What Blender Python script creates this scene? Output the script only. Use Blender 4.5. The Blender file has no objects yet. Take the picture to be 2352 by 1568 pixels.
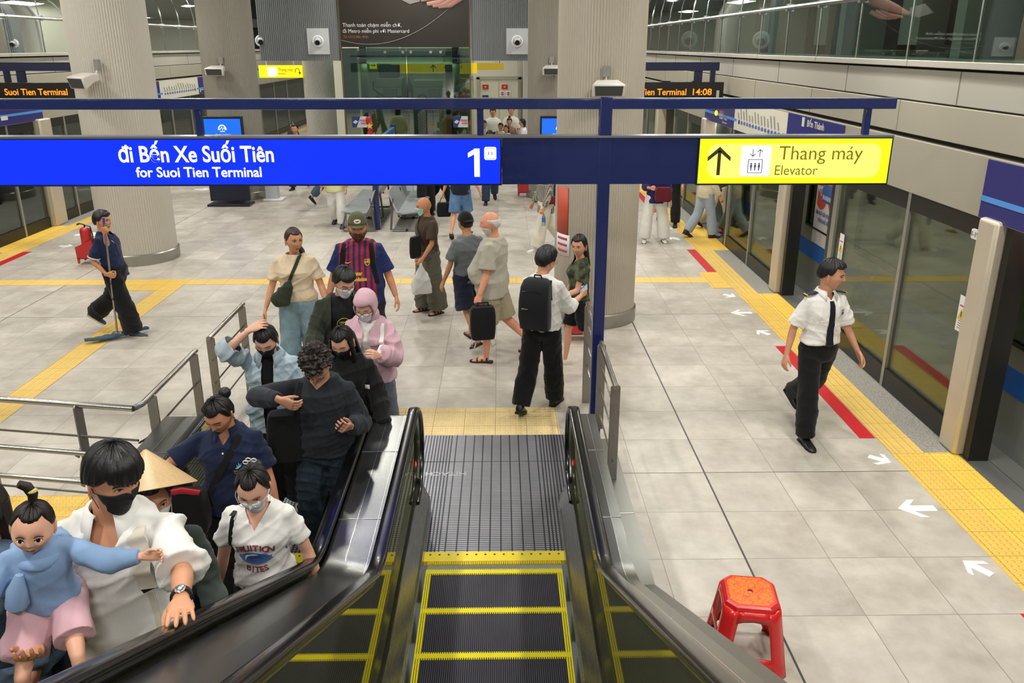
import bpy, bmesh, math, random
import numpy as np
from mathutils import Vector, Matrix, Euler
from mathutils.bvhtree import BVHTree
random.seed(7); rng = np.random.default_rng(7)
S = bpy.context.scene
COL = S.collection
PI = math.pi
R = math.radians

# ---------------------------------------------------------------- camera
cam_d = bpy.data.cameras.new('camera'); cam = bpy.data.objects.new('camera', cam_d); COL.objects.link(cam)
S.camera = cam
PITCH, YAW = .3148, .0145
fw = Vector((math.sin(YAW)*math.cos(PITCH), math.cos(YAW)*math.cos(PITCH), -math.sin(PITCH)))
rt = Vector((math.cos(YAW), -math.sin(YAW), 0)); up = rt.cross(fw)
mw = Matrix((rt, up, -fw)).transposed().to_4x4(); mw.translation = (0, 0, 3.4875)
cam.matrix_world = mw
cam_d.sensor_width = 36; cam_d.sensor_fit = 'HORIZONTAL'
cam_d.lens = 1817.15/2352*36
cam_d.shift_y = -(784-696.2)/2352
cam_d.clip_start = .05; cam_d.clip_end = 200

# ---------------------------------------------------------------- world, view, ceiling lamps, added fill lamps
w = bpy.data.worlds.new('world'); S.world = w; w.use_nodes = True
w.node_tree.nodes['Background'].inputs[0].default_value = (.72, .78, .80, 1)
w.node_tree.nodes['Background'].inputs[1].default_value = .28
S.view_settings.view_transform = 'Standard'; S.view_settings.look = 'None'
S.view_settings.gamma = 1; S.view_settings.use_curve_mapping = False
S.view_settings.exposure = -0.14

def area(x, y, z, sx, sy, power, col=(1, .97, .90), rot=(0, 0, 0)):
    d = bpy.data.lights.new('ceiling_and_fill_lamp', 'AREA'); d.shape = 'RECTANGLE'; d.size = sx; d.size_y = sy
    d.energy = power; d.color = col
    o = bpy.data.objects.new('ceiling_and_fill_lamp', d); COL.objects.link(o); o.location = (x, y, z); o.rotation_euler = rot
    return o
for yy in (1.2, 5.6, 10.4, 15.2, 20.0, 25.0, 31.0, 38.0):
    for xx in (-7.6, -2.5, 2.7):
        area(xx, yy, 6.1, .28, .7, 132)
for yy in (3.0, 8.0, 13.0, 18.0, 23.0):
    area(3.2, yy, 4.6, .3, 1.2, 38, (1, .93, .80))
    area(-8.2, yy, 4.6, .3, 1.2, 33, (1, .93, .80))
for yy in (4.9, 7.9, 10.2, 13.0, 15.0, 18.0): area(4.45, yy, 2.07, .08, 2.2, 9, (1, .97, .88), (0, R(14), 0))  # fill lamps added behind the fascia to brighten the train side
area(.2, -2.5, 6.0, 1.6, .8, 140, (1, .97, .93), (R(35), 0, 0))

# ---------------------------------------------------------------- node material helpers
def lin(c):
    if isinstance(c, str):
        c = c.lstrip('#'); c = tuple(int(c[i:i+2], 16)/255 for i in (0, 2, 4))
    return tuple((v/12.92 if v <= .04045 else ((v+.055)/1.055)**2.4) for v in c[:3]) + (1,)
_M = {}
class NT:
    def __init__(s, name):
        s.m = bpy.data.materials.new(name); s.m.use_nodes = True; s.t = s.m.node_tree
        s.b = s.t.nodes['Principled BSDF']; s.out = s.t.nodes['Material Output']
    def n(s, typ, **kw):
        nd = s.t.nodes.new(typ)
        for k, v in kw.items():
            if k.startswith('i_'): nd.inputs[int(k[2:])].default_value = v
            else: setattr(nd, k, v)
        return nd
    def l(s, a, b): s.t.links.new(a, b)
    def math(s, op, a, b=None, c=None, clamp=False):
        nd = s.t.nodes.new('ShaderNodeMath'); nd.operation = op; nd.use_clamp = clamp
        for i, v in enumerate((a, b, c)):
            if v is None: continue
            if isinstance(v, (int, float)): nd.inputs[i].default_value = v
            else: s.l(v, nd.inputs[i])
        return nd.outputs[0]
    def coords(s, kind='Object'):
        tc = s.n('ShaderNodeTexCoord'); sp = s.n('ShaderNodeSeparateXYZ'); s.l(tc.outputs[kind], sp.inputs[0])
        return tc.outputs[kind], sp.outputs[0], sp.outputs[1], sp.outputs[2]
    def world(s):
        g = s.n('ShaderNodeNewGeometry'); sp = s.n('ShaderNodeSeparateXYZ'); s.l(g.outputs['Position'], sp.inputs[0])
        return g.outputs['Position'], sp.outputs[0], sp.outputs[1], sp.outputs[2]
    def mix(s, f, a, b):
        nd = s.n('ShaderNodeMix'); nd.data_type = 'RGBA'
        for sock, v in ((nd.inputs[0], f), (nd.inputs[6], a), (nd.inputs[7], b)):
            if isinstance(v, (int, float, tuple)): sock.default_value = v
            else: s.l(v, sock)
        return nd.outputs[2]
    def noise(s, scale, detail=3, vec=None, rough=.5):
        nd = s.n('ShaderNodeTexNoise'); nd.inputs['Scale'].default_value = scale; nd.inputs['Detail'].default_value = detail
        nd.inputs['Roughness'].default_value = rough
        if vec is not None: s.l(vec, nd.inputs['Vector'])
        return nd.outputs['Fac']
    def bump(s, h, strength=.3, dist=.01):
        nd = s.n('ShaderNodeBump'); nd.inputs['Strength'].default_value = strength; nd.inputs['Distance'].default_value = dist
        s.l(h, nd.inputs['Height']); s.l(nd.outputs[0], s.b.inputs['Normal'])
    def set(s, rough=.5, metal=0, spec=.5, col=None):
        s.b.inputs['Roughness'].default_value = rough; s.b.inputs['Metallic'].default_value = metal
        s.b.inputs['Specular IOR Level'].default_value = spec
        if col is not None: s.b.inputs['Base Color'].default_value = col
        return s.m
def M(name, col, rough=.5, metal=0, spec=.5, var=.06, vs=3., coat=0):
    """plain procedural material: colour with a little noise in tone and gloss"""
    k = (name,)
    if k in _M: return _M[k]
    t = NT(name); c = lin(col); t.set(rough, metal, spec)
    v, x, y, z = t.coords()
    f = t.noise(vs, 4, v)
    a = tuple(min(1, q*(1-var)) for q in c[:3])+(1,); b = tuple(min(1, q*(1+var)) for q in c[:3])+(1,)
    t.l(t.mix(f, a, b), t.b.inputs['Base Color'])
    t.l(t.math('MULTIPLY_ADD', f, .12, rough-.06, True), t.b.inputs['Roughness'])
    if coat: t.b.inputs['Coat Weight'].default_value = coat
    _M[k] = t.m; return t.m
def EM(name, col, strength=1.):
    k = (name,)
    if k in _M: return _M[k]
    t = NT(name); c = lin(col); t.set(.35, 0, .4, (c[0]*.2, c[1]*.2, c[2]*.2, 1))
    t.b.inputs['Emission Color'].default_value = c; t.b.inputs['Emission Strength'].default_value = strength
    _M[k] = t.m; return t.m
def GLASS(name, tint, transp=.7, rough=.03, fk=.8):
    """clear pane: mostly see-through, glossy reflection on top, slight body tint"""
    k = (name,)
    if k in _M: return _M[k]
    t = NT(name); tr = t.n('ShaderNodeBsdfTransparent'); gl = t.n('ShaderNodeBsdfGlossy'); mx = t.n('ShaderNodeMixShader')
    c = lin(tint); tr.inputs[0].default_value = c; gl.inputs[0].default_value = (.9, .95, .92, 1); gl.inputs['Roughness'].default_value = rough
    lw = t.n('ShaderNodeLayerWeight'); lw.inputs[0].default_value = .25
    f = t.math('MULTIPLY_ADD', lw.outputs['Fresnel'], fk, 1-transp, True)
    t.l(f, mx.inputs[0]); t.l(tr.outputs[0], mx.inputs[1]); t.l(gl.outputs[0], mx.inputs[2]); t.l(mx.outputs[0], t.out.inputs[0])
    _M[k] = t.m; return t.m

# ---------------------------------------------------------------- mesh builder
class MB:
    def __init__(s): s.v = []; s.f = []; s.m = []
    def add(s, vs, fs, mi=0):
        o = len(s.v); s.v += [tuple(p) for p in vs]; s.f += [tuple(i+o for i in f) for f in fs]; s.m += [mi]*len(fs); return s
    def box(s, x0, x1, y0, y1, z0, z1, mi=0):
        return s.add([(x0,y0,z0),(x1,y0,z0),(x1,y1,z0),(x0,y1,z0),(x0,y0,z1),(x1,y0,z1),(x1,y1,z1),(x0,y1,z1)],
            [(0,3,2,1),(4,5,6,7),(0,1,5,4),(1,2,6,5),(2,3,7,6),(3,0,4,7)], mi)
    def loft(s, rings, mi=0, cap=True, close=True):
        n = len(rings[0]); vs = [p for r in rings for p in r]; fs = []
        for i in range(len(rings)-1):
            for j in range(n if close else n-1):
                a = i*n+j; b = i*n+(j+1) % n; fs.append((a, b, b+n, a+n))
        if cap and close: fs.append(tuple(range(n-1, -1, -1))); fs.append(tuple(range((len(rings)-1)*n, len(rings)*n)))
        return s.add(vs, fs, mi)
    def tube(s, pts, r, n=12, mi=0, flat=None, upv=None, closed=False):
        """sweep a round (or flat) section along a path; r number or list"""
        pts = [Vector(p) for p in pts]; k = len(pts)
        rs = r if isinstance(r, list) else [r]*k
        rings = []; prev = None
        for i, p in enumerate(pts):
            if closed: t = pts[(i+1) % k]-pts[i-1]
            else: t = pts[min(i+1, k-1)]-pts[max(i-1, 0)]
            if t.length < 1e-9: t = Vector((0, 0, 1))
            t.normalize()
            if upv is not None: a = Vector(upv); a = (a-t*a.dot(t)).normalized()
            elif prev is None:
                a = Vector((0, 0, 1)) if abs(t.z) < .9 else Vector((1, 0, 0)); a = (a-t*a.dot(t)).normalized()
            else:
                a = prev-t*prev.dot(t)
                if a.length < 1e-6: a = Vector((1, 0, 0))-t*t.x
                a.normalize()
            prev = a; b = t.cross(a); q = rs[i]
            ra, rb = (q, q) if not isinstance(q, tuple) else q
            rings.append([p+a*math.cos(2*PI*j/n)*ra+b*math.sin(2*PI*j/n)*rb for j in range(n)])
        if closed:
            rings.append(rings[0]); return s.loft(rings, mi, cap=False)
        return s.loft(rings, mi)
    def cyl(s, p0, p1, r0, r1=None, n=16, mi=0):
        return s.tube([p0, p1], [r0, r0 if r1 is None else r1], n, mi)
    def ell(s, c, r, n=16, m=10, mi=0, M3=None):
        rings = []
        for i in range(1, m):
            a = PI*i/m; z = -math.cos(a); q = math.sin(a)
            ring = []
            for j in range(n):
                v = Vector((math.cos(2*PI*j/n)*q*r[0], math.sin(2*PI*j/n)*q*r[1], z*r[2]))
                if M3 is not None: v = M3 @ v
                ring.append(v+Vector(c))
            rings.append(ring)
        o = len(s.v); s.loft(rings, mi, cap=False)
        bot = Vector((0, 0, -r[2])); top = Vector((0, 0, r[2]))
        if M3 is not None: bot = M3 @ bot; top = M3 @ top
        s.v += [tuple(Vector(c)+bot), tuple(Vector(c)+top)]; b = len(s.v)-2; t = b+1; L = o+(m-2)*n
        for j in range(n):
            s.f.append((b, o+(j+1) % n, o+j)); s.f.append((t, L+j, L+(j+1) % n)); s.m += [mi, mi]
        return s
    def prism(s, poly, axis, a, b, mi=0):
        """extrude a 2D outline between a and b along axis ('x': poly is (y,z); 'y': (x,z); 'z': (x,y))"""
        def P(q, d): return {'x': (d, q[0], q[1]), 'y': (q[0], d, q[1]), 'z': (q[0], q[1], d)}[axis]
        return s.loft([[P(q, a) for q in poly], [P(q, b) for q in poly]], mi)
    def mesh(s, me2, mat4, mi=0):
        return s.add([mat4 @ v.co for v in me2.vertices], [tuple(p.vertices) for p in me2.polygons], mi)
    def build(s, name, mats, parent=None, smooth=True, bevel=0, ang=35, rec=True):
        me = bpy.data.meshes.new(name); me.from_pydata(s.v, [], s.f)
        if not isinstance(mats, (list, tuple)): mats = [mats]
        for m in mats: me.materials.append(m)
        if len(mats) > 1: me.polygons.foreach_set('material_index', s.m)
        if rec:
            bm = bmesh.new(); bm.from_mesh(me); bmesh.ops.recalc_face_normals(bm, faces=bm.faces); bm.to_mesh(me); bm.free()
        if smooth:
            me.polygons.foreach_set('use_smooth', [True]*len(me.polygons)); me.set_sharp_from_angle(angle=R(ang))
        me.update()
        o = bpy.data.objects.new(name, me); COL.objects.link(o)
        if parent is not None: o.parent = parent
        if bevel:
            b = o.modifiers.new('bevel', 'BEVEL'); b.width = bevel; b.segments = 2; b.limit_method = 'ANGLE'
        return o
def tag(o, label=None, cat=None, group=None, kind=None):
    if label: o['label'] = label
    if cat: o['category'] = cat
    if group: o['group'] = group
    if kind: o['kind'] = kind
    return o
def thing(name, label, cat, loc=(0, 0, 0), rz=0, group=None):
    o = bpy.data.objects.new(name, None); COL.objects.link(o); o.empty_display_size = .1
    o.location = loc; o.rotation_euler = (0, 0, rz)
    return tag(o, label, cat, group)
def struct(o): o['kind'] = 'structure'; return o
def copy_tree(o, parent=None):
    c = o.copy(); COL.objects.link(c)
    if parent is not None: c.parent = parent
    for ch in list(o.children): copy_tree(ch, c)
    return c

# ---------------------------------------------------------------- lettering
_TX = {}
def text_mesh(txt, bold=0., extrude=.0, align='LEFT', spacing=1.):
    k = (txt, bold, extrude, align, spacing)
    if k in _TX: return _TX[k]
    c = bpy.data.curves.new('lettering', 'FONT'); c.body = txt; c.size = 1; c.offset = bold; c.extrude = extrude
    c.align_x = align; c.resolution_u = 4; c.space_character = spacing
    o = bpy.data.objects.new('lettering', c); COL.objects.link(o)
    dg = bpy.context.evaluated_depsgraph_get(); dg.update()
    me = bpy.data.meshes.new_from_object(o.evaluated_get(dg)); bpy.data.objects.remove(o); bpy.data.curves.remove(c)
    _TX[k] = me; return me
def frame4(org, right, upv, sx=1, sy=1):
    r = Vector(right).normalized(); u = Vector(upv).normalized(); n = r.cross(u)
    m = Matrix((r*sx, u*sy, n)).transposed().to_4x4(); m.translation = Vector(org); return m
def letters(mb, txt, org, right, upv, size, bold=0., mi=0, align='LEFT', sx=1., depth=.0015, spacing=1.):
    me = text_mesh(txt, bold, depth/2, align, spacing)
    mb.mesh(me, frame4(org, right, upv, size*sx, size), mi); return mb
# ================================================================ SETTING
XL, XR = -9.1, 4.13
# --- floor with 0.6 m tiles, laid out with the landings of the escalators cut out
def floor_mat():
    t = NT('floor_tile'); v, x, y, z = t.world()
    gx = t.math('FRACT', t.math('DIVIDE', t.math('ADD', x, .0604+60), .6))
    gy = t.math('FRACT', t.math('DIVIDE', t.math('ADD', y, -.589+60), .6))
    ex = t.math('MINIMUM', gx, t.math('SUBTRACT', 1, gx)); ey = t.math('MINIMUM', gy, t.math('SUBTRACT', 1, gy))
    e = t.math('MINIMUM', ex, ey)
    j = t.math('LESS_THAN', e, .0042)
    ix = t.math('FLOOR', t.math('DIVIDE', t.math('ADD', x, .0604+60), .6)); iy = t.math('FLOOR', t.math('DIVIDE', t.math('ADD', y, -.589+60), .6))
    cb = t.n('ShaderNodeCombineXYZ'); t.l(ix, cb.inputs[0]); t.l(iy, cb.inputs[1])
    wn = t.n('ShaderNodeTexWhiteNoise'); t.l(cb.outputs[0], wn.inputs['Vector'])
    off = t.n('ShaderNodeVectorMath', operation='SCALE'); t.l(wn.outputs['Color'], off.inputs[0]); off.inputs[3].default_value = 7
    ad = t.n('ShaderNodeVectorMath', operation='ADD'); t.l(v, ad.inputs[0]); t.l(off.outputs[0], ad.inputs[1])
    n1 = t.noise(2.2, 6, ad.outputs[0], .62); n2 = t.noise(9, 3, ad.outputs[0])
    r = t.n('ShaderNodeValToRGB'); t.l(t.math('MULTIPLY_ADD', n2, .25, t.math('MULTIPLY', n1, .75)), r.inputs[0])
    r.color_ramp.elements[0].position = .32; r.color_ramp.elements[0].color = lin('a9a196')
    r.color_ramp.elements[1].position = .68; r.color_ramp.elements[1].color = lin('cfc9bf')
    tone = t.math('MULTIPLY_ADD', wn.outputs['Value'], .10, .92)
    hs = t.n('ShaderNodeHueSaturation'); t.l(r.outputs[0], hs.inputs['Color']); t.l(tone, hs.inputs['Value'])
    # the wide expansion joints
    def near(s, q, wd): return t.math('LESS_THAN', t.math('ABSOLUTE', t.math('SUBTRACT', s, q)), wd)
    jj = t.math('MAXIMUM', near(x, 1.7396, .0075), near(x, -6.66, .006))
    jj = t.math('MAXIMUM', jj, t.math('MAXIMUM', near(y, 5.989, .0042), near(y, 10.19, .0042)))
    c1 = t.mix(j, hs.outputs[0], lin('877f74')); c2 = t.mix(jj, c1, lin('3a3638'))
    t.l(c2, t.b.inputs['Base Color'])
    t.l(t.math('MULTIPLY_ADD', n1, .22, .27), t.b.inputs['Roughness'])
    t.bump(t.math('SUBTRACT', 1, t.math('MAXIMUM', j, jj)), .25, .002)
    t.b.inputs['Specular IOR Level'].default_value = .45
    return t.m
MT_FLOOR = floor_mat()
f = MB()
f.box(XL-.02, -2.26, -2, 46, -.2, 0); f.box(.97, 4.10, -2, 46, -.2, 0); f.box(-2.26, .97, 6.70, 31, -.2, 0)
f.box(.74, .97, 5.3, 6.70, -.2, 0)
struct(f.build('floor', MT_FLOOR, smooth=False))

def tact_mat(name, kind, col='d9b45c'):
    t = NT(name); v, x, y, z = t.world()
    def fr(s, p, o=0.): return t.math('SUBTRACT', t.math('FRACT', t.math('DIVIDE', t.math('ADD', s, 60+o), p)), .5)
    if kind == 'dots':
        a = fr(x, .05); b = fr(y, .05)
        d = t.math('SQRT', t.math('ADD', t.math('MULTIPLY', a, a), t.math('MULTIPLY', b, b)))
        h = t.math('SUBTRACT', .36, d, clamp=True)
        h = t.math('MULTIPLY', h, 6, clamp=True)
    else:
        a = fr(x if kind == 'barsy' else y, .075); h = t.math('MULTIPLY', t.math('SUBTRACT', .27, t.math('ABSOLUTE', a)), 12, clamp=True)
    jx = t.math('ABSOLUTE', fr(x, .3, .0604+.15)); jy = t.math('ABSOLUTE', fr(y, .3, -.589+.15+.0005))
    j = t.math('LESS_THAN', t.math('MINIMUM', jx, jy), .006)
    n = t.noise(14, 4, v)
    base = t.mix(n, lin(col), tuple(min(1, q*1.28) for q in lin(col)[:3])+(1,))
    c = t.mix(t.math('MULTIPLY', h, .45), base, tuple(min(1, q*1.25) for q in lin(col)[:3])+(1,))
    t.l(t.mix(j, c, lin('8a7444')), t.b.inputs['Base Color']); t.set(.55, 0, .4)
    t.bump(h, .9, .006)
    return t.m
MT_DOT = tact_mat('tactile_dots', 'dots', 'd8b254'); MT_BY = tact_mat('tactile_bars_long', 'barsy', 'cfae5e'); MT_BX = tact_mat('tactile_bars_cross', 'barsx', 'd6b563')
MT_DOTL = tact_mat('tactile_dots_pale', 'dots', 'dcc48e'); MT_PAD = tact_mat('tactile_pad', 'dots', 'e3bb4e')
def granite():
    t = NT('granite'); v, x, y, z = t.world(); n = t.noise(90, 5, v, .8)
    r = t.n('ShaderNodeValToRGB'); t.l(n, r.inputs[0]); r.color_ramp.elements[0].position = .38; r.color_ramp.elements[0].color = lin('5d5c58')
    r.color_ramp.elements[1].position = .62; r.color_ramp.elements[1].color = lin('b9b6ae'); t.l(r.outputs[0], t.b.inputs['Base Color']); t.set(.45); return t.m
MT_GRAN = granite()
def slab(name, x0, x1, y0, y1, mat, h=.004, z=0.):
    return struct(MB().box(x0, x1, y0, y1, z-.002, z+h).build(name, mat, smooth=False))
k = 1
def trim(x0, x1, y0, y1, mat, h=.004):
    global k; slab('trim_%d' % k, x0, x1, y0, y1, mat, h); k += 1
# right platform edge
pads = [(4.05, 6.30), (8.90, 11.11), (13.72, 15.92), (18.5, 20.7), (23.3, 25.5), (-.8, 1.45)]
ys = [(-2, -.8), (1.45, 4.05), (6.30, 8.90), (11.11, 13.72), (15.92, 18.5), (20.7, 23.3), (25.5, 46)]
for a, b in pads:
    trim(3.80, 4.09, a, b, MT_PAD); trim(3.50, 3.80, a, b, MT_DOT)
    trim(-9.09, -8.80, a, b, MT_PAD); trim(-8.80, -8.50, a, b, MT_DOT)
for a, b in ys:
    trim(3.80, 4.09, a, b, MT_GRAN, .002); trim(3.50, 3.80, a, b, MT_BY)
    trim(-9.09, -8.80, a, b, MT_GRAN, .002); trim(-8.80, -8.50, a, b, MT_BY)
# guiding paths across and along the platform
trim(-4.87, 3.20, 11.70, 11.99, MT_BX); trim(-8.50, -5.46, 11.70, 11.99, MT_BX)
trim(3.20, 3.50, 11.39, 12.28, MT_DOT); trim(-5.46, -4.87, 11.40, 11.99, MT_DOT); trim(-5.76, -5.46, 11.40, 11.70, MT_DOT)
trim(-5.17, -4.87, 5.7, 11.40, MT_BY)
trim(-1.18, .55, 6.70, 7.29, MT_DOTL); trim(-1.56, -1.24, 6.70, 7.29, MT_DOTL)
trim(-4.87, -2.62, 5.10, 5.70, MT_DOT)
trim(-8.50, -5.17, 5.10, 5.40, MT_BX)
# metal sill under the screen doors
MT_SILL = M('sill_metal', '9a9c99', .42, .75)
for (a, b) in ((4.09, 4.30), (4.31, 4.52)): trim(a, b, -2, 46, MT_SILL, .001)
for (a, b) in ((-9.30, -9.09), (-9.52, -9.31)): trim(a, b, -2, 46, MT_SILL, .001)

# floor markings: red lines and white arrows
MT_RED = M('red_line', 'c8202a', .35); MT_WH = M('white_vinyl', 'f2f3f4', .5)
reds = [(3.342, 3.492, 6.59, 8.967, 'red line on the floor beside the walking guard'),
        (3.342, 3.492, 12.293, 13.767, 'red line on the floor beyond the thick round column'),
        (3.342, 3.492, 2.4, 4.187, 'red line at the right edge, nearest to the red stool'),
        (3.342, 3.492, 17.1, 19.6, 'red line farthest along the right platform edge'),
        (-8.49, -8.34, 12.3, 13.79, 'red line at the left platform edge left of the extinguisher'),]
for a, b, c, d, lb in reds: tag(MB().box(a, b, c, d, -.001, .003).build('floor_line', MT_RED, smooth=False), lb, 'floor line', 'red floor lines')
def arrow(cx, cy, L, W, ang, lb, grp='arrow markings by the doors'):
    p = [(0, .5), (.42, .06), (.42, -.14), (.13, .13), (.13, -.5), (-.13, -.5), (-.13, .13), (-.42, -.14), (-.42, .06)]
    o = MB().prism([(q[0]*W, q[1]*L) for q in p], 'z', -.001, .004).build('floor_arrow', MT_WH, smooth=False)
    o.location = (cx, cy, 0); o.rotation_euler = (0, 0, ang); tag(o, lb, 'floor arrow', grp)
arrow(3.35, 6.19, .19, .26, R(-128), 'small white arrow on the tile beyond the big arrow, right of the escalators')
arrow(3.285, 5.41, .30, .30, R(90), 'large white arrow pointing left, nearest to the camera')
arrow(3.335, 4.66, .20, .26, R(35), 'small white arrow nearest to the red stool')
arrow(3.35, 11.02, .19, .26, R(-128), 'small white arrow farthest of the three beyond the guard')
arrow(3.29, 10.23, .30, .30, R(90), 'large white arrow beyond the guard')
arrow(3.345, 9.45, .20, .26, R(35), 'small white arrow just beyond the guard, at the red line')
arrow(3.30, 14.62, .26, .26, R(35), 'white arrow beside the feet of the walker in light jeans')
arrow(3.29, 15.5, .30, .30, R(90), 'faint white arrow beyond the white wide trousers')
arrow(-8.0, 15.1, .5, .5, R(-90), 'large white arrow left of the red extinguisher')
arrow(-7.95, 14.2, .25, .3, R(-90), 'small white arrow left of the red extinguisher')
arrow(-7.6, 20.2, .4, .4, R(-90), 'faint white arrow on the floor behind the left column')

# --- glazed screen walls on both platform edges
MT_PG = GLASS('screen_glass', 'c9cdbd', .93, .03, .55); MT_PG2 = GLASS('screen_glass_left', 'a4aeac', .9, .03, .6)
MT_DARK = M('dark_frame', '23241f', .35, .3); MT_MUL = M('mullion', 'a5a59e', .35, .7)
MT_POST = M('cream_post', 'c9bfac', .38, .35); MT_PAN = M('fascia_panel', 'aaa697', .45, .25, vs=.8); MT_PAN2 = M('fascia_panel_pale', 'b8b6ad', .4, .3, vs=.8)
MT_SHADOWGAP = M('gap_black', '1d1b18', .8)
def bay(side, y0, y1, muls, label, thin=()):
    """one glazed bay of the screen wall: panes, mullions, dark kick plate and dark head band"""
    x = XR if side > 0 else XL
    t = thing('screen_wall_bay', label, 'glass screen', (x, (y0+y1)/2, 0), 0, 'glazed bays of the platform screen')
    def P(mb, nm, mt):
        o = mb.build(nm, mt, None, smooth=False); o.data.transform(Matrix.Translation((-x, -(y0+y1)/2, 0))); o.parent = t; return o
    e = [y0]+sorted(muls)+[y1]
    for a, b in zip(e[:-1], e[1:]):
        P(MB().box(x-.006, x+.006, a+.02, b-.02, .20, 1.93), 'glass_pane', MT_PG if side > 0 else MT_PG2)
    P(MB().box(x-.03, x+.03, y0, y1, .0, .21), 'kick_plate', MT_DARK)
    P(MB().box(x-.03, x+.03, y0, y1, 1.92, 2.09), 'head_band', MT_DARK)
    for m in e:
        wd = .016 if m in thin else .028
        P(MB().box(x-.035, x+.035, m-wd, m+wd, .0, 2.09), 'mullion', MT_MUL)
bay(1, 6.52, 9.50, (7.8,), 'glazed bay of the platform screen right of the guard', )
bay(1, 11.42, 14.05, (12.72,), 'glazed bay beyond the open door, under the yellow sign')
bay(1, 1.7, 4.6, (3.2,), 'glazed bay nearest the camera on the right')
bay(1, 16.2, 19.0, (17.6,), 'far glazed bay beyond the walker in light jeans')
bay(1, 21.1, 24.2, (22.6,), 'farthest glazed bay on the right platform edge')
lb_l = ['glazed bay of the left screen wall at the left picture edge', 'glazed bay left of the round left column', 'glazed bay behind the left column',
        'glazed bay of the left screen between the two left columns', 'far left glazed bay below the elevator sign', 'farthest glazed bay of the left screen wall']
for i, (a, b, ms) in enumerate([(8.5, 13.0, (10.7,)), (13.05, 15.84, (14.93,)), (16.32, 20.6, (16.95, 18.8)), (21.0, 25.4, (22.6, 24.0)), (25.8, 30.9, (27.5, 29.2)), (31.0, 38.0, (33., 35.))]):
    bay(-1, a, b, ms, lb_l[i])
def post(x, y, lb, w=.26):
    o = MB().box(x-.10, x+.16, y-w/2, y+w/2, 0, 2.12).build('screen_post', MT_POST, bevel=.03)
    tag(o, lb, 'post', 'posts of the screen walls')
post(XR, 6.38, 'cream post of the screen wall, nearest on the right'); post(XR, 11.26, 'cream post between open door and glass, behind the guard')
post(XR, 16.05, 'cream post right of the walkers in white trousers'); post(XR, 20.9, 'cream post far down the right screen wall')
for y, lb in ((16.08, 'cream post left of the thick left column'), (20.8, 'cream post just right of the left column'), (25.6, 'cream post far back under the yellow elevator sign')):
    post(XL-.03, y, lb, .42)
# open door leaves folded back beside the openings
for y, lb in ((9.56, 'open screen door edge behind the guard'), (4.66, 'open screen door edge at the right picture edge'), (14.1, 'open screen door edge behind the walkers')):
    t = thing('door_leaf_edge', lb, 'door edge', (XR, y, 0), 0, 'open screen door edges')
    MB().box(-.03, .03, -.03, .03, 0, 2.09).build('edge_frame', MT_MUL, t, smooth=False)
    MB().box(-.03, .05, .03, .12, 0, 2.09).build('rubber_edge', MT_DARK, t, smooth=False)
for y, lb in ((6.24, 'black rubber door edge beside the nearest cream post'), (11.10, 'black rubber door edge beside the cream post behind the guard')):
    tag(MB().box(XR-.02, XR+.16, y-.09, y-.01, 0, 2.09).build('door_seal', MT_DARK, smooth=False), lb, 'door edge', 'black door seals')

# --- fascia walls above the screens, ledge and groove
def wall(side):
    s = side; x = XR if s > 0 else XL
    m = MB(); nm = 'right' if s > 0 else 'left'
    def b(x0, x1, z0, z1, mi): 
        a, c = (x+x0*s, x+x1*s); m.box(min(a, c), max(a, c), -3, 46, z0, z1, mi)
    b(-.04, .9, 2.09, 2.60, 0); b(.05, .9, 2.60, 2.645, 2); b(-.02, .9, 2.645, 2.955, 0)
    b(.01, .9, 2.955, 2.97, 2); b(-.0, .9, 2.97, 3.265, 1); b(.04, .9, 3.265, 3.29, 2); b(-.06, .9, 3.29, 3.35, 1)
    o = m.build('wall_'+nm, [MT_PAN, MT_PAN2, MT_SHADOWGAP], smooth=False, bevel=.006); struct(o)
    g = MB()
    for i in range(19):
        y = 7.31-2.42*3+i*2.42
        g.box(x-.0065*s if s > 0 else x-.0035, x+.0035 if s > 0 else x+.0065, y-.004, y+.004, 2.97, 3.265)
        g.box(min(x-.063*s, x-.055*s), max(x-.063*s, x-.055*s), y+.9-.004, y+.9+.004, 3.29, 3.35)
        y2 = y+1.0
        g.box(min(x-.024*s, x), max(x-.024*s, x), y2-.004, y2+.004, 2.645, 2.955)
        g.box(min(x-.044*s, x), max(x-.044*s, x), y2+.06-.004, y2+.06+.004, 2.09, 2.60)
    struct(g.build('trim_joints_'+nm, M('panel_joint', '7b776c', .7), smooth=False))
wall(1); wall(-1)

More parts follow.
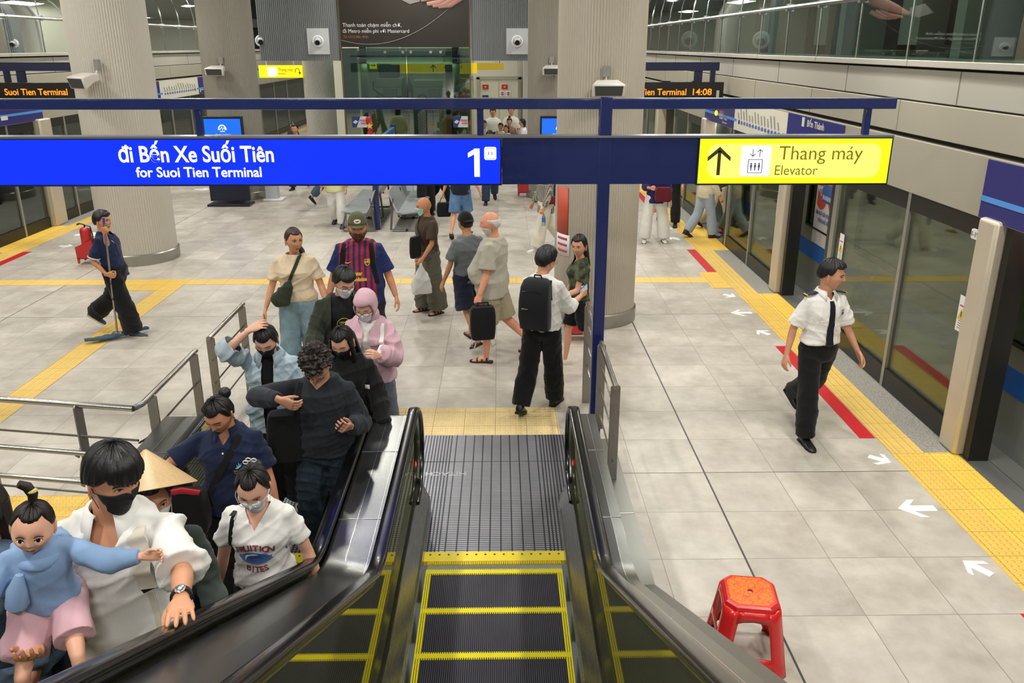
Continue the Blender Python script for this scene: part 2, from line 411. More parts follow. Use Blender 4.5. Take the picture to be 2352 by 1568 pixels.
# --- glass vaults over the tracks with the halls seen behind them
MT_VG = GLASS('vault_glass', 'c3d2cb', .80, .02); MT_STEEL = M('steel_tube', 'b8bcba', .25, .9)
def vault(s):
    x0 = XR if s > 0 else XL; y1 = 27.0 if s < 0 else 44; nm = 'right' if s > 0 else 'left'
    prof = [(0, 3.35), (0, 4.0)]+[(s*1.9*(1-math.cos(a)), 4.0+1.9*math.sin(a)) for a in [R(9*i) for i in range(1, 11)]]
    m = MB(); m.loft([[(x0+p[0], y, p[1]) for p in prof] for y in (-3, y1)], cap=False, close=False)
    struct(m.build('window_'+nm, MT_VG, ang=60, rec=False))
    r = MB()
    yy = [-1.2+1.2*i+(-.05) for i in range(38)]
    for y in yy:
        if y > y1: break
        r.tube([(x0+p[0]-.004*s, y, p[1]) for p in prof], .009, 4)
        r.box(x0-.05, x0+.05, y-.03, y+.03, 3.95, 4.05)
    r.tube([(x0-.03*s, -3, 4.0), (x0-.03*s, y1, 4.0)], .028, 8)
    r.tube([(x0+p[0], y1, p[1]) for p in prof], .05, 8)
    struct(r.build('trim_vault_'+nm, MT_STEEL))
    # what stands behind the glass: piers, lintel, dark openings
    h = MB(); xb = x0+s*3.2
    for i in range(9):
        y = -1.5+4.1*i; h.box(min(xb, xb+.5*s), max(xb, xb+.5*s), y-.35, y+.35, 2.6, 6.2, 0)
        h.box(min(xb-.8*s, xb), max(xb-.8*s, xb), y+.9, y+1.15, 3.2, 5.6, 0)
    h.box(min(xb, xb+.4*s), max(xb, xb+.4*s), -3, 46, 4.35, 4.75, 0); h.box(min(xb, xb+.3*s), max(xb, xb+.3*s), -3, 46, 2.6, 3.5, 1)
    h.box(min(xb+.6*s, xb+.7*s), max(xb+.6*s, xb+.7*s), -3, 46, 2.6, 6.2, 1)
    h.box(min(x0+.9*s, xb), max(x0+.9*s, xb), -3, 46, 3.2, 3.3, 0)
    for i in range(5): h.tube([(xb-.25*s, -3, 4.9+.16*i), (xb-.25*s, 31, 4.9+.16*i)], .05, 8, 0)
    struct(h.build('wall_hall_'+nm, [M('hall_grey', '8f968c', .6), M('hall_dark', '2a2d28', .7)], ang=30))
    L = MB()
    for i in range(8):
        y = .5+3.6*i; a, c = x0+s*.9, x0+s*2.7; L.box(min(a, c), max(a, c), y, y+1.5, 5.62, 5.66)
    struct(L.build('trim_lights_'+nm, EM('hall_light_panel', 'd8f0e4', 1.6), smooth=False))
vault(1); vault(-1)

# --- ceiling, far wall, the track tunnels
struct(MB().box(-14, 9, -4, 46.5, 6.6, 6.8).build('ceiling', M('ceiling_grey', '9a9c9a', .7), smooth=False))
MT_WALLB = M('back_wall', 'd8d5c8', .5, .1, vs=.7)
b = MB(); b.box(-5.5, 1.35, 26.5, 26.8, 0, 6.6); b.box(-14, 9, 46, 46.3, -1.3, 6.6)
struct(b.build('wall_back', MT_WALLB, smooth=False))
b = MB(); b.box(XL-3.6, XL-3.5, -3, 46, -1.2, 6.6, 0); b.box(XL-3.5, XL-.55, -3, 46, -1.3, -1.2, 1)
for i in range(5): b.box(XL-3.5, XL-3.42, -3, 46, .0+.5*i, .36+.5*i, 2)
for i in range(12): b.box(XL-3.46, XL-3.36, -1+2.8*i, -.7+2.8*i, -1.2, 2.6, 1)
struct(b.build('wall_tunnel_left', [M('tunnel', '4a4f50', .7), M('tunnel_dark', '2c2e2e', .8), M('tunnel_panel', '8b9392', .5)], smooth=False))
b = MB(); b.box(7.9, 8.0, -3, 46, -1.2, 6.6, 0); b.box(4.55, 7.9, -3, 46, -1.3, -1.2, 0)
struct(b.build('wall_tunnel_right', M('tunnel_dark2', '26282a', .8), smooth=False))

# --- round ribbed columns
def column(x, y, r, lb, ribs=True, col='bdb5a6', top=6.6):
    t = thing('round_column', lb, 'column', (x, y, 0))
    n = 96; m = MB(); ring = []
    for i in range(n*4):
        a = 2*PI*i/(n*4); q = r-(.007 if (i % 4) in (0,) else 0)+(.004 if (i % 4) == 2 else 0); ring.append((math.cos(a)*q, math.sin(a)*q))
    m.loft([[(p[0], p[1], z) for p in ring] for z in (.17, top)])
    m.build('shaft', M('column_'+col, col, .5, .15, vs=.5), t, ang=12)
    c = MB().cyl((0, 0, 0), (0, 0, .17), r+.03, r+.03, 64); c.cyl((0, 0, .17), (0, 0, .185), r+.03, r+.012, 64)
    c.build('base_ring', M('brushed_steel', 'a19f98', .3, .9), t)
    return t
column(1.25, 10.16, .535, 'thick round ribbed column right of the blue sign post')
column(-6.22, 13.36, .60, 'thick round ribbed column behind the cleaner with the mop', col='bfbab0')
column(-6.25, 19.15, .60, 'grey round column behind the left blue screen', col='8f8a80')
column(1.25, 19.15, .60, 'grey round column right of the far crowd', col='948e83')
column(-5.1, 23.2, .42, 'pale round column left of the glass lift shaft', col='c8c6c0')
column(1.05, 26.0, .32, 'slim pale column right of the white back door', col='c8c6c0')

# --- back wall door with flags and notices
MT_DOORW = M('door_white', 'd3cfbf', .45)
t = thing('double_door', 'white double door in the back wall with two small red flags', 'door', (-.04, 26.5, 0))
t['kind'] = 'structure'
MB().box(-.62, -.005, -.05, 0, 0, 2.45).build('door_leaf', MT_DOORW, t, smooth=False); MB().box(.005, .62, -.05, 0, 0, 2.45).build('door_leaf', MT_DOORW, t, smooth=False)
m = MB(); m.box(-.72, -.62, -.08, 0, 0, 2.52); m.box(.62, .72, -.08, 0, 0, 2.52); m.box(-.72, .72, -.08, 0, 2.45, 2.55); m.build('door_frame', M('door_frame_grey', 'a8a597', .5), t, smooth=False)
def star(mb, c, r, axis='y', mi=0, off=0., n=5, q=.4):
    pts = []
    for i in range(n*2):
        a = PI/2+PI*i/n+off; rr = r if i % 2 == 0 else r*q; pts.append((c[0]+math.cos(a)*rr, c[2]+math.sin(a)*rr))
    mb.prism(pts, 'y', c[1]-.003, c[1], mi)
MT_FLAG = M('flag_red', 'c5222a', .6); MT_STAR = M('star_yellow', 'f0c040', .6)
for fx, lb in ((-.57, 'small red flag with yellow star, left on the back door'), (.05, 'small red flag with yellow star, right on the back door')):
    m = MB().box(fx, fx+.19, 26.43, 26.45, 2.15, 2.29); star(m, (fx+.095, 26.43, 2.22), .045, mi=1)
    tag(m.build('wall_flag', [MT_FLAG, MT_STAR], smooth=False), lb, 'flag', 'flags on the back door')
for fx in (.0, .19):
    m = MB(); m.box(fx-.005, fx+.145, 26.435, 26.45, 1.93, 2.09, 1)
    m.tube([(fx+.07+.05*math.cos(a*PI/10), 26.43, 2.01+.05*math.sin(a*PI/10)) for a in range(20)], .008, 4, 0, closed=True)
    m.box(fx+.06, fx+.08, 26.425, 26.435, 1.97, 2.05, 2)
    tag(m.build('prohibition_sign', [MT_FLAG, MT_WH, M('ink', '30303a', .6)], smooth=False), 'round red prohibition notice on the back door, %s one' % ('left' if fx == 0 else 'right'), 'sign', 'notices on the back door')
tag(MB().box(-.58, -.38, 26.43, 26.45, 1.9, 1.96).build('door_plate', M('navy_plate', '2c3468', .5), smooth=False), 'narrow navy plate below the left flag on the back door', 'sign')
# yellow strip sign over the door and beige wall strips
t = thing('overhead_sign', 'dull yellow overhead sign strip above the white back door', 'sign', (-.41, 25.25, 0))
MB().box(-.54, .53, -.05, .05, 2.78, 2.98).build('lightbox', EM('dull_yellow_sign', 'd8b63c', .55), t, smooth=False)
for x in (-.4, .4): MB().box(x-.012, x+.012, -.012, .012, 2.98, 6.6).build('hanger', MT_STEEL, t, smooth=False)
# ================================================================ ESCALATORS
T30 = math.tan(R(30)); YK = 3.22
YKC = [3.22]
def path(h, y_start, y_end=-1.6, rad=1.5):
    """side outline of a level-then-rising run, offset h above the step line: list of (y, z)"""
    YK = YKC[0]; r = rad-h; yk = YK+h*math.tan(R(15)); tl = r*math.tan(R(15)); cy, cz = yk+tl, h+r
    pts = [(y_start, h)]
    for i in range(9):
        a = R(30)*i/8; pts.append((cy-r*math.sin(a), cz-r*math.cos(a)))
    ye = y_end; z = T30*(YK-ye)+h/math.cos(R(30)); pts.append((ye, z))
    # subdivide long incline
    (ya, za), (yb, zb) = pts[-2], pts[-1]; pts = pts[:-1]+[(ya+(yb-ya)*i/6, za+(zb-za)*i/6) for i in range(1, 7)]
    return pts
def zat(h, y):
    p = path(h, 9.)
    for (ya, za), (yb, zb) in zip(p[:-1], p[1:]):
        if yb <= y <= ya: return za+(zb-za)*(ya-y)/(ya-yb)
    return h
def steel(name, col='8d8f8c', rough=.22, met=.95):
    k_ = (name,)
    if k_ in _M: return _M[k_]
    t = NT(name); v, x, y, z = t.coords(); t.set(rough, met)
    mp = t.n('ShaderNodeMapping'); t.l(v, mp.inputs[0]); mp.inputs['Scale'].default_value = (160, 2, 160)
    n = t.noise(1.0, 2, mp.outputs[0]); c = lin(col)
    t.l(t.mix(n, tuple(q*.95 for q in c[:3])+(1,), tuple(min(1, q*1.05) for q in c[:3])+(1,)), t.b.inputs['Base Color'])
    t.l(t.math('MULTIPLY_ADD', n, .05, rough-.025), t.b.inputs['Roughness'])
    _M[k_] = t.m; return t.m
MT_STL = steel('deck_steel', '858784', .26); MT_STL2 = steel('skirt_steel', '9c9c96', .27); MT_STL3 = steel('cladding_steel', '7f807b', .36, .9)
MT_RUB = M('handrail_rubber', '090b0a', .22, 0, .5, coat=.2); MT_YEL = M('step_yellow', 'e6d81c', .45, 0, .4, vs=20); MT_COMB = M('comb_yellow', 'ecd63a', .4, .0, vs=14)
MT_SEAM = M('seam_bright', 'd5d6d2', .25, .9)
def tread_mat():
    t = NT('step_tread'); v, x, y, z = t.world(); s = t.math('FRACT', t.math('DIVIDE', t.math('ADD', x, 50), .0125))
    g = t.math('GREATER_THAN', s, .45); n = t.noise(6, 3, v)
    c1 = t.mix(n, lin('17171b'), lin('242429')); c2 = t.mix(n, lin('5b5b66'), lin('44444e'))
    t.l(t.mix(g, c1, c2), t.b.inputs['Base Color']); t.set(.5, .5); t.bump(g, .8, .004); return t.m
MT_TREAD = tread_mat()
def riser_mat():
    t = NT('step_riser'); v, x, y, z = t.world(); s = t.math('FRACT', t.math('DIVIDE', t.math('ADD', x, 50), .0125))
    t.l(t.mix(t.math('GREATER_THAN', s, .5), lin('1c1c20'), lin('3a3a40')), t.b.inputs['Base Color']); t.set(.55, .4); return t.m
MT_RISER = riser_mat()
def plate_mat():
    t = NT('landing_grille'); v, x, y, z = t.world()
    fx = t.math('FRACT', t.math('DIVIDE', t.math('ADD', x, 50.055), .0815)); fy = t.math('FRACT', t.math('DIVIDE', y, .0235))
    a = t.math('MULTIPLY', t.math('GREATER_THAN', fx, .13), t.math('GREATER_THAN', fy, .42))
    # bands of small studs near both sides
    f2 = t.math('FRACT', t.math('DIVIDE', t.math('ADD', x, 50), .0272)); a2 = t.math('MULTIPLY', t.math('GREATER_THAN', f2, .45), t.math('GREATER_THAN', fy, .42))
    side = t.math('GREATER_THAN', t.math('ABSOLUTE', t.math('ADD', x, .057)), .40)
    m_ = t.math('ADD', t.math('MULTIPLY', side, a2), t.math('MULTIPLY', t.math('SUBTRACT', 1, side), a))
    n = t.noise(3, 3, v)
    t.l(t.mix(m_, lin('4a4c54'), t.mix(n, lin('b2b4bc'), lin('d0d2d8'))), t.b.inputs['Base Color']); t.set(.36, .7); t.bump(m_, .5, .003)
    return t.m
MT_PLATE = plate_mat()
def bal_mat():
    """dark tinted balustrade glass: half mirror, half see-through"""
    t = NT('balustrade_glass'); tr = t.n('ShaderNodeBsdfTransparent'); tr.inputs[0].default_value = lin('8b8c70')
    gl = t.n('ShaderNodeBsdfGlossy'); gl.inputs[0].default_value = (.52, .52, .38, 1); gl.inputs['Roughness'].default_value = .03
    mx = t.n('ShaderNodeMixShader'); lw = t.n('ShaderNodeLayerWeight'); lw.inputs[0].default_value = .3
    t.l(t.math('MULTIPLY_ADD', lw.outputs['Fresnel'], .6, .26, True), mx.inputs[0])
    df = t.n('ShaderNodeBsdfDiffuse'); df.inputs[0].default_value = lin('6a6b4e'); m2 = t.n('ShaderNodeMixShader'); m2.inputs[0].default_value = .55; t.l(tr.outputs[0], m2.inputs[1]); t.l(df.outputs[0], m2.inputs[2])
    t.l(m2.outputs[0], mx.inputs[1]); t.l(gl.outputs[0], mx.inputs[2]); t.l(mx.outputs[0], t.out.inputs[0]); return t.m
MT_BAL = bal_mat()
MT_BACK = M('balustrade_back', '4a4b38', .5)
def sweep(mb, prof, xs, y0, y1=-1.6, mi=0, extra=None):
    """prof: list of (x, h); run each point along path(h)"""
    cols = []; yk0 = YKC[0]
    for q in prof:
        if len(q) > 2: YKC[0] = q[2]
        cols.append([(q[0], y, z) for y, z in path(q[1], y0, y1)]); YKC[0] = yk0
    for a, b in zip(cols[:-1], cols[1:]):
        n = len(a); mb.add(a+b, [(i, i+1, n+i+1, n+i) for i in range(n-1)], mi)
def escalator(cx, label, y_phase, left_deck, right_deck):
    t = thing('escalator', label, 'escalator', (cx, 0, 0), 0, 'escalators')
    HW = .598; NE = 5.29; HR = .345
    # steps with yellow edges
    y = 4.70+y_phase
    while y > -1.2:
        yb = y-.4; z = zat(0, y-.2)-.012 if y < 4.0 else -.012
        zn = zat(0, y-.02-.4*0)-.012 if False else z
        st = MB().box(-.478, .478, yb, y, z-.02, z).build('step', MT_TREAD, t, smooth=False)
        r_ = MB().box(-.478, .478, y-.012, y, z-.26, z-.02).build('riser', MT_RISER, st, smooth=False)
        e = MB(); e.box(-.478, .478, y-.034, y+.002, z-.03, z+.003)
        n = 70
        for i in range(n):
            xx = -.47+.94*i/(n-1); e.box(xx-.0035, xx+.0035, y-.05, y+.012, z-.012, z+.004)
        for sx in (-1, 1):
            for q in (0, .014, .028): e.box(sx*(.472-q)-.005, sx*(.472-q)+.005, yb, y, z-.02, z+.006)
        e.build('yellow_edge', MT_YEL, st, smooth=False)
        y = yb
    # comb and landing plate
    c = MB(); c.box(-.505, .505, 4.785, 4.895, -.03, .004)
    for i in range(72): c.box(-.468+.936*i/71-.003, -.468+.936*i/71+.003, 4.752, 4.785, -.02, 0)
    cp = c.build('comb_plate', MT_COMB, t, smooth=False)
    for i in range(15): xx = -.46+.066*i; MB().cyl((xx, 4.86, .003), (xx, 4.86, .0065), .008, n=8).build('screw', M('screw_dark', '55482a', .5), cp)
    lp = MB().box(-.50, .50, 4.895, 5.4, -.03, .002)
    lp.box(-.83 if left_deck < .5 else -.64, .83 if right_deck < .5 else .67, 5.4, 6.70, -.03, .002); lp.build('landing_plate', MT_PLATE, t, smooth=False)
    sm = MB().box(-.82, .66, 6.20, 6.206, .002, .0035); sm.build('plate_seam', M('seam_dark', '303238', .5), t, smooth=False)
    for s in (-1, 1):
        # skirt and sloped inner deck
        m = MB(); sweep(m, [(s*.500, -.20), (s*.502, .09), (s*.516, .105), (s*.585, .235), (s*(HW-.012), .25)], None, 5.30)
        # tapered tip towards the landing
        A = [(s*.502, 5.30, -.01), (s*.502, 5.30, .09), (s*.516, 5.30, .105), (s*.585, 5.30, .235), (s*(HW-.012), 5.30, .25), (s*(HW+.03), 5.30, .25)]
        B = [(s*.512, 5.50, -.01), (s*.514, 5.50, .09), (s*.526, 5.50, .105), (s*.585, 5.56, .20), (s*(HW-.012), 5.60, .22), (s*(HW+.03), 5.60, .22)]
        C = [(s*.56, 5.62, -.01), (s*.56, 5.62, .07), (s*.57, 5.63, .085), (s*.59, 5.65, .14), (s*(HW-.012), 5.67, .16), (s*(HW+.03), 5.67, .16)]
        D = [(s*(HW+.03), 5.68, -.01)]*6
        m.loft([A, B, C, D], cap=False, close=False)
        m.build('skirt', MT_STL2, t, ang=30)
        q = MB(); sweep(q, [(s*(HW-.014), .25), (s*(HW-.010), .262), (s*(HW+.010), .262)], None, 5.55); q.build('glass_channel', MT_DARK, t)
        # glass: along the run plus the rounded newel end
        g = MB(); lo = path(.25, NE); hi = path(.875, NE)
        for x in (s*HW,):
            n = len(lo); g.add([(x, a, b) for a, b in lo]+[(x, a, b) for a, b in hi], [(i, i+1, n+i+1, n+i) for i in range(n-1)])
            fan = [(x, NE+(HR-.02)*math.sin(a), .575+(HR-.03)*math.cos(a)) for a in [PI*i/12 for i in range(13)]]
            g.add([(x, NE, .575)]+fan, [(0, i+1, i+2) for i in range(12)])
        g.build('glass_balustrade', MT_BAL, t, smooth=False, rec=False)
        # handrail
        hp = [(s*HW, a, b) for a, b in path(.9, NE)][::-1]
        hp += [(s*HW, NE+HR*math.sin(a), .57+HR*math.cos(a)) for a in [PI*i/14 for i in range(1, 15)]]+[(s*HW, NE-.12, .235)]
        m = MB(); n = 14; rings = []
        for i, p in enumerate(hp):
            p = Vector(p); tg = (Vector(hp[min(i+1, len(hp)-1)])-Vector(hp[max(i-1, 0)])).normalized(); nx = Vector((1, 0, 0)); nn = nx.cross(tg)
            if i == 0: nn = nx.cross(tg)
            ring = []
            for j in range(n):
                a = 2*PI*j/n; ca, sa = math.cos(a), math.sin(a)
                ring.append(p+nx*(abs(ca)**.7*math.copysign(.041, ca))+nn*(abs(sa)**.8*math.copysign(.017, sa)))
            rings.append(ring)
        m.loft(rings); m.build('handrail', MT_RUB, t, ang=50)
        g2 = MB(); gp = [(s*HW, a, b) for a, b in path(.868, NE)][::-1]+[(s*HW, NE+(HR-.034)*math.sin(a), .57+(HR-.034)*math.cos(a)) for a in [PI*i/14 for i in range(1, 13)]]
        g2.tube(gp, (.014, .022), 8, upv=(1, 0, 0)); g2.build('handrail_guide', MT_STL, t)
        mbk = MB(); mbk.box(s*(HW+.035)-.004, s*(HW+.035)+.004, 3.4, 5.0, .0, .80)
        lo2 = path(-.3, 3.4); hi2 = path(.80, 3.6); n = len(lo2); xx = s*(HW+.035)
        mbk.add([(xx, a, b) for a, b in lo2]+[(xx, a, b) for a, b in hi2], [(i, i+1, n+i+1, n+i) for i in range(n-1)])
        mbk.build('balustrade_backing', MT_BACK, t, smooth=False, rec=False)
    for s in (-1, 1):
        tag(MB().ell((s*(HW+.008 if s > 0 else HW+.008), 5.36, .46), (.012, .012, .03), 8, 6).build('safety_lamp', EM('red_lamp', 'ff2020', 3), t), 'small red safety lamp')
    # outer decks
    for s, wd in ((-1, left_deck), (1, right_deck)):
        if wd <= 0: continue
        a, b = HW+.038, HW+.038+wd; h = .855
        y2_ = YKC[0]+(.10 if s < 0 and wd > .25 and cx > -1 else 0); m = MB(); sweep(m, [(s*a, .66), (s*a, h), (s*(a+b)/2, h+.002, (YKC[0]+y2_)/2), (s*b, h, y2_), (s*b, .30, y2_)], None, 5.38)
        e0 = [(s*a, 5.38, h), (s*b, 5.38, h)]
        rr = [[(s*a, 5.38+.05*math.sin(q), h-.05+.05*math.cos(q)), (s*b, 5.38+.05*math.sin(q), h-.05+.05*math.cos(q))] for q in [R(15*i) for i in range(7)]]
        rr.append([(s*a, 5.43, 0), (s*b, 5.43, 0)]); m.loft(rr, cap=False, close=False)
        for x in (s*a, s*b): m.add([(x, 5.38, h), (x, 5.43, h-.05), (x, 5.43, 0), (x, 3.6, 0), (x, 3.6, h)], [(0, 1, 2, 3, 4)])
        m.build('outer_deck', MT_STL, t, ang=30)
        sm = MB()
        for xx in ((a+b)/2,) if wd < .25 else (a+.03, (a+b)/2+.02):
            sweep(sm, [(s*xx-.0015, h+.004), (s*xx+.0015, h+.004)], None, 5.38)
        for yy in (4.83, 4.02): sm.box(min(s*a, s*b), max(s*a, s*b), yy-.0015, yy+.0015, h, h+.004)
        sm.build('deck_seam', MT_SEAM, t, smooth=False)
    return t
ESC_C = -.057; ESC_L = -1.590
e1 = escalator(ESC_C, 'descending escalator in front of the camera, empty of riders', 0, .262, .12)
YKC[0] = 3.32
e2 = escalator(ESC_L, 'escalator on the left crowded with queueing riders', -.1, .28, 0)
YKC[0] = 3.22
# maker's lettering on the landing plate, read from the far side
for ox in (-.30,):
    m = MB(); letters(m, 'HITACHI', (ox, 6.02, .003), (-1, 0, 0), (0, -1, 0), .075, .012, depth=.002, sx=1.3)
    o = m.build('plate_lettering', M('plate_letters', 'b5b7bd', .35, .6), None, smooth=False); o.data.transform(Matrix.Translation((-ESC_C, 0, 0))); o.parent = e1
# sloping steel cladding beside the escalators, with a low ledge that carries the railings
def cladding(x0, x1, lb):
    m = MB(); a, b = min(x0, x1), max(x0, x1)
    yj = 4.19
    prof = [(6.14, 0), (6.14, .25), (yj, .25)]+[(yj-.4*i, .25+T30*.4*i) for i in range(1, 15)]+[(yj-5.6, 0)]
    m.prism(prof, 'x', a, b); o = m.build('steel_cladding', MT_STL3, None, ang=20)
    tag(o, lb, 'cladding')
    s = MB(); s.box(a, b, 4.99, 4.993, .25, .2525); s.build('seam', MT_SEAM, o, smooth=False)
    return o
cladding(.74, .965, 'polished steel cladding and ledge right of the empty escalator')
cladding(-2.52, -2.80, 'steel cladding left of the crowded escalator')

# ================================================================ RAILINGS
MT_RAIL = steel('rail_steel', 'a7a49c', .24, .95); MT_RPOST = steel('rail_post_steel', '9b9790', .38, .85)
def rail_post(t, x, y, z0, z1, ang=0, w=.075, th=.014, out=1):
    """flat bar post: slender, wide face along the rail normal"""
    m = MB(); c, s = math.cos(ang), math.sin(ang)
    pr = [(-w/2, z0), (w/2, z0), (w/2, z1-.03)]+[(w/2*math.cos(q), z1-.03+.03*math.sin(q)) for q in [PI*i/8 for i in range(1, 8)]]+[(-w/2, z1-.03)]
    m.loft([[(x+p[0]*c-d*s, y+p[0]*s+d*c, p[1]) for p in pr] for d in (-th/2, th/2)])
    return m.build('post', MT_RPOST, t, bevel=.003)
def railing(lb, pts, zt, zs, posts, zbase, postang, barr=.008, extra=0.):
    t = thing('railing', lb, 'railing', (0, 0, 0), 0, 'stainless railings')
    MB().tube([(p[0], p[1], zt) for p in pts], .0215, 14).build('handrail_tube', MT_RAIL, t)
    for z in zs: MB().tube([(p[0]+extra, p[1], z) for p in pts], barr, 8).build('cross_bar', MT_RAIL, t)
    for (x, y) in posts: rail_post(t, x, y, zbase, zt+.01, postang)
    return t
railing('short railing right of the sign post, nearest to the camera', [(.86, 6.37), (.86, 5.42)], 1.05, (.86, .64, .42), [(.862, 6.33), (.862, 5.47)], .25, 0)
railing('short railing behind the blue sign post', [(.862, 7.48), (.862, 6.62)], 1.05, (.86, .64, .42), [(.862, 7.40), (.862, 6.66)], 0, 0)
railing('railing left of the queue, far section', [(-2.56, 7.50), (-2.56, 6.52)], 1.05, (.84, .62, .40), [(-2.56, 7.44), (-2.56, 6.56)], .0, 0)
railing('railing left of the queue, near section behind the woman in navy', [(-2.57, 6.24), (-2.57, 5.20), (-2.60, 5.12)], 1.05, (.78, .50), [(-2.57, 6.18), (-2.57, 5.35)], .25, 0)
t = thing('railing', 'railing running off to the left edge with grab bars on brackets', 'railing', (0, 0, 0), 0, 'stainless railings')
L0, L1 = (-2.60, 5.12), (-4.4, 5.42)
def lp(f, z): return (L0[0]+(L1[0]-L0[0])*f, L0[1]+(L1[1]-L0[1])*f, z)
MB().tube([lp(0, 1.05), lp(1, 1.05)], .0225, 14).build('handrail_tube', MT_RAIL, t)
for z in (.80, .33): MB().tube([lp(0, z), lp(1, z)], .009, 8).build('cross_bar', MT_RAIL, t)
for z in (.70, .46):
    MB().tube([(lp(.06, z)[0], lp(.06, z)[1]-.07, z), (lp(1, z)[0], lp(1, z)[1]-.07, z)], .019, 12).build('grab_bar', MT_RAIL, t)
    for f_ in (.26, .70):
        p = Vector(lp(f_, z)); MB().tube([p, p+Vector((0, -.045, -.05)), p+Vector((-.0, -.07, -.02))], .009, 8).build('bracket', MT_RPOST, t)
for f_ in (.24, .68): p = lp(f_, 0); rail_post(t, p[0], p[1], 0, 1.06, R(80), .085)
# ================================================================ SIGNS AND FITTINGS
def fit(mb, txt, x0, x1, zb, cap, y, mi=0, bold=0., org=None, right=(1, 0, 0), upv=(0, 0, 1), depth=.002):
    """lettering between two ends, given base line and capital height (vertical sign plane)"""
    me = text_mesh(txt, bold, .5, 'LEFT'); H = text_mesh('H', bold, .5, 'LEFT')
    xs = [v.co.x for v in me.vertices]; a, b = min(xs), max(xs); hh = max(v.co.y for v in H.vertices)
    sx = (x1-x0)/(b-a); sy = cap/hh
    r = Vector(right); u = Vector(upv); n = r.cross(u)
    o = Vector(org) if org is not None else Vector((0, y, 0))
    m4 = Matrix((r*sx, u*sy, n*depth)).transposed().to_4x4(); m4.translation = o+r*(x0-a*sx)+u*zb
    mb.mesh(me, m4, mi); return mb
def rrect(x0, x1, z0, z1, r, n=5):
    p = []
    for cx, cz, a0 in ((x1-r, z1-r, 0), (x0+r, z1-r, 90), (x0+r, z0+r, 180), (x1-r, z0+r, 270)):
        p += [(cx+r*math.cos(R(a0+90*i/n)), cz+r*math.sin(R(a0+90*i/n))) for i in range(n+1)]
    return p
def ring2(mb, poly, w, y0, y1, mi=0):
    c = (sum(p[0] for p in poly)/len(poly), sum(p[1] for p in poly)/len(poly)); L = len(poly)
    def ins(p): d = Vector((p[0]-c[0], p[1]-c[1])); k_ = 1-w/d.length; return (c[0]+d.x*k_, c[1]+d.y*k_)
    for i in range(L):
        a, b = poly[i], poly[(i+1) % L]; mb.prism([a, b, ins(b), ins(a)], 'y', y0, y1, mi)
def up_arrow(mb, cx, cz, w, h, th, y0, y1, mi=0, flip=1):
    s = flip
    mb.prism([(cx-th/2, cz-s*h/2), (cx+th/2, cz-s*h/2), (cx+th/2, cz+s*h*.36), (cx-th/2, cz+s*h*.36)], 'y', y0, y1, mi)
    for q in (-1, 1):
        mb.prism([(cx, cz+s*h/2), (cx, cz+s*(h/2-th*1.5)), (cx+q*w/2, cz+s*(h/2-w*.62)), (cx+q*w/2, cz+s*(h/2-w*.62+th*1.25))], 'y', y0, y1, mi)
MT_NAVY = M('navy_steel', '16245e', .28, .15, .6, coat=.3); MT_NAVY2 = M('navy_steel_dark', '14193a', .35, .1)
MT_BLUE = EM('blue_lightbox', '0030ff', 1.05); MT_WGLOW = EM('white_glow', 'ffffff', 1.5); MT_YGLOW = EM('yellow_lightbox', 'fff21a', 1.15)
MT_YGLOWB = EM('yellow_bright', 'fffa72', 1.2)
MT_INK = M('sign_ink', '3a3410', .5); MT_INKY = M('sign_ink_brown', '8a7a10', .5); MT_INKB = M('sign_ink_blue', '5f5f86', .5); MT_TRIMG = M('sign_edge', '9a9ba2', .3, .8)
t = thing('sign_frame', 'navy steel sign frame with post carrying the blue and yellow lit signs', 'sign frame', (.845, 6.5, 0))
def SF(mb, nm, mt, **kw):
    o = mb.build(nm, mt, None, **kw); o.data.transform(Matrix.Translation((-.845, -6.5, 0))); o.parent = t; return o
SF(MB().box(.795, .895, 6.45, 6.55, 0, 3.10), 'post', MT_NAVY, bevel=.008)
m = MB().box(-6.4, 3.17, 6.455, 6.545, 3.005, 3.085); SF(m, 'top_beam', MT_NAVY, bevel=.006)
SF(MB().box(-6.4, 3.17, 6.455, 6.545, 3.0855, 3.0885), 'beam_edge', MT_TRIMG, smooth=False)
for x in (-2.405, -.16, 2.962): SF(MB().box(x-.026, x+.026, 6.475, 6.525, 2.80, 3.01), 'strut', MT_NAVY, bevel=.006)
SF(MB().box(.012, 1.60, 6.455, 6.56, 2.408, 2.782), 'infill_panel', MT_NAVY, smooth=False)
SF(MB().box(-6.4, 3.18, 6.44, 6.56, 2.783, 2.800), 'top_rail', MT_TRIMG, smooth=False)
# blue line sign
m = MB(); m.box(-6.4, .010, 6.44, 6.56, 2.402, 2.783, 0); m.box(-6.38, -.002, 6.436, 6.44, 2.416, 2.774, 1)
fit(m, 'đi Bến Xe Suối Tiên', -3.058, -1.821, 2.599, .126, 6.434, 2, .018); fit(m, 'for Suoi Tien Terminal', -2.938, -1.931, 2.478, .079, 6.434, 2, .016)
m.box(-.212, -.168, 6.432, 6.436, 2.474, 2.700, 2); m.prism([(-.168, 2.700), (-.205, 2.700), (-.262, 2.665), (-.262, 2.628), (-.212, 2.655), (-.168, 2.655)], 'y', 6.432, 6.436, 2)
m.prism(rrect(-.130, -.033, 2.610, 2.713, .016), 'y', 6.430, 6.436, 2); ring2(m, rrect(-.122, -.041, 2.618, 2.705, .012), .004, 6.428, 6.430, 3)
for x in (-.095, -.068): m.box(x-.003, x+.003, 6.428, 6.430, 2.648, 2.676, 4)
o = m.build('line_sign', [MT_NAVY2, MT_BLUE, MT_WGLOW, M('icon_blue', '7ab0e0', .5), MT_INKB], smooth=False)
tag(o, 'long lit blue sign reading for Suoi Tien Terminal, hanging over the left half', 'sign')
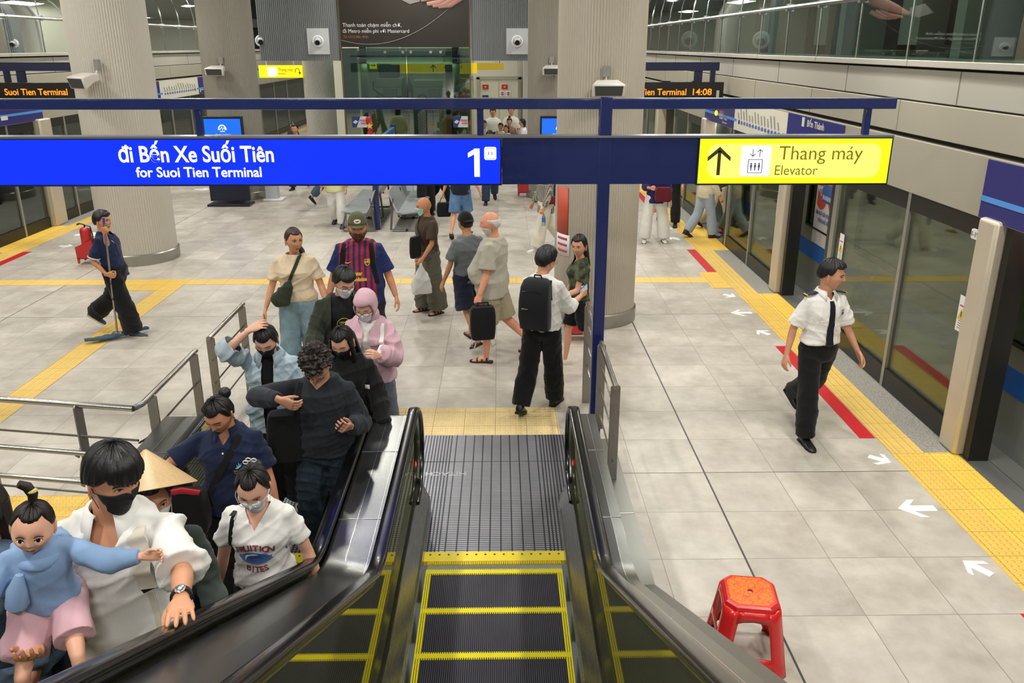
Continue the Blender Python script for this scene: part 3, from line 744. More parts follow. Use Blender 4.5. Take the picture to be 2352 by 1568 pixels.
# yellow lift sign
m = MB(); m.box(1.598, 3.176, 6.44, 6.56, 2.400, 2.783, 0); m.box(1.610, 3.164, 6.436, 6.44, 2.414, 2.774, 1); m.prism(rrect(1.68, 3.09, 2.46, 2.735, .08), 'y', 6.4355, 6.437, 5)
up_arrow(m, 1.772, 2.597, .185, .228, .026, 6.430, 6.436, 2)
m.prism(rrect(1.949, 2.191, 2.478, 2.720, .018), 'y', 6.431, 6.436, 3)
ring2(m, [(2.008, 2.500), (2.128, 2.500), (2.128, 2.612), (2.008, 2.612)], .008, 6.428, 6.431, 4)
for x in (2.036, 2.068, 2.100): m.cyl((x, 6.431, 2.576), (x, 6.428, 2.576), .0075, n=10, mi=4); m.box(x-.009, x+.009, 6.428, 6.431, 2.545, 2.568, 4); m.box(x-.005, x+.005, 6.428, 6.431, 2.520, 2.545, 4)
up_arrow(m, 2.043, 2.662, .045, .062, .006, 6.428, 6.431, 4, -1); up_arrow(m, 2.100, 2.662, .045, .062, .006, 6.428, 6.431, 4)
fit(m, 'Thang máy', 2.256, 2.938, 2.607, .108, 6.434, 6, -.004); fit(m, 'Elevator', 2.237, 2.585, 2.483, .078, 6.434, 6, -.004)
o = m.build('lift_sign', [MT_NAVY2, MT_YGLOW, MT_INK, MT_WGLOW, MT_INKB, MT_YGLOWB, MT_INKY], smooth=False)
tag(o, 'lit yellow Elevator sign with upward arrow, right of the navy post', 'sign')

# far train indicator frames with LED boards
for xa, xb, xp, st, br, lb in ((-8.9, -6.6, -6.65, -8.73, -8.48, 'far dark sign frame holding the left LED board, its post behind the left column'), (1.70, 3.91, 1.76, 3.81, 3.55, 'far dark sign frame holding the right LED board, its post behind the thick column')):
    t = thing('sign_frame', lb, 'sign frame', (xp, 14.7, 0))
    MB().box(-.05, .05, -.05, .05, 0, 3.2).build('post', MT_NAVY, t, bevel=.008); MB().box(xa-xp, xb-xp, -.05, .05, 3.06, 3.205).build('top_beam', MT_NAVY2, t, smooth=False)
    MB().box(st-xp-.04, st-xp+.04, -.04, .04, 2.865, 3.07).build('strut', MT_NAVY2, t, smooth=False); MB().box(br-xp-.07, br-xp+.07, -.03, .03, 2.865, 3.07).build('bracket', MT_NAVY2, t, smooth=False)
MT_LED = EM('led_orange', 'ff8c1e', 1.9); MT_LEDB = M('led_board', '14100e', .35); MT_GREY = M('board_grey', 'a8adb0', .5)
m = MB(); m.box(-8.98, -7.2, 14.6, 14.8, 2.59, 2.862, 0); fit(m, 'Suoi Tien Terminal', -8.767, -7.665, 2.654, .107, 14.595, 1, .012); fit(m, '2', -8.95, -8.87, 2.60, .125, 14.595, 2, .01)
tag(m.build('led_board', [MT_LEDB, MT_LED, MT_GREY], smooth=False), 'left LED board with orange Suoi Tien Terminal lettering and number 2', 'train display', 'LED boards')
m = MB(); m.box(1.83, 4.0, 14.6, 14.8, 2.59, 2.865, 0); fit(m, 'Suoi Tien Terminal', 2.215, 3.333, 2.645, .108, 14.595, 1, .012); fit(m, '14:08', 3.451, 3.791, 2.645, .108, 14.595, 1, .012); fit(m, '1', 3.875, 3.925, 2.605, .118, 14.595, 2, .014)
for i in range(4): m.box(1.8+.55*i, 1.95+.55*i, 14.65, 14.75, 2.865, 2.885, 0)
tag(m.build('led_board', [MT_LEDB, MT_LED, MT_GREY], smooth=False), 'right LED board showing 14:08 beside the thick column', 'train display', 'LED boards')

# wall info bands on the fascia
MT_NB = M('band_navy', '2a2a72', .4, .1); MT_NBW = M('band_white', 'd2d0c4', .5); MT_STRIPE = M('band_stripe', '4f8fd8', .4); MT_MAPL = M('map_line', '55609a', .5); MT_TXTG = M('map_text', '77776f', .6)
MT_MAPR = M('map_red', 'b04a50', .6)
def band(side, y0, y1, mp, lb, texts=(), seed=1):
    xf = XR-.045 if side > 0 else XL+.045; rg = random.Random(seed)
    xo = lambda d: (min(xf, xf-side*d), max(xf, xf-side*d))
    m = MB(); a, b = xo(.006); m.box(a, b, y0, y1, 2.10, 2.585, 0)
    if mp: a, b = xo(.009); m.box(a, b, mp[0], mp[1], 2.10, 2.585, 1)
    a, b = xo(.011)
    for q0, q1 in ([(y0, mp[0]+.15), (mp[1]-.15, y1)] if mp else [(y0, y1)]): m.box(a, b, q0, q1, 2.24, 2.285, 2)
    if mp:
        a, b = xo(.013); n = 14
        for i in range(n):
            yy = mp[0]+.3+(mp[1]-mp[0]-.6)*i/(n-1); m.box(a, b, yy-.035, yy+.035, 2.22, 2.275, 3)
            if i < n-1: yn = mp[0]+.3+(mp[1]-mp[0]-.6)*(i+.5)/(n-1); m.box(a, b, yn-.03, yn+.03, 2.238, 2.26, 5)
            L = rg.uniform(.10, .2); d = .5*L*(-side)
            for q in (0, .03): m.add([(b if side < 0 else a, yy+q*1.2, 2.30), (b if side < 0 else a, yy+q*1.2+.014, 2.30), (b if side < 0 else a, yy+q*1.2+.014-d, 2.30+L), (b if side < 0 else a, yy+q*1.2-d, 2.30+L)], [(0, 1, 2, 3)], 4)
        m.box(a, b, mp[1]-.33 if side > 0 else mp[1]-.33, mp[1]-.27, 2.21, 2.285, 6)
    rgt = (0, -1, 0) if side > 0 else (0, 1, 0)
    for txt, yy0, yy1, zb, cp in texts:
        o0 = Vector((xf-side*.009, 0, 0)); q = (-yy0, -yy1) if side > 0 else (yy0, yy1)
        if txt == '[]': a, b = xo(.012); m.box(a, b, min(yy0, yy1), max(yy0, yy1), zb, zb+cp, 1)
        else: fit(m, txt, q[0], q[1], zb, cp, 0, 1, .01, org=o0, right=rgt, depth=.002)
    o = m.build('info_band', [MT_NB, MT_NBW, MT_STRIPE, MT_MAPL, MT_TXTG, M('band_lightblue', '9fb0d8', .5), MT_MAPR], smooth=False, rec=False)
    return tag(o, lb, 'info panel', 'information bands above the screens')
band(1, 9.5, 16.1, (11.42, 14.04), 'information band with route map above the open door on the right', [('Bến Thành', 10.67, 10.10, 2.465, .085), ('[]', 10.86, 10.78, 2.45, .12), ('Suối Tiên', 15.0, 14.5, 2.20, .04), ('Terminal', 14.8, 14.5, 2.14, .03)])
band(1, -.4, 6.6, (-.3, .8), 'navy information band at the upper right picture edge')
band(-1, 9.6, 16.17, (10.2, 12.8), 'navy information band on the left fascia at the picture edge', [('[]', 14.8, 15.0, 2.19, .07), ('Tiên', 14.2, 14.65, 2.17, .07)], 3)
band(-1, 21.2, 27.4, (21.9, 24.7), 'route map band on the left fascia between the columns', [('[]', 25.15, 25.25, 2.45, .12), ('Bến Thành', 25.3, 26.2, 2.48, .08), ('Bến', 25.35, 25.8, 2.36, .06), ('[]', 24.8, 24.86, 2.15, .1), ('Suối Tiên', 24.9, 25.3, 2.2, .05)], 4)
tag(MB().ell((XR-.10, 15.08, 2.29), (.03, .04, .05), 12, 8).build('warning_lamp', EM('amber_lamp', 'ffb81e', 2.5)), 'small glowing amber lamp on the right fascia band', 'lamp')

# stickers on the glass
MT_STK = M('sticker_white', 'e8e8ea', .5); MT_WARN = M('warning_yellow', 'd8b22a', .5); MT_TXTR = M('sticker_red', 'c84a58', .6)
def sticker(y0, y1, z0, z1, lb):
    m = MB(); x = XR-.012; m.box(x-.002, x, y0, y1, z0, z1, 0); yc = (y0+y1)/2; zc = z0+(z1-z0)*.48; h = (y1-y0)*.55
    m.prism([(yc-h*.8, zc-h*.7), (yc+h*.8, zc-h*.7), (yc, zc+h*.9)], 'x', x-.0035, x-.002, 1); m.box(x-.0045, x-.0035, yc-.006, yc+.006, zc-h*.3, zc+h*.45, 3)
    m.box(x-.003, x-.002, y0+.02, y1-.02, z1-.10, z1-.085, 2)
    for i in range(4): m.box(x-.003, x-.002, y0+.02, y1-.03, z0+.03+.022*i, z0+.037+.022*i, 4)
    tag(m.build('warning_sticker', [MT_STK, MT_WARN, MT_TXTR, MT_INK, MT_TXTG], smooth=False), lb, 'sticker', 'warning stickers on the screen glass')
sticker(6.58, 6.70, 1.04, 1.37, 'white warning sticker with yellow triangle on the glass right of the guard')
sticker(11.50, 11.61, 1.06, 1.38, 'white warning sticker on the glass bay beyond the guard'); sticker(9.20, 9.32, 1.0, 1.33, 'warning sticker seen on the glass right of the guard, near the white frame')
m = MB(); m.prism([(p[0], p[1]) for p in rrect(6.535, 6.655, 1.90, 1.985, .015)], 'x', XR-.05, XR-.035, 0)
fit(m, '1-19', -6.645, -6.545, 1.922, .042, 0, 1, .01, org=(XR-.052, 0, 0), right=(0, -1, 0))
tag(m.build('number_plate', [MT_STK, M('plate_ink', '6a6a70', .5)], smooth=False), 'small white plate numbered 1-19 at the top of the nearest screen bay', 'sign')

# grey bulkhead panels with air nozzles, lift shaft
MT_BULK = M('ribbed_bulkhead', '84888b', .5, .3); MT_BULK2 = M('bulkhead_pale', 'c6c9cc', .5)
for x0, x1, nm in ((-6.05, -4.05, 'left'), (-.72, 1.50, 'right')):
    m = MB(); m.box(x0, x1, 21.02, 21.4, 3.12, 6.6)
    nn = int((x1-x0)/.05)
    for i in range(nn): m.box(x0+.05*i+.012, x0+.05*i+.034, 21.005, 21.02, 3.12, 6.6)
    struct(m.build('wall_bulkhead_'+nm, MT_BULK, smooth=False))
def nozzle(x, y, z, lb, plate=True, ax=0, sc=1.):
    t = thing('air_nozzle', lb, 'air nozzle', (x, y, z), ax, 'round air nozzles')
    if plate: MB().box(-.27, .27, -.03, .01, -.31, .31).build('mounting_plate', MT_BULK2, t, bevel=.004)
    q = MB().tube([(.118*sc*math.cos(2*PI*i/28), -.05, .118*sc*math.sin(2*PI*i/28)) for i in range(28)], .026*sc, 8, closed=True); q.build('outer_ring', MT_STK, t)
    MB().ell((0, -.035, .01), (.095*sc, .085*sc, .095*sc), 20, 12).build('ball', MT_BULK2, t)
    MB().cyl((0, -.04, -.01), (0, -.135*sc, -.035*sc), .055*sc, .062*sc, 20).build('throat', M('throat_black', '0b0b0b', .6), t)
nozzle(-4.56, 21.0, 3.585, 'air nozzle on the square plate left of the dark advertisement'); nozzle(.435, 21.0, 3.585, 'air nozzle on the square plate right of the dark advertisement')
nozzle(-6.02, 21.1, 3.60, 'air nozzle half hidden by the left grey column', False, R(10))
nozzle(XR+.25, 19.2, 3.62, 'farther air nozzle behind the right vault glass', False, R(-20), 1.3); nozzle(XR+.25, 13.9, 3.575, 'nearer air nozzle behind the right vault glass', False, R(-20)); nozzle(XL-.2, 22.4, 3.58, 'air nozzle behind the left vault glass', False, R(20), 1.2)  # extra nozzles built behind the vault glass in place of its reflections
# glass lift shaft
t = thing('lift_shaft', 'glass lift shaft with machinery below the dark advertisement', 'lift', (-2.37, 21.0, 0))
def LS(mb, nm, mt, par=None, **kw):
    o = mb.build(nm, mt, None, **kw); o.data.transform(Matrix.Translation((2.37, -21.0, 0))); o.parent = par or t; return o
MT_LG = GLASS('lift_glass', 'b6c8b8', .82, .02); MT_GG = M('lift_frame', '8d9a88', .4, .4); MT_MACH = M('machine_olive', '7d8372', .5, .3); MT_MACHD = M('machine_dark', '2d3230', .6)
for x0, x1 in ((-4.0, -2.38), (-2.36, -.76)): LS(MB().box(x0, x1, 21.0, 21.012, 0, 3.42), 'glass_panel', MT_LG, smooth=False)
for x in (-4.0, -.76): LS(MB().box(x-.006, x+.006, 21.0, 23.2, 0, 3.42), 'side_glass', MT_LG, smooth=False)
for x in (-4.0, -.76): LS(MB().box(x-.02, x+.02, 20.97, 21.03, 0, 6.5), 'corner_post', M('corner_brown', '6d5e48', .4, .4), smooth=False)
for x in (-3.55, -1.15): LS(MB().box(x-.09, x+.09, 21.5, 21.68, 0, 6.4), 'shaft_column', MT_GG, smooth=False)
LS(MB().box(-3.7, -1.0, 21.5, 21.6, 3.20, 3.34), 'cross_beam', MT_GG, smooth=False); LS(MB().box(-3.7, -1.0, 21.5, 21.6, 3.04, 3.15), 'cross_beam', MT_GG, smooth=False)
for x in (-2.9, -2.45, -2.25, -1.75, -1.5): LS(MB().cyl((x, 20.96, 3.33), (x, 21.05, 3.33), .035, n=10), 'glass_clamp', MT_STEEL)
LS(MB().box(-3.32, -2.6, 21.8, 22.5, 2.42, 2.68), 'cab_frame', MT_MACH, bevel=.02); LS(MB().box(-2.3, -1.3, 21.8, 22.5, 2.42, 2.62), 'cab_frame', MT_MACH, bevel=.02)
LS(MB().box(-3.2, -2.7, 21.8, 22.3, 2.68, 3.0), 'drive_unit', MT_MACHD, bevel=.02); LS(MB().box(-1.45, -1.22, 21.8, 22.3, 1.2, 3.0), 'guide_rail_box', MT_MACHD, smooth=False)
LS(MB().ell((-2.48, 21.9, 2.35), (.16, .2, .34), 14, 10), 'pulley', MT_MACHD)
LS(MB().box(-3.1, -2.75, 21.7, 21.9, 2.1, 2.42), 'junction_box', MT_MACH, bevel=.01); LS(MB().box(-1.9, -1.6, 21.7, 21.9, 2.0, 2.42), 'junction_box', MT_MACH, bevel=.01)
LS(MB().tube([(-3.35, 21.75, 2.6), (-3.36, 21.75, 2.4), (-3.2, 21.75, 2.25), (-2.9, 21.75, 2.16), (-2.6, 21.75, 2.2)], .03, 8), 'cable', MT_MACHD); LS(MB().tube([(-2.2, 21.75, 2.2), (-2.05, 21.75, 2.25), (-1.85, 21.75, 2.05), (-1.5, 21.75, 2.0), (-1.35, 21.75, 2.3)], .03, 8), 'cable', MT_MACHD)
LS(MB().box(-2.43, -2.36, 21.6, 21.7, 0, 2.3), 'centre_mullion', MT_GG, smooth=False)
for x in (-2.75, -2.05): LS(MB().box(x-.22, x+.22, 22.2, 22.25, 0, 1.9), 'cab_door', M('cab_door_grey', '58605e', .4, .5), smooth=False)
LS(MB().box(-3.9, -.85, 24.1, 24.2, 0, 6.4), 'rear_panel', M('shaft_rear', '9aa698', .6), smooth=False); LS(MB().box(-3.2, -1.4, 22.9, 23.0, 6.2, 6.25), 'shaft_fill_panel', EM('shaft_fill_panel', 'e4f4e4', 6), smooth=False)  # glowing panel added high up to brighten the dark shaft
area(-2.4, 22.2, 4.4, 1.6, .8, 45, (.9, 1, .88)); area(-2.4, 21.3, 3.0, 2.4, .1, 10, (.9, 1, .88), (R(60), 0, 0))  # fill lamps added inside the shaft to light the machinery
# advertisement panel with hand and card
m = MB(); m.box(-3.98, -.78, 20.95, 20.99, 3.45, 6.2, 0)
fit(m, 'Thanh toán chạm miễn chờ,', -3.92, -2.46, 3.93, .088, 20.947, 1, -.004); fit(m, 'đi Metro miễn phí với Mastercard', -3.92, -2.27, 3.79, .085, 20.947, 1, -.004); fit(m, 'Từ 12/12 đến 10/01', -3.92, -3.30, 3.665, .055, 20.947, 2, -.004)
m.tube([(-3.98+2.9*i/24, 20.945, 3.615+.0*i+ (((i/24)-.24)**2)*1.75-.1) for i in range(25)], .006, 4, 3)
m.prism([(-2.56, 4.62), (-2.22, 4.46), (-1.98, 4.52), (-1.95, 4.75), (-2.3, 4.9)], 'y', 20.935, 20.95, 4)
o = m.build('advertisement', [M('advert_dark', '2a241d', .3, 0, .5), M('advert_white', 'dcdcdc', .5), M('advert_orange', 'a8683a', .5), M('advert_line', '8d8a86', .5), M('card_grey', '77736e', .4)], smooth=False)
tag(o, 'dark payment advertisement above the glass lift shaft', 'advertisement')
hm = MB()
for dx, dz, L, an in ((0, 0, .34, 0), (.12, -.10, .26, -8), (.26, -.14, .24, -14), (.40, -.16, .22, -20)):
    a = R(an); hm.tube([(-1.58+dx+L, 20.90, 4.66+dz+.10), (-1.72+dx+.1, 20.89, 4.60+dz), (-1.92+dx, 20.90, 4.56+dz)], [.07, .062, .045], 10)
hm.tube([(-1.95, 20.9, 4.56), (-1.5, 20.9, 4.72), (-.9, 20.9, 4.98)], [.06, .16, .2], 14)
h = hm.build('printed_hand', M('advert_skin', 'a8796c', .5), o); h.data.transform(Matrix.Diagonal((1, .25, 1, 1)) @ Matrix.Identity(4)); h.location = (0, 15.70, 0)
for (x, lb) in ((-3.64, 'free wifi sign on the lift glass, left one'), (-1.03, 'free wifi sign on the lift glass, right one')):
    m = MB(); m.box(x-.19, x+.19, 20.96, 20.975, 1.47, 1.75, 0); m.prism([(x-.19, 1.47), (x-.08, 1.47), (x+.03, 1.75), (x-.19, 1.75)], 'y', 20.955, 20.961, 1)
    fit(m, 'FREE', x+.01, x+.175, 1.62, .05, 20.954, 2, .02); fit(m, 'WIFI', x+.03, x+.175, 1.545, .05, 20.954, 2, .02)
    m.prism([(x-.17, 1.60), (x-.10, 1.56), (x-.03, 1.62), (x-.10, 1.66)], 'y', 20.952, 20.956, 0)
    tag(m.build('wifi_sign', [MT_BULK2, M('wifi_navy', '24326e', .5), M('wifi_red', 'c02838', .5)], smooth=False), lb, 'sign', 'free wifi signs')
# hanging flag in front of the shaft, notice board, red stand
m = MB(); pts = [[(-3.33+dx*.12+(.02*math.sin(z*14)), 20.55+.02*math.cos(9*z+dx*2), z) for dx in (-.5, -.17, .17, .5)] for z in [1.30+.06*i for i in range(9)]]
m.loft(pts, cap=False, close=False); star(m, (-3.31, 20.5, 1.55), .085, mi=1)
o = m.build('hanging_flag', [MT_FLAG, MT_STAR], ang=60, rec=False); sd = o.modifiers.new('thick', 'SOLIDIFY'); sd.thickness = .006; tag(o, 'red flag with yellow star hanging on its pole before the lift glass', 'flag')
MB().cyl((-3.32, 20.56, .0), (-3.32, 20.56, 1.85), .012, n=8).build('flag_pole', MT_STEEL, o)
t = thing('notice_board', 'long notice board on navy posts between the two grey benches', 'notice board', (-2.45, 15.5, 0))
MB().box(-.02, .03, .05, 3.0, .75, 1.66).build('board', MT_BULK2, t, smooth=False); MB().box(-.03, .04, .05, 3.0, 1.60, 1.72).build('top_strip', M('strip_blue', '3c6fa0', .4), t, smooth=False)
for y in (0, 3.0): MB().box(-.055, .055, y-.05, y+.05, 0, 1.78).build('leg', MT_NAVY, t, bevel=.006)
m = MB()
for j in range(4):
    for i in range(6): m.box(.03, .033, .3+.7*j, .3+.7*j+(.5 if i else .3), 1.45-.09*i, 1.48-.09*i)
m.build('notice_lines', MT_TXTG, t, smooth=False)
# yellow lift sign at the back left
t = thing('lift_sign', 'lit yellow lift sign with curved arrow at the far left', 'sign', (-6.0, 22.9, 0))
MB().box(-.66, .52, -.05, .05, 2.64, 2.97).build('lightbox', MT_YGLOW, t, smooth=False); MB().prism(rrect(-.42, -.16, 2.68, 2.92, .04), 'y', -.06, -.05).build('pictogram_field', MT_WGLOW, t, smooth=False)
m = MB(); fit(m, 'Thang máy', -.12, .28, 2.82, .075, -.055, 0, .0); fit(m, 'Elevator', -.12, .08, 2.73, .045, -.055, 0)
m.tube([(.34, -.055, 2.78), (.35, -.055, 2.86), (.40, -.055, 2.89), (.45, -.055, 2.86), (.46, -.055, 2.76)], .009, 6); m.prism([(.42, 2.79), (.50, 2.79), (.47, 2.72)], 'y', -.06, -.052); m.build('lettering', MT_INKY, t, smooth=False)
for x in (-.45, .3): MB().box(x-.015, x+.015, -.02, .02, 2.97, 6.6).build('hanger', MT_BULK2, t, smooth=False)
t = thing('exit_sign', 'small green exit sign hidden behind the left grey column', 'sign', (-7.0, 23.4, 0)); MB().box(-.14, .14, -.03, .03, 2.60, 2.85).build('lightbox', EM('green_sign', '38c48a', .9), t, smooth=False); MB().box(-.01, .01, -.01, .01, 2.85, 6.6).build('hanger', MT_BULK2, t, smooth=False)
m = MB(); m.box(-3.62, -3.42, 22.95, 22.98, 2.87, 3.06, 0); m.prism([(-3.59, 2.955), (-3.49, 2.955), (-3.49, 2.93), (-3.45, 2.965), (-3.49, 3.0), (-3.49, 2.975), (-3.59, 2.975)], 'y', 22.945, 22.95, 1)
tag(m.build('arrow_sign', [MT_YGLOW, MT_INK], smooth=False), 'small yellow arrow sign seen through the left of the lift glass', 'sign')
t = thing('exit_sign', 'yellow way-out sign with upward arrow seen through the lift glass', 'sign', (-1.7, 23.3, 0))  # solid sign with reversed lettering, built in place of a reflection
MB().box(-1.35, 1.05, -.05, .05, 2.74, 3.02).build('lightbox', EM('way_out_yellow', 'f0cc28', .95), t, smooth=False)
m = MB(); fit(m, 'Lối ra', -.32, .18, 2.88, .075, -.055, 0); fit(m, 'Exit', -.05, .16, 2.79, .05, -.055, 0); up_arrow(m, .48, 2.88, .17, .2, .022, -.056, -.05); o = m.build('lettering', MT_INK, t, smooth=False)
o.scale = (-1, 1, 1); o.location = (.3, 0, 0)
for x in (-1.1, .9): MB().box(x-.015, x+.015, -.02, .02, 3.02, 6.6).build('hanger', MT_BULK2, t, smooth=False)

# wall-of-column loudspeakers
MT_SPK = M('speaker_shell', 'c9c5bd', .4, .05); MT_GRIL = M('speaker_grille', '3a3b38', .7)
def speaker(x, y, z, rz, sc, lb):
    t = thing('loudspeaker', lb, 'loudspeaker', (x, y, z), rz, 'column loudspeakers'); t.scale = (sc,)*3
    m = MB(); A = [(-.22, -.30, -.11), (.22, -.30, -.11), (.22, -.34, .05), (-.22, -.34, .05)]; B = [(-.15, -.16, -.03), (.15, -.16, -.03), (.15, -.16, .10), (-.15, -.16, .10)]; Cc = [(-.11, -.05, .0), (.11, -.05, .0), (.11, -.05, .09), (-.11, -.05, .09)]
    m.loft([A, B, Cc]); m.build('shell', MT_SPK, t, bevel=.02)
    MB().add([(-.17, -.312, -.09), (.17, -.312, -.09), (.18, -.346, .03), (-.18, -.346, .03), (-.17, -.30, -.09), (.17, -.30, -.09), (.18, -.33, .03), (-.18, -.33, .03)], [(0, 1, 2, 3), (4, 7, 6, 5), (0, 4, 5, 1), (3, 2, 6, 7)]).build('grille', MT_GRIL, t, smooth=False)
    MB().box(-.05, .05, -.03, .02, .13, .27).build('junction_box', M('box_grey', '8d8b84', .5, .3), t, bevel=.005)
    MB().tube([(0, -.0, .17), (0, -.03, .10), (0, -.08, .05)], .014, 8).build('bracket', MT_SPK, t)
speaker(1.24, 9.60, 3.02, 0, .9, 'loudspeaker on the thick column right of the navy post'); speaker(-6.14, 12.70, 2.98, R(-38), 1.15, 'loudspeaker on the thick left column')
speaker(-6.22, 18.53, 2.96, R(-12), 1.05, 'loudspeaker on the grey column left of the bulkhead'); speaker(1.16, 18.53, 2.97, 0, 1.05, 'loudspeaker on the grey column right of the bulkhead')

# information screens on floor stands
MT_SCR = EM('screen_blue', '1c72ff', 1.0); MT_SCRW = EM('screen_white', 'ffffff', 1.2); MT_KIOSK = M('kiosk_navy', '1b1f33', .3, .2)
def kiosk(x, y, lb):
    t = thing('info_screen', lb, 'screen', (x, y, 0), 0, 'blue information screens on stands')
    MB().box(-.45, .45, -.05, .05, .10, 1.99).build('case', MT_KIOSK, t, bevel=.01); MB().box(-.48, .48, -.22, .22, 0, .05).build('base', MT_KIOSK, t, bevel=.01)
    m = MB().box(-.41, .41, -.056, -.05, 1.15, 1.94); m.build('display', MT_SCR, t, smooth=False)
    m = MB(); m.tube([(-.085, -.06, 1.70)]+[(-.085*math.cos(R(a)), -.06, 1.70+.105*math.sin(R(a))) for a in range(0, 181, 20)], .012, 6)
    m.tube([(-.055, -.06, 1.71), (0, -.06, 1.77), (.0, -.06, 1.70), (.055, -.06, 1.77), (.055, -.06, 1.70)], .009, 6)
    fit(m, 'HURC', -.055, .055, 1.655, .028, -.058, 0, .01); fit(m, '<hcmc metro>', -.17, .17, 1.585, .028, -.058, 0, .01); fit(m, '<chạm thẻ liền tay>', -.25, .25, 1.53, .03, -.058, 0, .01); m.build('display_text', MT_SCRW, t, smooth=False)
kiosk(-6.19, 18.1, 'blue information screen standing before the left grey column'); kiosk(1.34, 18.1, 'blue information screen half hidden by the thick right column')
t = thing('ticket_terminal', 'pale grey terminal on a foot right of the left blue screen', 'terminal', (-5.40, 18.7, 0))
MB().box(-.15, .15, -.10, .10, .04, 1.35).build('body', M('terminal_grey', 'b9bcc2', .4), t, bevel=.02); MB().box(-.2, .26, -.16, .2, 0, .05).build('foot', MT_STK, t, bevel=.015)
MB().box(-.11, .12, -.115, -.10, 1.05, 1.30).build('display', M('terminal_screen', '6a6f74', .2), t, smooth=False)

# back to back perforated bench seats
def bench(x, rz, lb):
    t = thing('bench_seat', lb, 'seat', (x, 0, 0), rz, 'grey perforated bench seats')
    MTS = M('seat_grey', 'b7bcc0', .35, .5); MTL = M('seat_frame', '6a6b70', .35, .7)
    prof = [(.60, .395), (.56, .42), (.46, .41), (.22, .385), (.12, .40), (.06, .50), (-.02, .72), (-.05, .80), (-.075, .80), (-.045, .70), (.035, .48), (.10, .375), (.22, .36), (.46, .385), (.55, .395), (.585, .375)]
    for i in range(4):
        m = MB(); m.prism([(p[0], p[1]) for p in prof], 'y', .62*i+.004, .62*i+.616); m.build('seat', MTS, t, ang=40)
    for yy in (.02, 1.24, 2.46):
        MB().tube([(.02, yy, .66), (-.04, yy, .04), (.02, yy, .02), (.55, yy, .02), (.60, yy, .06), (.50, yy, .37), (.10, yy, .34)], .02, 8).build('leg', MTL, t)
        MB().cyl((.27, yy-.03, .03), (.27, yy+.03, .03), .025, n=10).build('bolt', MT_DARK, t)
    MB().box(.22, .27, 0, 2.48, .30, .34).build('beam', MT_DARK, t, smooth=False)
    return t
b1 = bench(-2.12, 0, 'grey perforated bench facing right, behind the bald man in brown'); b1.location = (-2.12, 15.28, 0)
b2 = bench(-2.5, 0, 'grey perforated bench facing left, behind the man in the striped football shirt'); b2.location = (-2.52, 15.28, 0); b2.scale = (-1, 1, 1)

# notices on the thick column
for z0, z1, mt, lb, tx in ((1.20, 1.80, M('poster_orange', 'c8503a', .5), 'narrow orange notice curving on the left of the thick column', 0), (.92, 1.20, MT_STK, 'white notice with red print below the orange one on the thick column', 1)):
    m = MB(); r_ = .545; n = 8; A0 = R(196); A1 = R(222 if tx == 0 else 226)
    for q in range(2):
        rr = r_+.002*q
    m.loft([[(1.25+r_*math.cos(A0+(A1-A0)*i/n), 10.16+r_*math.sin(A0+(A1-A0)*i/n), z) for i in range(n+1)] for z in (z0, z1)], cap=False, close=False)
    if tx:
        for j, zz in enumerate((1.13, 1.05, .97)):
            m.loft([[(1.25+(r_+.003)*math.cos(A0+(A1-A0)*(.15+.7*i/n)), 10.16+(r_+.003)*math.sin(A0+(A1-A0)*(.15+.7*i/n)), zz+h_) for i in range(n+1)] for h_ in (0, .03)], cap=False, close=False, mi=1)
    o = m.build('notice', [mt, MT_TXTR], rec=False); sd = o.modifiers.new('thick', 'SOLIDIFY'); sd.thickness = .003; tag(o, lb, 'poster')

# red extinguisher in its stand; second stand far behind
def ext(x, y, rz, lb):
    t = thing('fire_extinguisher', lb, 'fire extinguisher', (x, y, 0), rz, 'fire extinguishers in red stands'); rd = M('extinguisher_red', 'b81c26', .35, 0, .5, coat=.3)
    m = MB(); m.cyl((0, 0, .12), (0, 0, .56), .085, n=20); m.ell((0, 0, .56), (.085, .085, .06), 20, 10); m.build('cylinder', rd, t)
    MB().tube([(0, 0, .6), (0, 0, .66), (-.07, 0, .68), (-.12, 0, .66)], .014, 8).build('handle', MT_DARK, t); MB().tube([(.02, 0, .65), (.09, 0, .63), (.11, 0, .5), (.105, 0, .3)], .011, 8).build('hose', MT_DARK, t)
    pr = [(-.16, .30), (.13, .42), (.15, .02), (.11, .02), (.10, .10), (-.10, .10), (-.12, .02), (-.15, .02)]
    for yy in (-.11, .105): MB().prism(pr, 'y', yy, yy+.006).build('stand_side', rd, t, smooth=False)
    MB().box(-.15, .13, -.11, .11, .10, .11).build('stand_shelf', rd, t, smooth=False)
ext(-6.92, 13.0, 0, 'red fire extinguisher in a stand left of the left column'); ext(.57, 19.1, 0, 'red fire extinguisher stand far behind, below the blue screen'); ext(.95, 9.25, 0, 'red fire extinguisher behind the smiling woman at the thick column')

# ================================================================ TRAIN (right track)
t = thing('metro_train', 'standing metro train with blue stripe behind the right screen doors', 'train', (4.62, 0, 0))
MT_TR = M('train_grey', '8b8b84', .45, .3); MT_TRB = M('train_blue', '1560c0', .4, .05); MT_POSTER = M('poster_white', 'd6d6dc', .5)
m = MB(); m.box(0, .08, -2, 30, -.9, .48)
wins = []
for i in range(-1, 7):
    o_ = 4.8*i; wins.append((1.15+o_, 2.1+o_)); wins.append((3.95+o_, 5.2+o_-.0))
cur = -2
segs = []
for a, b in sorted(wins):
    if a > 29: break
    m.box(0, .08, cur, a, .72, 2.7); m.box(0, .08, a, b, .72, .92); m.box(0, .08, a, b, 1.78, 2.7); cur = b; segs.append((a, b))
m.box(0, .08, cur, 30, .72, 2.7); m.build('side_panel', MT_TR, t, smooth=False)
MB().box(-.004, .08, -2, 30, .48, .72).build('blue_stripe', MT_TRB, t, smooth=False)
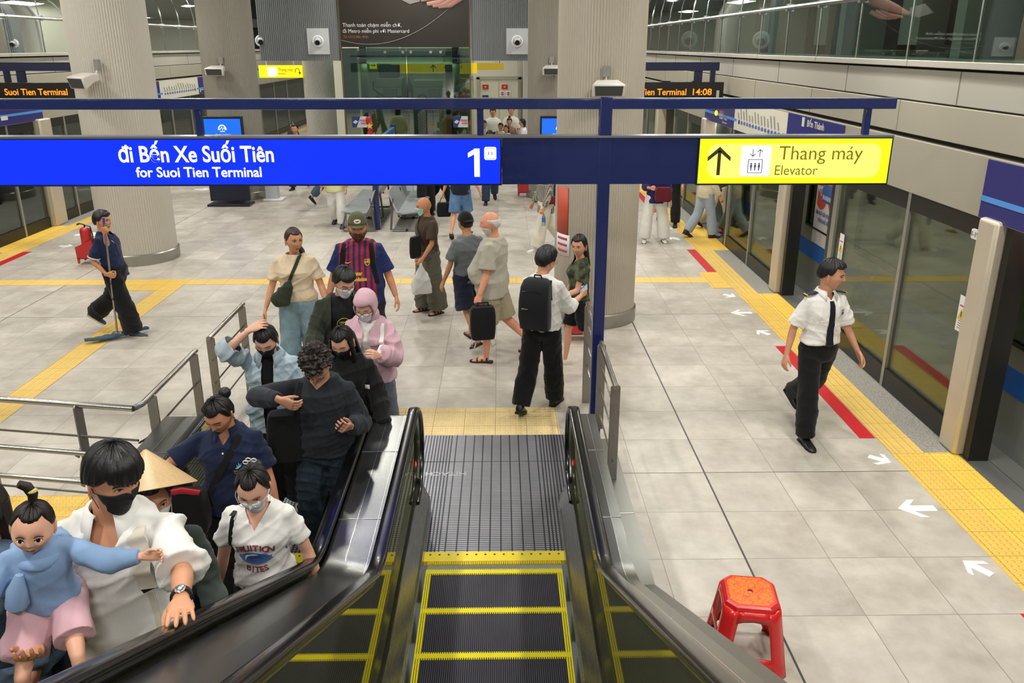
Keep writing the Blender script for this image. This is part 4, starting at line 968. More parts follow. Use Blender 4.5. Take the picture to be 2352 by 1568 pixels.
MT_TG = GLASS('train_glass', 'a8b09c', .9, .03, .5)
for a, b in segs:
    w_ = MB().box(.02, .03, a, b, .92, 1.78).build('window', MT_TG, t, smooth=False)
    q = MB(); 
    for (y0, y1, z0, z1) in ((a, b, .92, .95), (a, b, 1.75, 1.78), (a, a+.03, .95, 1.75), (b-.03, b, .95, 1.75)): q.box(-.012, .01, y0, y1, z0, z1)
    q.build('window_gasket', MT_DARK, w_, smooth=False)
MB().box(.08, 2.9, -2, 30, -.06, 0).build('floor_deck', M('train_floor', '5a5c58', .6), t, smooth=False); MB().box(.08, 2.9, -2, 30, 2.5, 2.6).build('roof_lining', M('train_lining', 'c8c8c0', .5), t, smooth=False)
MB().box(2.8, 2.9, -2, 30, 0, 2.5).build('far_side', M('train_inner', '9a9c90', .5), t, smooth=False)
MB().box(.12, .55, -2, 30, .0, .44).build('seat_bench', M('train_seat', '3c6ea0', .5), t, smooth=False)
for yy in (.5, 5.3, 10.1, 14.9, 19.7, 24.5): MB().box(1.3, 1.5, yy, yy+2.6, 2.47, 2.5).build('ceiling_light', EM('train_light', 'f2f2e0', 2.2), t, smooth=False)
for yy in (2.9, 7.7, 9.6, 12.5): MB().cyl((.62, yy, 0), (.62, yy, 2.5), .016, n=10).build('grab_pole', MT_STEEL, t)
def train_poster(y0, y1, lb):
    x = 4.615; c = (y0+y1)/2; m = MB(); m.box(x-.004, x, y0, y1, .73, 2.35, 0)
    # big orange numeral with a building picture and lettering
    rg = dict(org=(x-.006, 0, 0), right=(0, -1, 0))
    fit(m, '50', -c-.37, -c+.37, 1.30, .72, 0, 1, .05, **rg)
    m.box(x-.009, x-.004, c-.22, c+.30-.08, 1.36, 1.56, 2); m.prism([(c-.20, 1.56), (c+.2, 1.56), (c+.12, 1.62), (c-.12, 1.62)], 'x', x-.009, x-.004, 2)
    for i in range(7): m.box(x-.011, x-.009, c-.18+.055*i, c-.15+.055*i, 1.40, 1.46, 0)
    fit(m, '30.4', -c-.32, -c-.12, 1.46, .07, 0, 3, .01, **rg)
    fit(m, 'NĂM NGÀY GIẢI PHÓNG MIỀN NAM', -c-.38, -c+.38, 1.16, .055, 0, 3, .015, **rg); fit(m, 'THỐNG NHẤT ĐẤT NƯỚC', -c-.28, -c+.28, 1.06, .055, 0, 3, .015, **rg)
    tag(m.build('train_poster', [MT_POSTER, M('poster_red', 'd2482c', .5), M('poster_blue', '3f66ac', .5), M('poster_ink', '5a62a0', .5)], smooth=False), lb, 'poster', 'anniversary posters on the train')
train_poster(10.55, 11.40, 'white anniversary poster with big orange 50 on the train side'); train_poster(5.20, 6.10, 'anniversary poster on the train at the right picture edge'); 
for y, in ((10.5,),): tag(MB().box(4.60, 4.66, y-.035, y+.03, -.2, 2.4).build('door_pillar', M('pillar_cream', 'd8cba4', .4), smooth=False), 'cream door pillar of the train beside the anniversary poster', 'train part')

# ================================================================ RED STOOL
def stool(x, y, rz, lb, sc=1.):
    t = thing('plastic_stool', lb, 'stool', (x, y, 0), rz, 'red plastic stools'); t.scale = (sc,)*3
    rd = NT('stool_red').set(.28, 0, .5, lin('d6201f')) if 'stool_red' not in bpy.data.materials else bpy.data.materials['stool_red']
    rd.node_tree.nodes['Principled BSDF'].inputs['Coat Weight'].default_value = .25
    H = .45; a, b = .142, .205; ch = .05
    def octo(h, z): c = ch*h/.142; return [(h-c, -h, z), (h, -h+c, z), (h, h-c, z), (h-c, h, z), (-h+c, h, z), (-h, h-c, z), (-h, -h+c, z), (-h+c, -h, z)]
    # top with a hole
    m = MB(); O = octo(a, H); n = 16; Ii = [(.014*math.cos(2*PI*i/n), .014*math.sin(2*PI*i/n)) for i in range(n)]
    bm = bmesh.new(); 
    def q(z, hl): 
        out = [bm.verts.new((p[0], p[1], z)) for p in octo(hl, z)]; return out
    rings = [q(H-.035, a+.012), q(H-.008, a+.006), q(H, a-.004)]
    for r0, r1 in zip(rings[:-1], rings[1:]):
        for i in range(8): bm.faces.new((r0[i], r0[(i+1) % 8], r1[(i+1) % 8], r1[i]))
    inn = [bm.verts.new((p[0], p[1], H)) for p in Ii]; inl = [bm.verts.new((p[0], p[1], H-.012)) for p in Ii]
    top = rings[-1]
    for i in range(8):
        j = (i+1) % 8
        # nearest inner verts by angle
        ang = lambda v: math.atan2(v.co.y, v.co.x)
    ins = sorted(inn, key=lambda v: math.atan2(v.co.y, v.co.x)); tops = sorted(top, key=lambda v: math.atan2(v.co.y, v.co.x))
    for i in range(8):
        t0, t1 = tops[i], tops[(i+1) % 8]
        k0 = min(range(n), key=lambda q_: ((ins[q_].co.normalized()-Vector((t0.co.x, t0.co.y, ins[q_].co.z)).normalized()).length)); 
        k1 = min(range(n), key=lambda q_: ((ins[q_].co.normalized()-Vector((t1.co.x, t1.co.y, ins[q_].co.z)).normalized()).length))
        seq = [ins[(k0+s_) % n] for s_ in range(((k1-k0) % n)+1)]
        try: bm.faces.new([t0]+seq+[t1])
        except Exception: pass
    for i in range(n):
        try: bm.faces.new((inn[i], inn[(i+1) % n], inl[(i+1) % n], inl[i]))
        except Exception: pass
    bmesh.ops.recalc_face_normals(bm, faces=bm.faces)
    me = bpy.data.meshes.new('seat'); bm.to_mesh(me); bm.free(); me.materials.append(rd); so = bpy.data.objects.new('seat', me); COL.objects.link(so); so.parent = t
    sd = so.modifiers.new('thick', 'SOLIDIFY'); sd.thickness = .006; sd.offset = -1
    # orange printed top
    ot = NT('stool_print'); v, px, py, pz = ot.coords(); nz = ot.n('ShaderNodeTexVoronoi'); nz.inputs['Scale'].default_value = 30; nz.feature = 'DISTANCE_TO_EDGE'
    ns = ot.n('ShaderNodeTexNoise'); ns.inputs['Scale'].default_value = 18; ot.l(v, ns.inputs['Vector']); vm = ot.n('ShaderNodeVectorMath', operation='MULTIPLY_ADD'); ot.l(ns.outputs['Color'], vm.inputs[0]); vm.inputs[1].default_value = (.06, .06, .06); ot.l(v, vm.inputs[2]); ot.l(vm.outputs[0], nz.inputs['Vector'])
    dd = ot.math('LESS_THAN', nz.outputs[0], .055); ot.l(ot.mix(dd, lin('ff7b12'), lin('e8401a')), ot.b.inputs['Base Color']); ot.set(.35)
    m = MB(); oc = octo(a-.018, H+.0012); m.add([p for p in oc]+[(.019*math.cos(2*PI*i/16), .019*math.sin(2*PI*i/16), H+.0012) for i in range(16)], [])
    o_ = sorted(range(8), key=lambda i: math.atan2(oc[i][1], oc[i][0])); i_ = sorted(range(8, 24), key=lambda i: math.atan2(m.v[i][1], m.v[i][0]))
    for s_ in range(8): m.f.append((o_[s_], o_[(s_+1) % 8], i_[(2*s_+3) % 16], i_[(2*s_+2) % 16], i_[(2*s_+1) % 16])); m.m.append(0)
    m.build('printed_top', ot.m, t, smooth=False, rec=True)
    # four splayed corner legs, side frames with rounded openings
    def P(s, w, z):   # point on side s (0..3), w across, at height z
        k_ = (H-z)/H; h = a+.010+(b-a)*k_; x_, y_ = w, -h
        for _ in range(s): x_, y_ = -y_, x_
        return (x_, y_, z)
    for s in range(4):
        m = MB()
        # corner leg: angled strip round the corner
        def L(z, wi):
            k_ = (H-z)/H; h = a+.010+(b-a)*k_; c = .045+.01*k_; 
            pr = [(h-c-wi, -h), (h-c, -h), (h, -h+c), (h, -h+c+wi)]
            out = []
            for x_, y_ in pr:
                for _ in range(s): x_, y_ = -y_, x_
                out.append((x_, y_, z))
            return out
        rows = [L(H-.03, .05), L(H-.09, .035), L(.26, .030), L(.18, .030), L(.08, .028), L(.03, .012), L(0, .018)]
        m.loft(rows, cap=False, close=False); o = m.build('leg', rd, t, ang=60); sd = o.modifiers.new('thick', 'SOLIDIFY'); sd.thickness = .007; sd.offset = 0
    for s in range(4):
        for zt, zb, nm in ((H-.03, H-.105, 'apron'), (.135, .06, 'lower_rail')) if s % 2 == 0 else ((H-.03, H-.08, 'apron'), (.235, .185, 'middle_rail')):
            m = MB()
            def hw(z): k_ = (H-z)/H; return a+.010+(b-a)*k_-.07
            m.loft([[P(s, hw(z)*q_, z-(.018*(1-q_*q_)*(-1 if nm != 'apron' else -1) if z == zb else 0)) for q_ in (-1, -.6, 0, .6, 1)] for z in (zt, zb)], cap=False, close=False)
            o = m.build(nm, rd, t, ang=60); sd = o.modifiers.new('thick', 'SOLIDIFY'); sd.thickness = .007; sd.offset = 0
    return t
stool(1.452, 3.865, R(-8), 'red plastic stool with orange printed top on the floor at lower right')
stool(4.62+1.05, 18.6, 0, 'red plastic stool seen through the far right screen glass', .9)
stool(-4.28, 21.2, 0, 'red plastic stool beside the left edge of the lift glass', .95)
# ================================================================ PEOPLE
def remesh(mb, vox, smooth_it=4, fac=.5):
    """fuse overlapping closed pieces into one continuous skin"""
    me = bpy.data.meshes.new('tmp'); me.from_pydata(mb.v, [], mb.f)
    bm = bmesh.new(); bm.from_mesh(me); bmesh.ops.recalc_face_normals(bm, faces=bm.faces); bm.to_mesh(me); bm.free()
    o = bpy.data.objects.new('tmp', me); COL.objects.link(o)
    r = o.modifiers.new('r', 'REMESH'); r.mode = 'VOXEL'; r.voxel_size = vox; r.use_smooth_shade = True
    if smooth_it: s = o.modifiers.new('s', 'SMOOTH'); s.factor = fac; s.iterations = smooth_it
    dg = bpy.context.evaluated_depsgraph_get(); dg.update()
    out = bpy.data.meshes.new_from_object(o.evaluated_get(dg)); bpy.data.objects.remove(o); bpy.data.meshes.remove(me)
    return out
def me_arr(me):
    a = np.empty(len(me.vertices)*3, np.float32); me.vertices.foreach_get('co', a); return a.reshape(-1, 3)
def me_nrm(me):
    a = np.empty(len(me.vertices)*3, np.float32); me.vertices.foreach_get('normal', a); return a.reshape(-1, 3)
def me_set(me, a): me.vertices.foreach_set('co', a.astype(np.float32).ravel()); me.update()
def folds(me, amp, seed=0, sc=1.):
    """cloth creases: ridged waves at several sizes pushed along the normal"""
    a = me_arr(me); n = me_nrm(me); rg = np.random.default_rng(seed); h = np.zeros(len(a))
    warp = np.stack([np.sin(a @ rg.normal(0, 6, 3)*1.0+rg.uniform(0, 6)) for _ in range(3)], 1)*.05
    p = a+warp
    for i in range(5):
        d = rg.normal(0, 1, 3); d[2] *= 1.3; d /= np.linalg.norm(d); k_ = rg.uniform(16, 46)/sc
        wv = np.abs(np.sin(p @ d*k_+rg.uniform(0, 6)))
        m_ = .5+.5*np.sin(a @ rg.normal(0, 5, 3)+rg.uniform(0, 6)); h += (1-wv)**2.2*m_*(26/k_)
    me_set(me, a+n*(amp*1.5*(h-.45))[:, None])
def to_obj(me, name, mats, parent, idx=None):
    me.materials.clear()
    for m in (mats if isinstance(mats, (list, tuple)) else [mats]): me.materials.append(m)
    if idx is not None: me.polygons.foreach_set('material_index', np.asarray(idx, np.int32))
    me.polygons.foreach_set('use_smooth', [True]*len(me.polygons)); me.update(); me.name = name
    o = bpy.data.objects.new(name, me); COL.objects.link(o); o.parent = parent; return o
def face_centres(me):
    a = me_arr(me); out = np.empty((len(me.polygons), 3), np.float32)
    me.polygons.foreach_get('center', out.ravel()) if False else None
    c = np.empty(len(me.polygons)*3, np.float32); me.polygons.foreach_get('center', c); return c.reshape(-1, 3)
def split(me, mask):
    """take the faces where mask is true out into a second mesh"""
    bm = bmesh.new(); bm.from_mesh(me); bm.faces.ensure_lookup_table(); b2 = bm.copy(); b2.faces.ensure_lookup_table()
    bmesh.ops.delete(bm, geom=[f for f, q in zip(bm.faces, mask) if q], context='FACES')
    bmesh.ops.delete(b2, geom=[f for f, q in zip(b2.faces, mask) if not q], context='FACES')
    m2 = bpy.data.meshes.new('part'); b2.to_mesh(m2); bm.to_mesh(me); bm.free(); b2.free(); return m2
def SKIN(tone):
    n = 'skin_'+tone
    if (n,) in _M: return _M[(n,)]
    t = NT(n); v, x, y, z = t.coords(); c = tuple(min(1, q*1.14) for q in lin(tone)); f = t.noise(9, 4, v)
    t.l(t.mix(f, (c[0]*.92, c[1]*.86, c[2]*.84, 1), (min(1, c[0]*1.06), min(1, c[1]*1.06), min(1, c[2]*1.05), 1)), t.b.inputs['Base Color'])
    t.set(.48, 0, .4); t.b.inputs['Subsurface Weight'].default_value = .08; t.b.inputs['Subsurface Radius'].default_value = (.01, .004, .002); t.b.inputs['Subsurface Scale'].default_value = 1.
    _M[(n,)] = t.m; return t.m
def CLOTH(name, col, rough=.85, sc=240, var=.10):
    n = 'cloth_'+name
    if (n,) in _M: return _M[(n,)]
    t = NT(n); v, x, y, z = t.coords(); c = lin(col); f = t.noise(5, 4, v); g = t.noise(sc, 2, v)
    t.l(t.mix(t.math('MULTIPLY_ADD', g, .4, t.math('MULTIPLY', f, .6)), tuple(q*(1-var) for q in c[:3])+(1,), tuple(min(1, q*(1+var)) for q in c[:3])+(1,)), t.b.inputs['Base Color'])
    t.set(rough, 0, .25); t.b.inputs['Sheen Weight'].default_value = .12; t.bump(g, .15, .002); _M[(n,)] = t.m; return t.m
def DENIM(name, c1, c2):
    n = 'denim_'+name
    if (n,) in _M: return _M[(n,)]
    t = NT(n); v, x, y, z = t.coords(); f = t.noise(5, 5, v, .6); g = t.noise(160, 2, v)
    r = t.n('ShaderNodeValToRGB'); t.l(t.math('MULTIPLY_ADD', g, .3, t.math('MULTIPLY', f, .75)), r.inputs[0])
    r.color_ramp.elements[0].position = .36; r.color_ramp.elements[0].color = lin(c1); r.color_ramp.elements[1].position = .66; r.color_ramp.elements[1].color = lin(c2)
    t.l(r.outputs[0], t.b.inputs['Base Color']); t.set(.85, 0, .2); t.bump(g, .2, .002); _M[(n,)] = t.m; return t.m
def HAIRM(col, gloss=.42):
    n = 'hair_'+col
    if (n,) in _M: return _M[(n,)]
    t = NT(n); v, x, y, z = t.coords(); mp = t.n('ShaderNodeMapping'); t.l(v, mp.inputs[0]); mp.inputs['Scale'].default_value = (150, 150, 18)
    f = t.noise(1, 4, mp.outputs[0]); c = lin(col)
    t.l(t.mix(f, tuple(q*.5 for q in c[:3])+(1,), tuple(min(1, q*1.7+.004) for q in c[:3])+(1,)), t.b.inputs['Base Color']); t.set(gloss, 0, .5); t.bump(f, .5, .003); _M[(n,)] = t.m; return t.m
# ---------------------------------------------------------------- hands
_H = {}
def hand_mesh(curl, thumb=.3, vox=.0034):
    """right hand: wrist at origin, fingers along +Y, palm facing -Z, thumb on -X side; life size"""
    k_ = (curl, thumb, vox)
    if k_ in _H: return _H[k_]
    m = MB()
    def ring(y, w, t_, z=0, x=0, n=14): return [(x+w*math.copysign(abs(math.cos(2*PI*j/n))**.75, math.cos(2*PI*j/n)), y, z+t_*math.copysign(abs(math.sin(2*PI*j/n))**.85, math.sin(2*PI*j/n))) for j in range(n)]
    m.loft([ring(-.03, .026, .0195), ring(0, .0265, .0185), ring(.03, .036, .0175, -.001, -.002), ring(.065, .041, .0145, 0, 0), ring(.088, .040, .012, .001, .001), ring(.096, .036, .008, .001, .001)])
    m.ell((-.022, .035, -.008), (.017, .030, .014), 12, 8)
    for x, L, r, sp in ((-.030, .072, .0085, .10), (-.010, .080, .0088, .03), (.011, .075, .0083, -.04), (.030, .060, .0073, -.13)):
        p = Vector((x, .084, .001)); a = 0; pts = [p.copy()]; rs = [r*1.08]
        for seg, (fl, am) in enumerate(((.46, 55), (.30, 62), (.24, 45))):
            a += R(am*curl); d = Vector((-math.sin(sp)*math.cos(a), math.cos(sp)*math.cos(a), -math.sin(a)))
            pts.append(p+d*L*fl*.5); rs.append(r*(1-.07*seg)); p = p+d*L*fl; pts.append(p.copy()); rs.append(r*(1.03-.10*seg))
        rs[-1] = r*.62; m.tube([pts[0]-Vector((0, .02, 0))]+pts, [r]+rs, 10)
        m.ell(pts[-1], (r*.68,)*3, 8, 6)
    th = R(38-25*thumb); p = Vector((-.026, .026, -.004)); pts = [p]; d = Vector((-math.sin(th)*.9, math.cos(th), -.25-.5*curl)).normalized(); p = p+d*.034; pts.append(p)
    d = Vector((-math.sin(th*.6)*.7, math.cos(th*.6), -.3-.6*curl)).normalized(); p = p+d*.028; pts.append(p); d = Vector((-math.sin(th*.4)*.4+.2*curl, 1, -.25-.7*curl)).normalized(); p = p+d*.024; pts.append(p)
    m.tube(pts, [.0135, .0115, .0102, .0065], 10); m.ell(pts[-1], (.0068,)*3, 8, 6)
    me = remesh(m, vox, 2, .4); _H[k_] = me; return me
# ---------------------------------------------------------------- head
def sph(n, m):
    th = np.linspace(0, PI, m); ph = np.linspace(0, 2*PI, n, endpoint=False); T, P_ = np.meshgrid(th, ph, indexing='ij')
    D = np.stack([np.sin(T)*np.cos(P_), np.sin(T)*np.sin(P_), np.cos(T)], -1).reshape(-1, 3)
    F = [(i*n+j, (i+1)*n+j, (i+1)*n+(j+1) % n, i*n+(j+1) % n) for i in range(m-1) for j in range(n)]
    return D, F
def sstep(a, b, x): t = np.clip((x-a)/(b-a), 0, 1); return t*t*(3-2*t)
def head_pts(D, fem=0., baby=0., detail=True, male_jaw=0.):
    """map unit directions to head surface; face looks along +Y"""
    x, y, z = D[:, 0], D[:, 1], D[:, 2]; p = np.stack([x*.0745, y*.096, z*.118], 1)
    lo = sstep(.05, -.95, z); p[:, 0] *= 1-(.30+.04*fem-.06*male_jaw-.12*baby)*lo; bk = sstep(.1, -.6, z)*sstep(.15, -.6, y); p[:, 1] *= 1-.30*bk
    p[:, 0] *= 1+.06*sstep(.1, .6, z)*sstep(.3, -.6, y)
    fr = sstep(.1, .8, y); p[:, 1] -= .006*fr*sstep(.25, -.2, z)*sstep(.9, 0, np.abs(x)); p[:, 1] += .006*sstep(.4, .8, y)*sstep(-.75, -.95, z)
    if baby: p[:, 2] *= 1-.07*sstep(0, -1, z); p[:, 0] *= 1.04+.06*np.exp(-((z+.35)/.3)**2)
    if detail:
        g = lambda cx, cz, sx, sz: np.exp(-((x-cx)/sx)**2-((z-cz)/sz)**2)*(y > 0)
        ns = 1-.35*baby-.12*fem
        p[:, 1] += ns*(.021*g(0, -.20, .105, .11)+.012*g(0, -.02, .075, .16)+.005*(g(.13, -.24, .06, .06)+g(-.13, -.24, .06, .06)))
        p[:, 1] -= .010*(g(.36, .06, .20, .13)+g(-.36, .06, .20, .13)); p[:, 1] += .006*(1-.8*fem)*(1-baby)*(g(.33, .25, .26, .09)+g(-.33, .25, .26, .09)+g(0, .26, .2, .1))
        p[:, 1] += .006*g(0, -.50, .20, .055)+.006*g(0, -.60, .17, .05)-.004*g(0, -.55, .22, .018)-.005*g(0, -.70, .25, .05)+.008*g(0, -.84, .22, .10)
        p[:, 1] += .005*(g(.48, -.22, .2, .16)+g(-.48, -.22, .2, .16))*(1+baby); p[:, 0] += np.sign(x)*.004*np.exp(-((np.abs(x)-.75)/.2)**2-((z+.1)/.15)**2)*(y > 0)
    return p
def grid_mb(P_, F): m = MB(); m.add([tuple(q) for q in P_], F); return m
def project(bvh, pts, org_dir, off=.0015, local=None):
    """drop flat shapes onto a surface; pts Nx3, ray along org_dir"""
    out = []; d = Vector(org_dir).normalized()
    for p in pts:
        h = bvh.ray_cast(Vector(p)-d*.6, d, 1.6)
        out.append(tuple(h[0]-d*off) if h[0] is not None else tuple(p))
    return out
def subdiv_poly(poly, n):
    out = []
    for i in range(len(poly)):
        a, b = poly[i], poly[(i+1) % len(poly)]
        for q in range(n): out.append((a[0]+(b[0]-a[0])*q/n, a[1]+(b[1]-a[1])*q/n))
    return out
def patch(bvh, poly, name, mat, parent, off=.0012, xf=None, frame=None, d=(0, -1, 0), rings=3):
    """surface patch inside a convex-ish (x,z) outline, lying on the surface"""
    c = (sum(p[0] for p in poly)/len(poly), sum(p[1] for p in poly)/len(poly)); m = MB(); pts = []; n = len(poly)
    for r in range(rings+1):
        k_ = r/rings if r else 0
        for p in poly: pts.append((c[0]+(p[0]-c[0])*max(k_, .001), 0, c[1]+(p[1]-c[1])*max(k_, .001)))
    if frame is not None: pts = [frame @ Vector(p) for p in pts]
    q = project(bvh, pts, d, off); F = [(r*n+i, r*n+(i+1) % n, (r+1)*n+(i+1) % n, (r+1)*n+i) for r in range(rings) for i in range(n)]
    m.add(q, F)
    if isinstance(mat, int): return q, F
    o = m.build(name, mat, parent, smooth=True, rec=False); return o
MT_EYEW = M('eye_white', 'e6e2dc', .25); MT_IRIS = M('iris_dark', '20130c', .15); MT_LASH = M('lash_dark', '17110f', .6); MT_LIP = {}
def make_head(root, H4, cfg, vox_n=1):
    """head with face, hair, mask, glasses; H4 places head space (face +Y) in person space. returns verts/faces to join to the body"""
    s = cfg.get('hs', 1.); fem = cfg.get('fem', 0.); baby = cfg.get('baby', 0.); M4 = H4 @ Matrix.Scale(s, 4)
    near = cfg.get('near', 1); n = (104, 80) if near > 1 else (72, 56) if near else (32, 24)
    D, F = sph(*n); Pp = head_pts(D, fem, baby, True, cfg.get('jaw', 0)); hb = grid_mb(Pp, F)
    for sx in (-1, 1):   # ears
        e = Matrix.Translation((sx*.0755, -.006, -.008)) @ Euler((0, 0, R(-22*sx))).to_matrix().to_4x4()
        if near: 
            hb.tube([e @ Vector((.006*sx, .010*math.cos(a)-.004, .030*math.sin(a)+.002)) if True else None for a in [R(-95+19*i) for i in range(0, 16)]], [.0035+.0035*math.sin(PI*i/15) for i in range(16)], 7)
            hb.ell(e @ Vector((.002*sx, .0, -.002)), (.005, .013, .022), 10, 8); hb.ell(e @ Vector((.003*sx, .004, -.026)), (.005, .007, .009), 8, 6)
        else: hb.ell(e @ Vector((0, 0, 0)), (.006, .016, .028), 8, 6)
    bvh = BVHTree.FromPolygons([Vector(q) for q in Pp], F)
    def P4(o): o.data.transform(M4); return o
    def pt(poly, nm, mt, off=.0010, rings=2): return P4(patch(bvh, poly, nm, mt, root, off, rings=rings))
    mask = cfg.get('mask'); ex, ez = .0315*(1+.06*baby), .006-.010*baby; ew, eh = .0135*(1+.15*baby), (.0050+.003*baby)*cfg.get('eye', 1.)
    if near:
        for sx in (-1, 1):
            alm = [(sx*ex+ew*math.cos(a), ez+eh*math.sin(a)*(1 if math.sin(a) > 0 else .7)+(.0016*math.cos(a)*sx)) for a in [2*PI*i/16 for i in range(16)]]
            if cfg.get('lids', 0) < 1:
                pt(alm, 'eye', MT_EYEW, .0016); lx = cfg.get('look', 0)*.004; rr = min(.0056+.002*baby, eh*1.15)
                pt([(sx*ex+lx+rr*math.cos(2*PI*i/12), ez+.0002+rr*.93*math.sin(2*PI*i/12)) for i in range(12)], 'iris', MT_IRIS, .0024)
            up_ = [(sx*ex+ew*1.08*math.cos(a), ez+(eh*1.1 if cfg.get('lids', 0) < 1 else -eh*.7)*math.sin(a)) for a in [PI*i/8 for i in range(9)]]
            if cfg.get('lids', 0) >= 1: up_ = [(q[0], ez-.002-eh*.75*math.sin(PI*i/8)) for i, q in enumerate(up_)]
            dn_ = [(q[0], q[1]-.0016) for q in up_[::-1]]; pt(up_+dn_, 'upper_lid', MT_LASH, .0022, 1)
            if not cfg.get('nobrow'):
                bt = .0024+.0012*(1-fem); br = [(sx*(ex+.0155*u), ez+.0155-.002*baby+.0035*(1-abs(u+.0)**2)-.0018*u) for u in np.linspace(-1.05, 1.15, 8)]
                pt([(p[0], p[1]+bt*(1.2-abs(i-3.0)*.14)) for i, p in enumerate(br)]+[(p[0], p[1]-bt) for p in br[::-1]], 'eyebrow', HAIRM(cfg.get('browc', cfg.get('hairc', '15110f'))), .0012, 1)
        if not mask:
            lc = cfg.get('lipc', 'a8615a'); lm = M('lips_'+lc, lc, .42)
            w_ = .0225*(1-.15*baby)*(1+.12*cfg.get('smile', 0)); zc = -.0665+.004*baby; sm = cfg.get('smile', 0)*.005
            ul = [(w_*u, zc+.0005+.0055*(1-u*u)*(1-.25*math.exp(-(u/.18)**2))+sm*u*u) for u in np.linspace(-1, 1, 11)]; ll = [(w_*u, zc-.0065*(1-u*u)+sm*u*u) for u in np.linspace(1, -1, 11)]
            pt(ul+ll[1:-1], 'lips', lm, .0014, 2); pt([(w_*u, zc+.0009-.0006+sm*u*u) for u in np.linspace(-1, 1, 9)]+[(w_*u, zc-.0008+sm*u*u) for u in np.linspace(1, -1, 9)], 'mouth_line', M('mouth_line', '5a2a26', .6) if not cfg.get('smile') else MT_EYEW, .0022, 1)
    # hair: a shell that dives under the skin where there is none
    hs = cfg.get('hair'); hm = HAIRM(cfg.get('hairc', '0f0d0d'), cfg.get('hgloss', .4))
    if hs:
        nn = (120, 76) if near > 1 else (84, 56) if near else (36, 26); D2, F2 = sph(*nn); B = head_pts(D2, fem, baby, False); x, y, z = D2.T; az = np.arctan2(np.abs(x), y)/PI  # 0 front .. 1 back
        fr = hs.get('front', .52); side = hs.get('side', -.02); back = hs.get('back', -.62)
        line = np.where(az < .30, fr+(.10*(az/.30)**2)*hs.get('temple', 1), 0); k2 = np.clip((az-.30)/.14, 0, 1); line = np.where(az >= .30, (fr+.10*hs.get('temple', 1))*(1-k2)+side*k2, line)
        k3 = sstep(.46, .80, az); line = np.where(az > .46, side*(1-k3)+back*k3, line)
        part = hs.get('fringe')
        if part: line = np.where(az < .28, line-part*(.75+.25*np.sin(x*46+1.3))*(1-(az/.34)**3), line)
        edge = sstep(-.02, hs.get('soft', .10), z-line); edge = edge*(1-sstep(hs['crown']-.12, hs['crown']+.12, z)) if hs.get('crown') else edge; th = hs.get('thick', .018)*.72*(.55+.45*sstep(-.6, .6, z)); th = th*(1+hs.get('topv', .4)*sstep(.3, 1., z))+hs.get('fv', 0)*sstep(.25, .8, y)*sstep(.3, .7, z)
        ph = np.arctan2(x, y); rr = np.random.default_rng(cfg.get('seed', 1)); st = sum(np.sin(ph*k_+z*rr.uniform(-3, 3)+rr.uniform(0, 6))*am for k_, am in ((23, .0012), (41, .0010), (67, .0007), (13, .0016)))
        if hs.get('curly'):
            c_ = hs['curly']; 
            for i in range(6): d = rr.normal(0, 1, (2, 3))*rr.uniform(9, 20); st = st+c_*.35*np.sin(D2 @ d[0]+2*np.sin(D2 @ d[1]*.6))
        th = th*edge+st*edge*hs.get('rough', 1.)-.010*(1-edge); N = D2/np.array([.0745, .096, .118]); N /= np.linalg.norm(N, axis=1)[:, None]
        P4(grid_mb(B+N*th[:, None], F2).build('hair', hm, root, ang=70))
        if hs.get('long'):   # curtain of hair down to a given height below the head centre
            L = hs['long']; m = MB(); rows = []
            for i in range(9):
                f = i/8; z_ = .03-(L+.03)*f; w_ = .078+.016*f*(hs.get('spread', 1)); d_ = .062-.02*f; yc = -.045-.012*f+(hs.get('lfwd', 0)*f)
                rows.append([(w_*math.cos(a)*(1+.03*math.sin(9*a+3*f)), yc+d_*math.sin(a)*(1 if math.sin(a) < 0 else .45), z_+.01*math.sin(7*a)*(f)) for a in [2*PI*j/28 for j in range(28)]])
            m.loft(rows); P4(m.build('long_hair', hm, root, ang=70))
            if hs.get('locks'):
                for sx in (-1, 1):
                    m = MB(); m.tube([(sx*.066, .035, .05), (sx*.080, .035, -.02), (sx*.078, .040, -.09), (sx*.070, .055, -.17), (sx*.062, .07, -hs['locks'])], [(.016, .012), (.020, .016), (.024, .016), (.022, .014), (.006, .005)], 12, upv=(0, 1, 0)); P4(m.build('hair_lock', hm, root, ang=70))
        if hs.get('bun'):
            P4(MB().ell(hs['bun'][:3], (hs['bun'][3],)*3, 20, 14).build('hair_bun', hm, root)); 
        if hs.get('tail'):
            pts, r_ = hs['tail']; m = MB(); k_ = len(pts); m.tube(pts, [r_*(.5+.6*math.sin(PI*(i+.8)/(k_+.6))) for i in range(k_)], 12); P4(m.build('ponytail', hm, root, ang=70))
    if cfg.get('beard'):
        bc = cfg['beard']; D2, F2 = sph(64, 48); B = head_pts(D2, fem, 0, True); x, y, z = D2.T
        msk = sstep(-.22, -.34, z)*sstep(-.25, .05, y); lipz = np.exp(-(x/.24)**4-((z+.56)/.075)**4); msk = msk*(1-lipz*(y > 0))*(1-np.exp(-(x/.13)**2-((z+.2)/.15)**2)); msk = np.maximum(msk*sstep(0, .12, np.abs(x)+sstep(-.38, -.42, z)), 0)
        th = bc[1]*msk*(1+.25*np.sin(x*90+z*70)*np.sin(z*110))-.006*(1-msk); N = D2/np.array([.0745, .096, .118]); N /= np.linalg.norm(N, axis=1)[:, None]
        P4(grid_mb(B+N*th[:, None], F2).build('beard', HAIRM(bc[0]), root, ang=70))
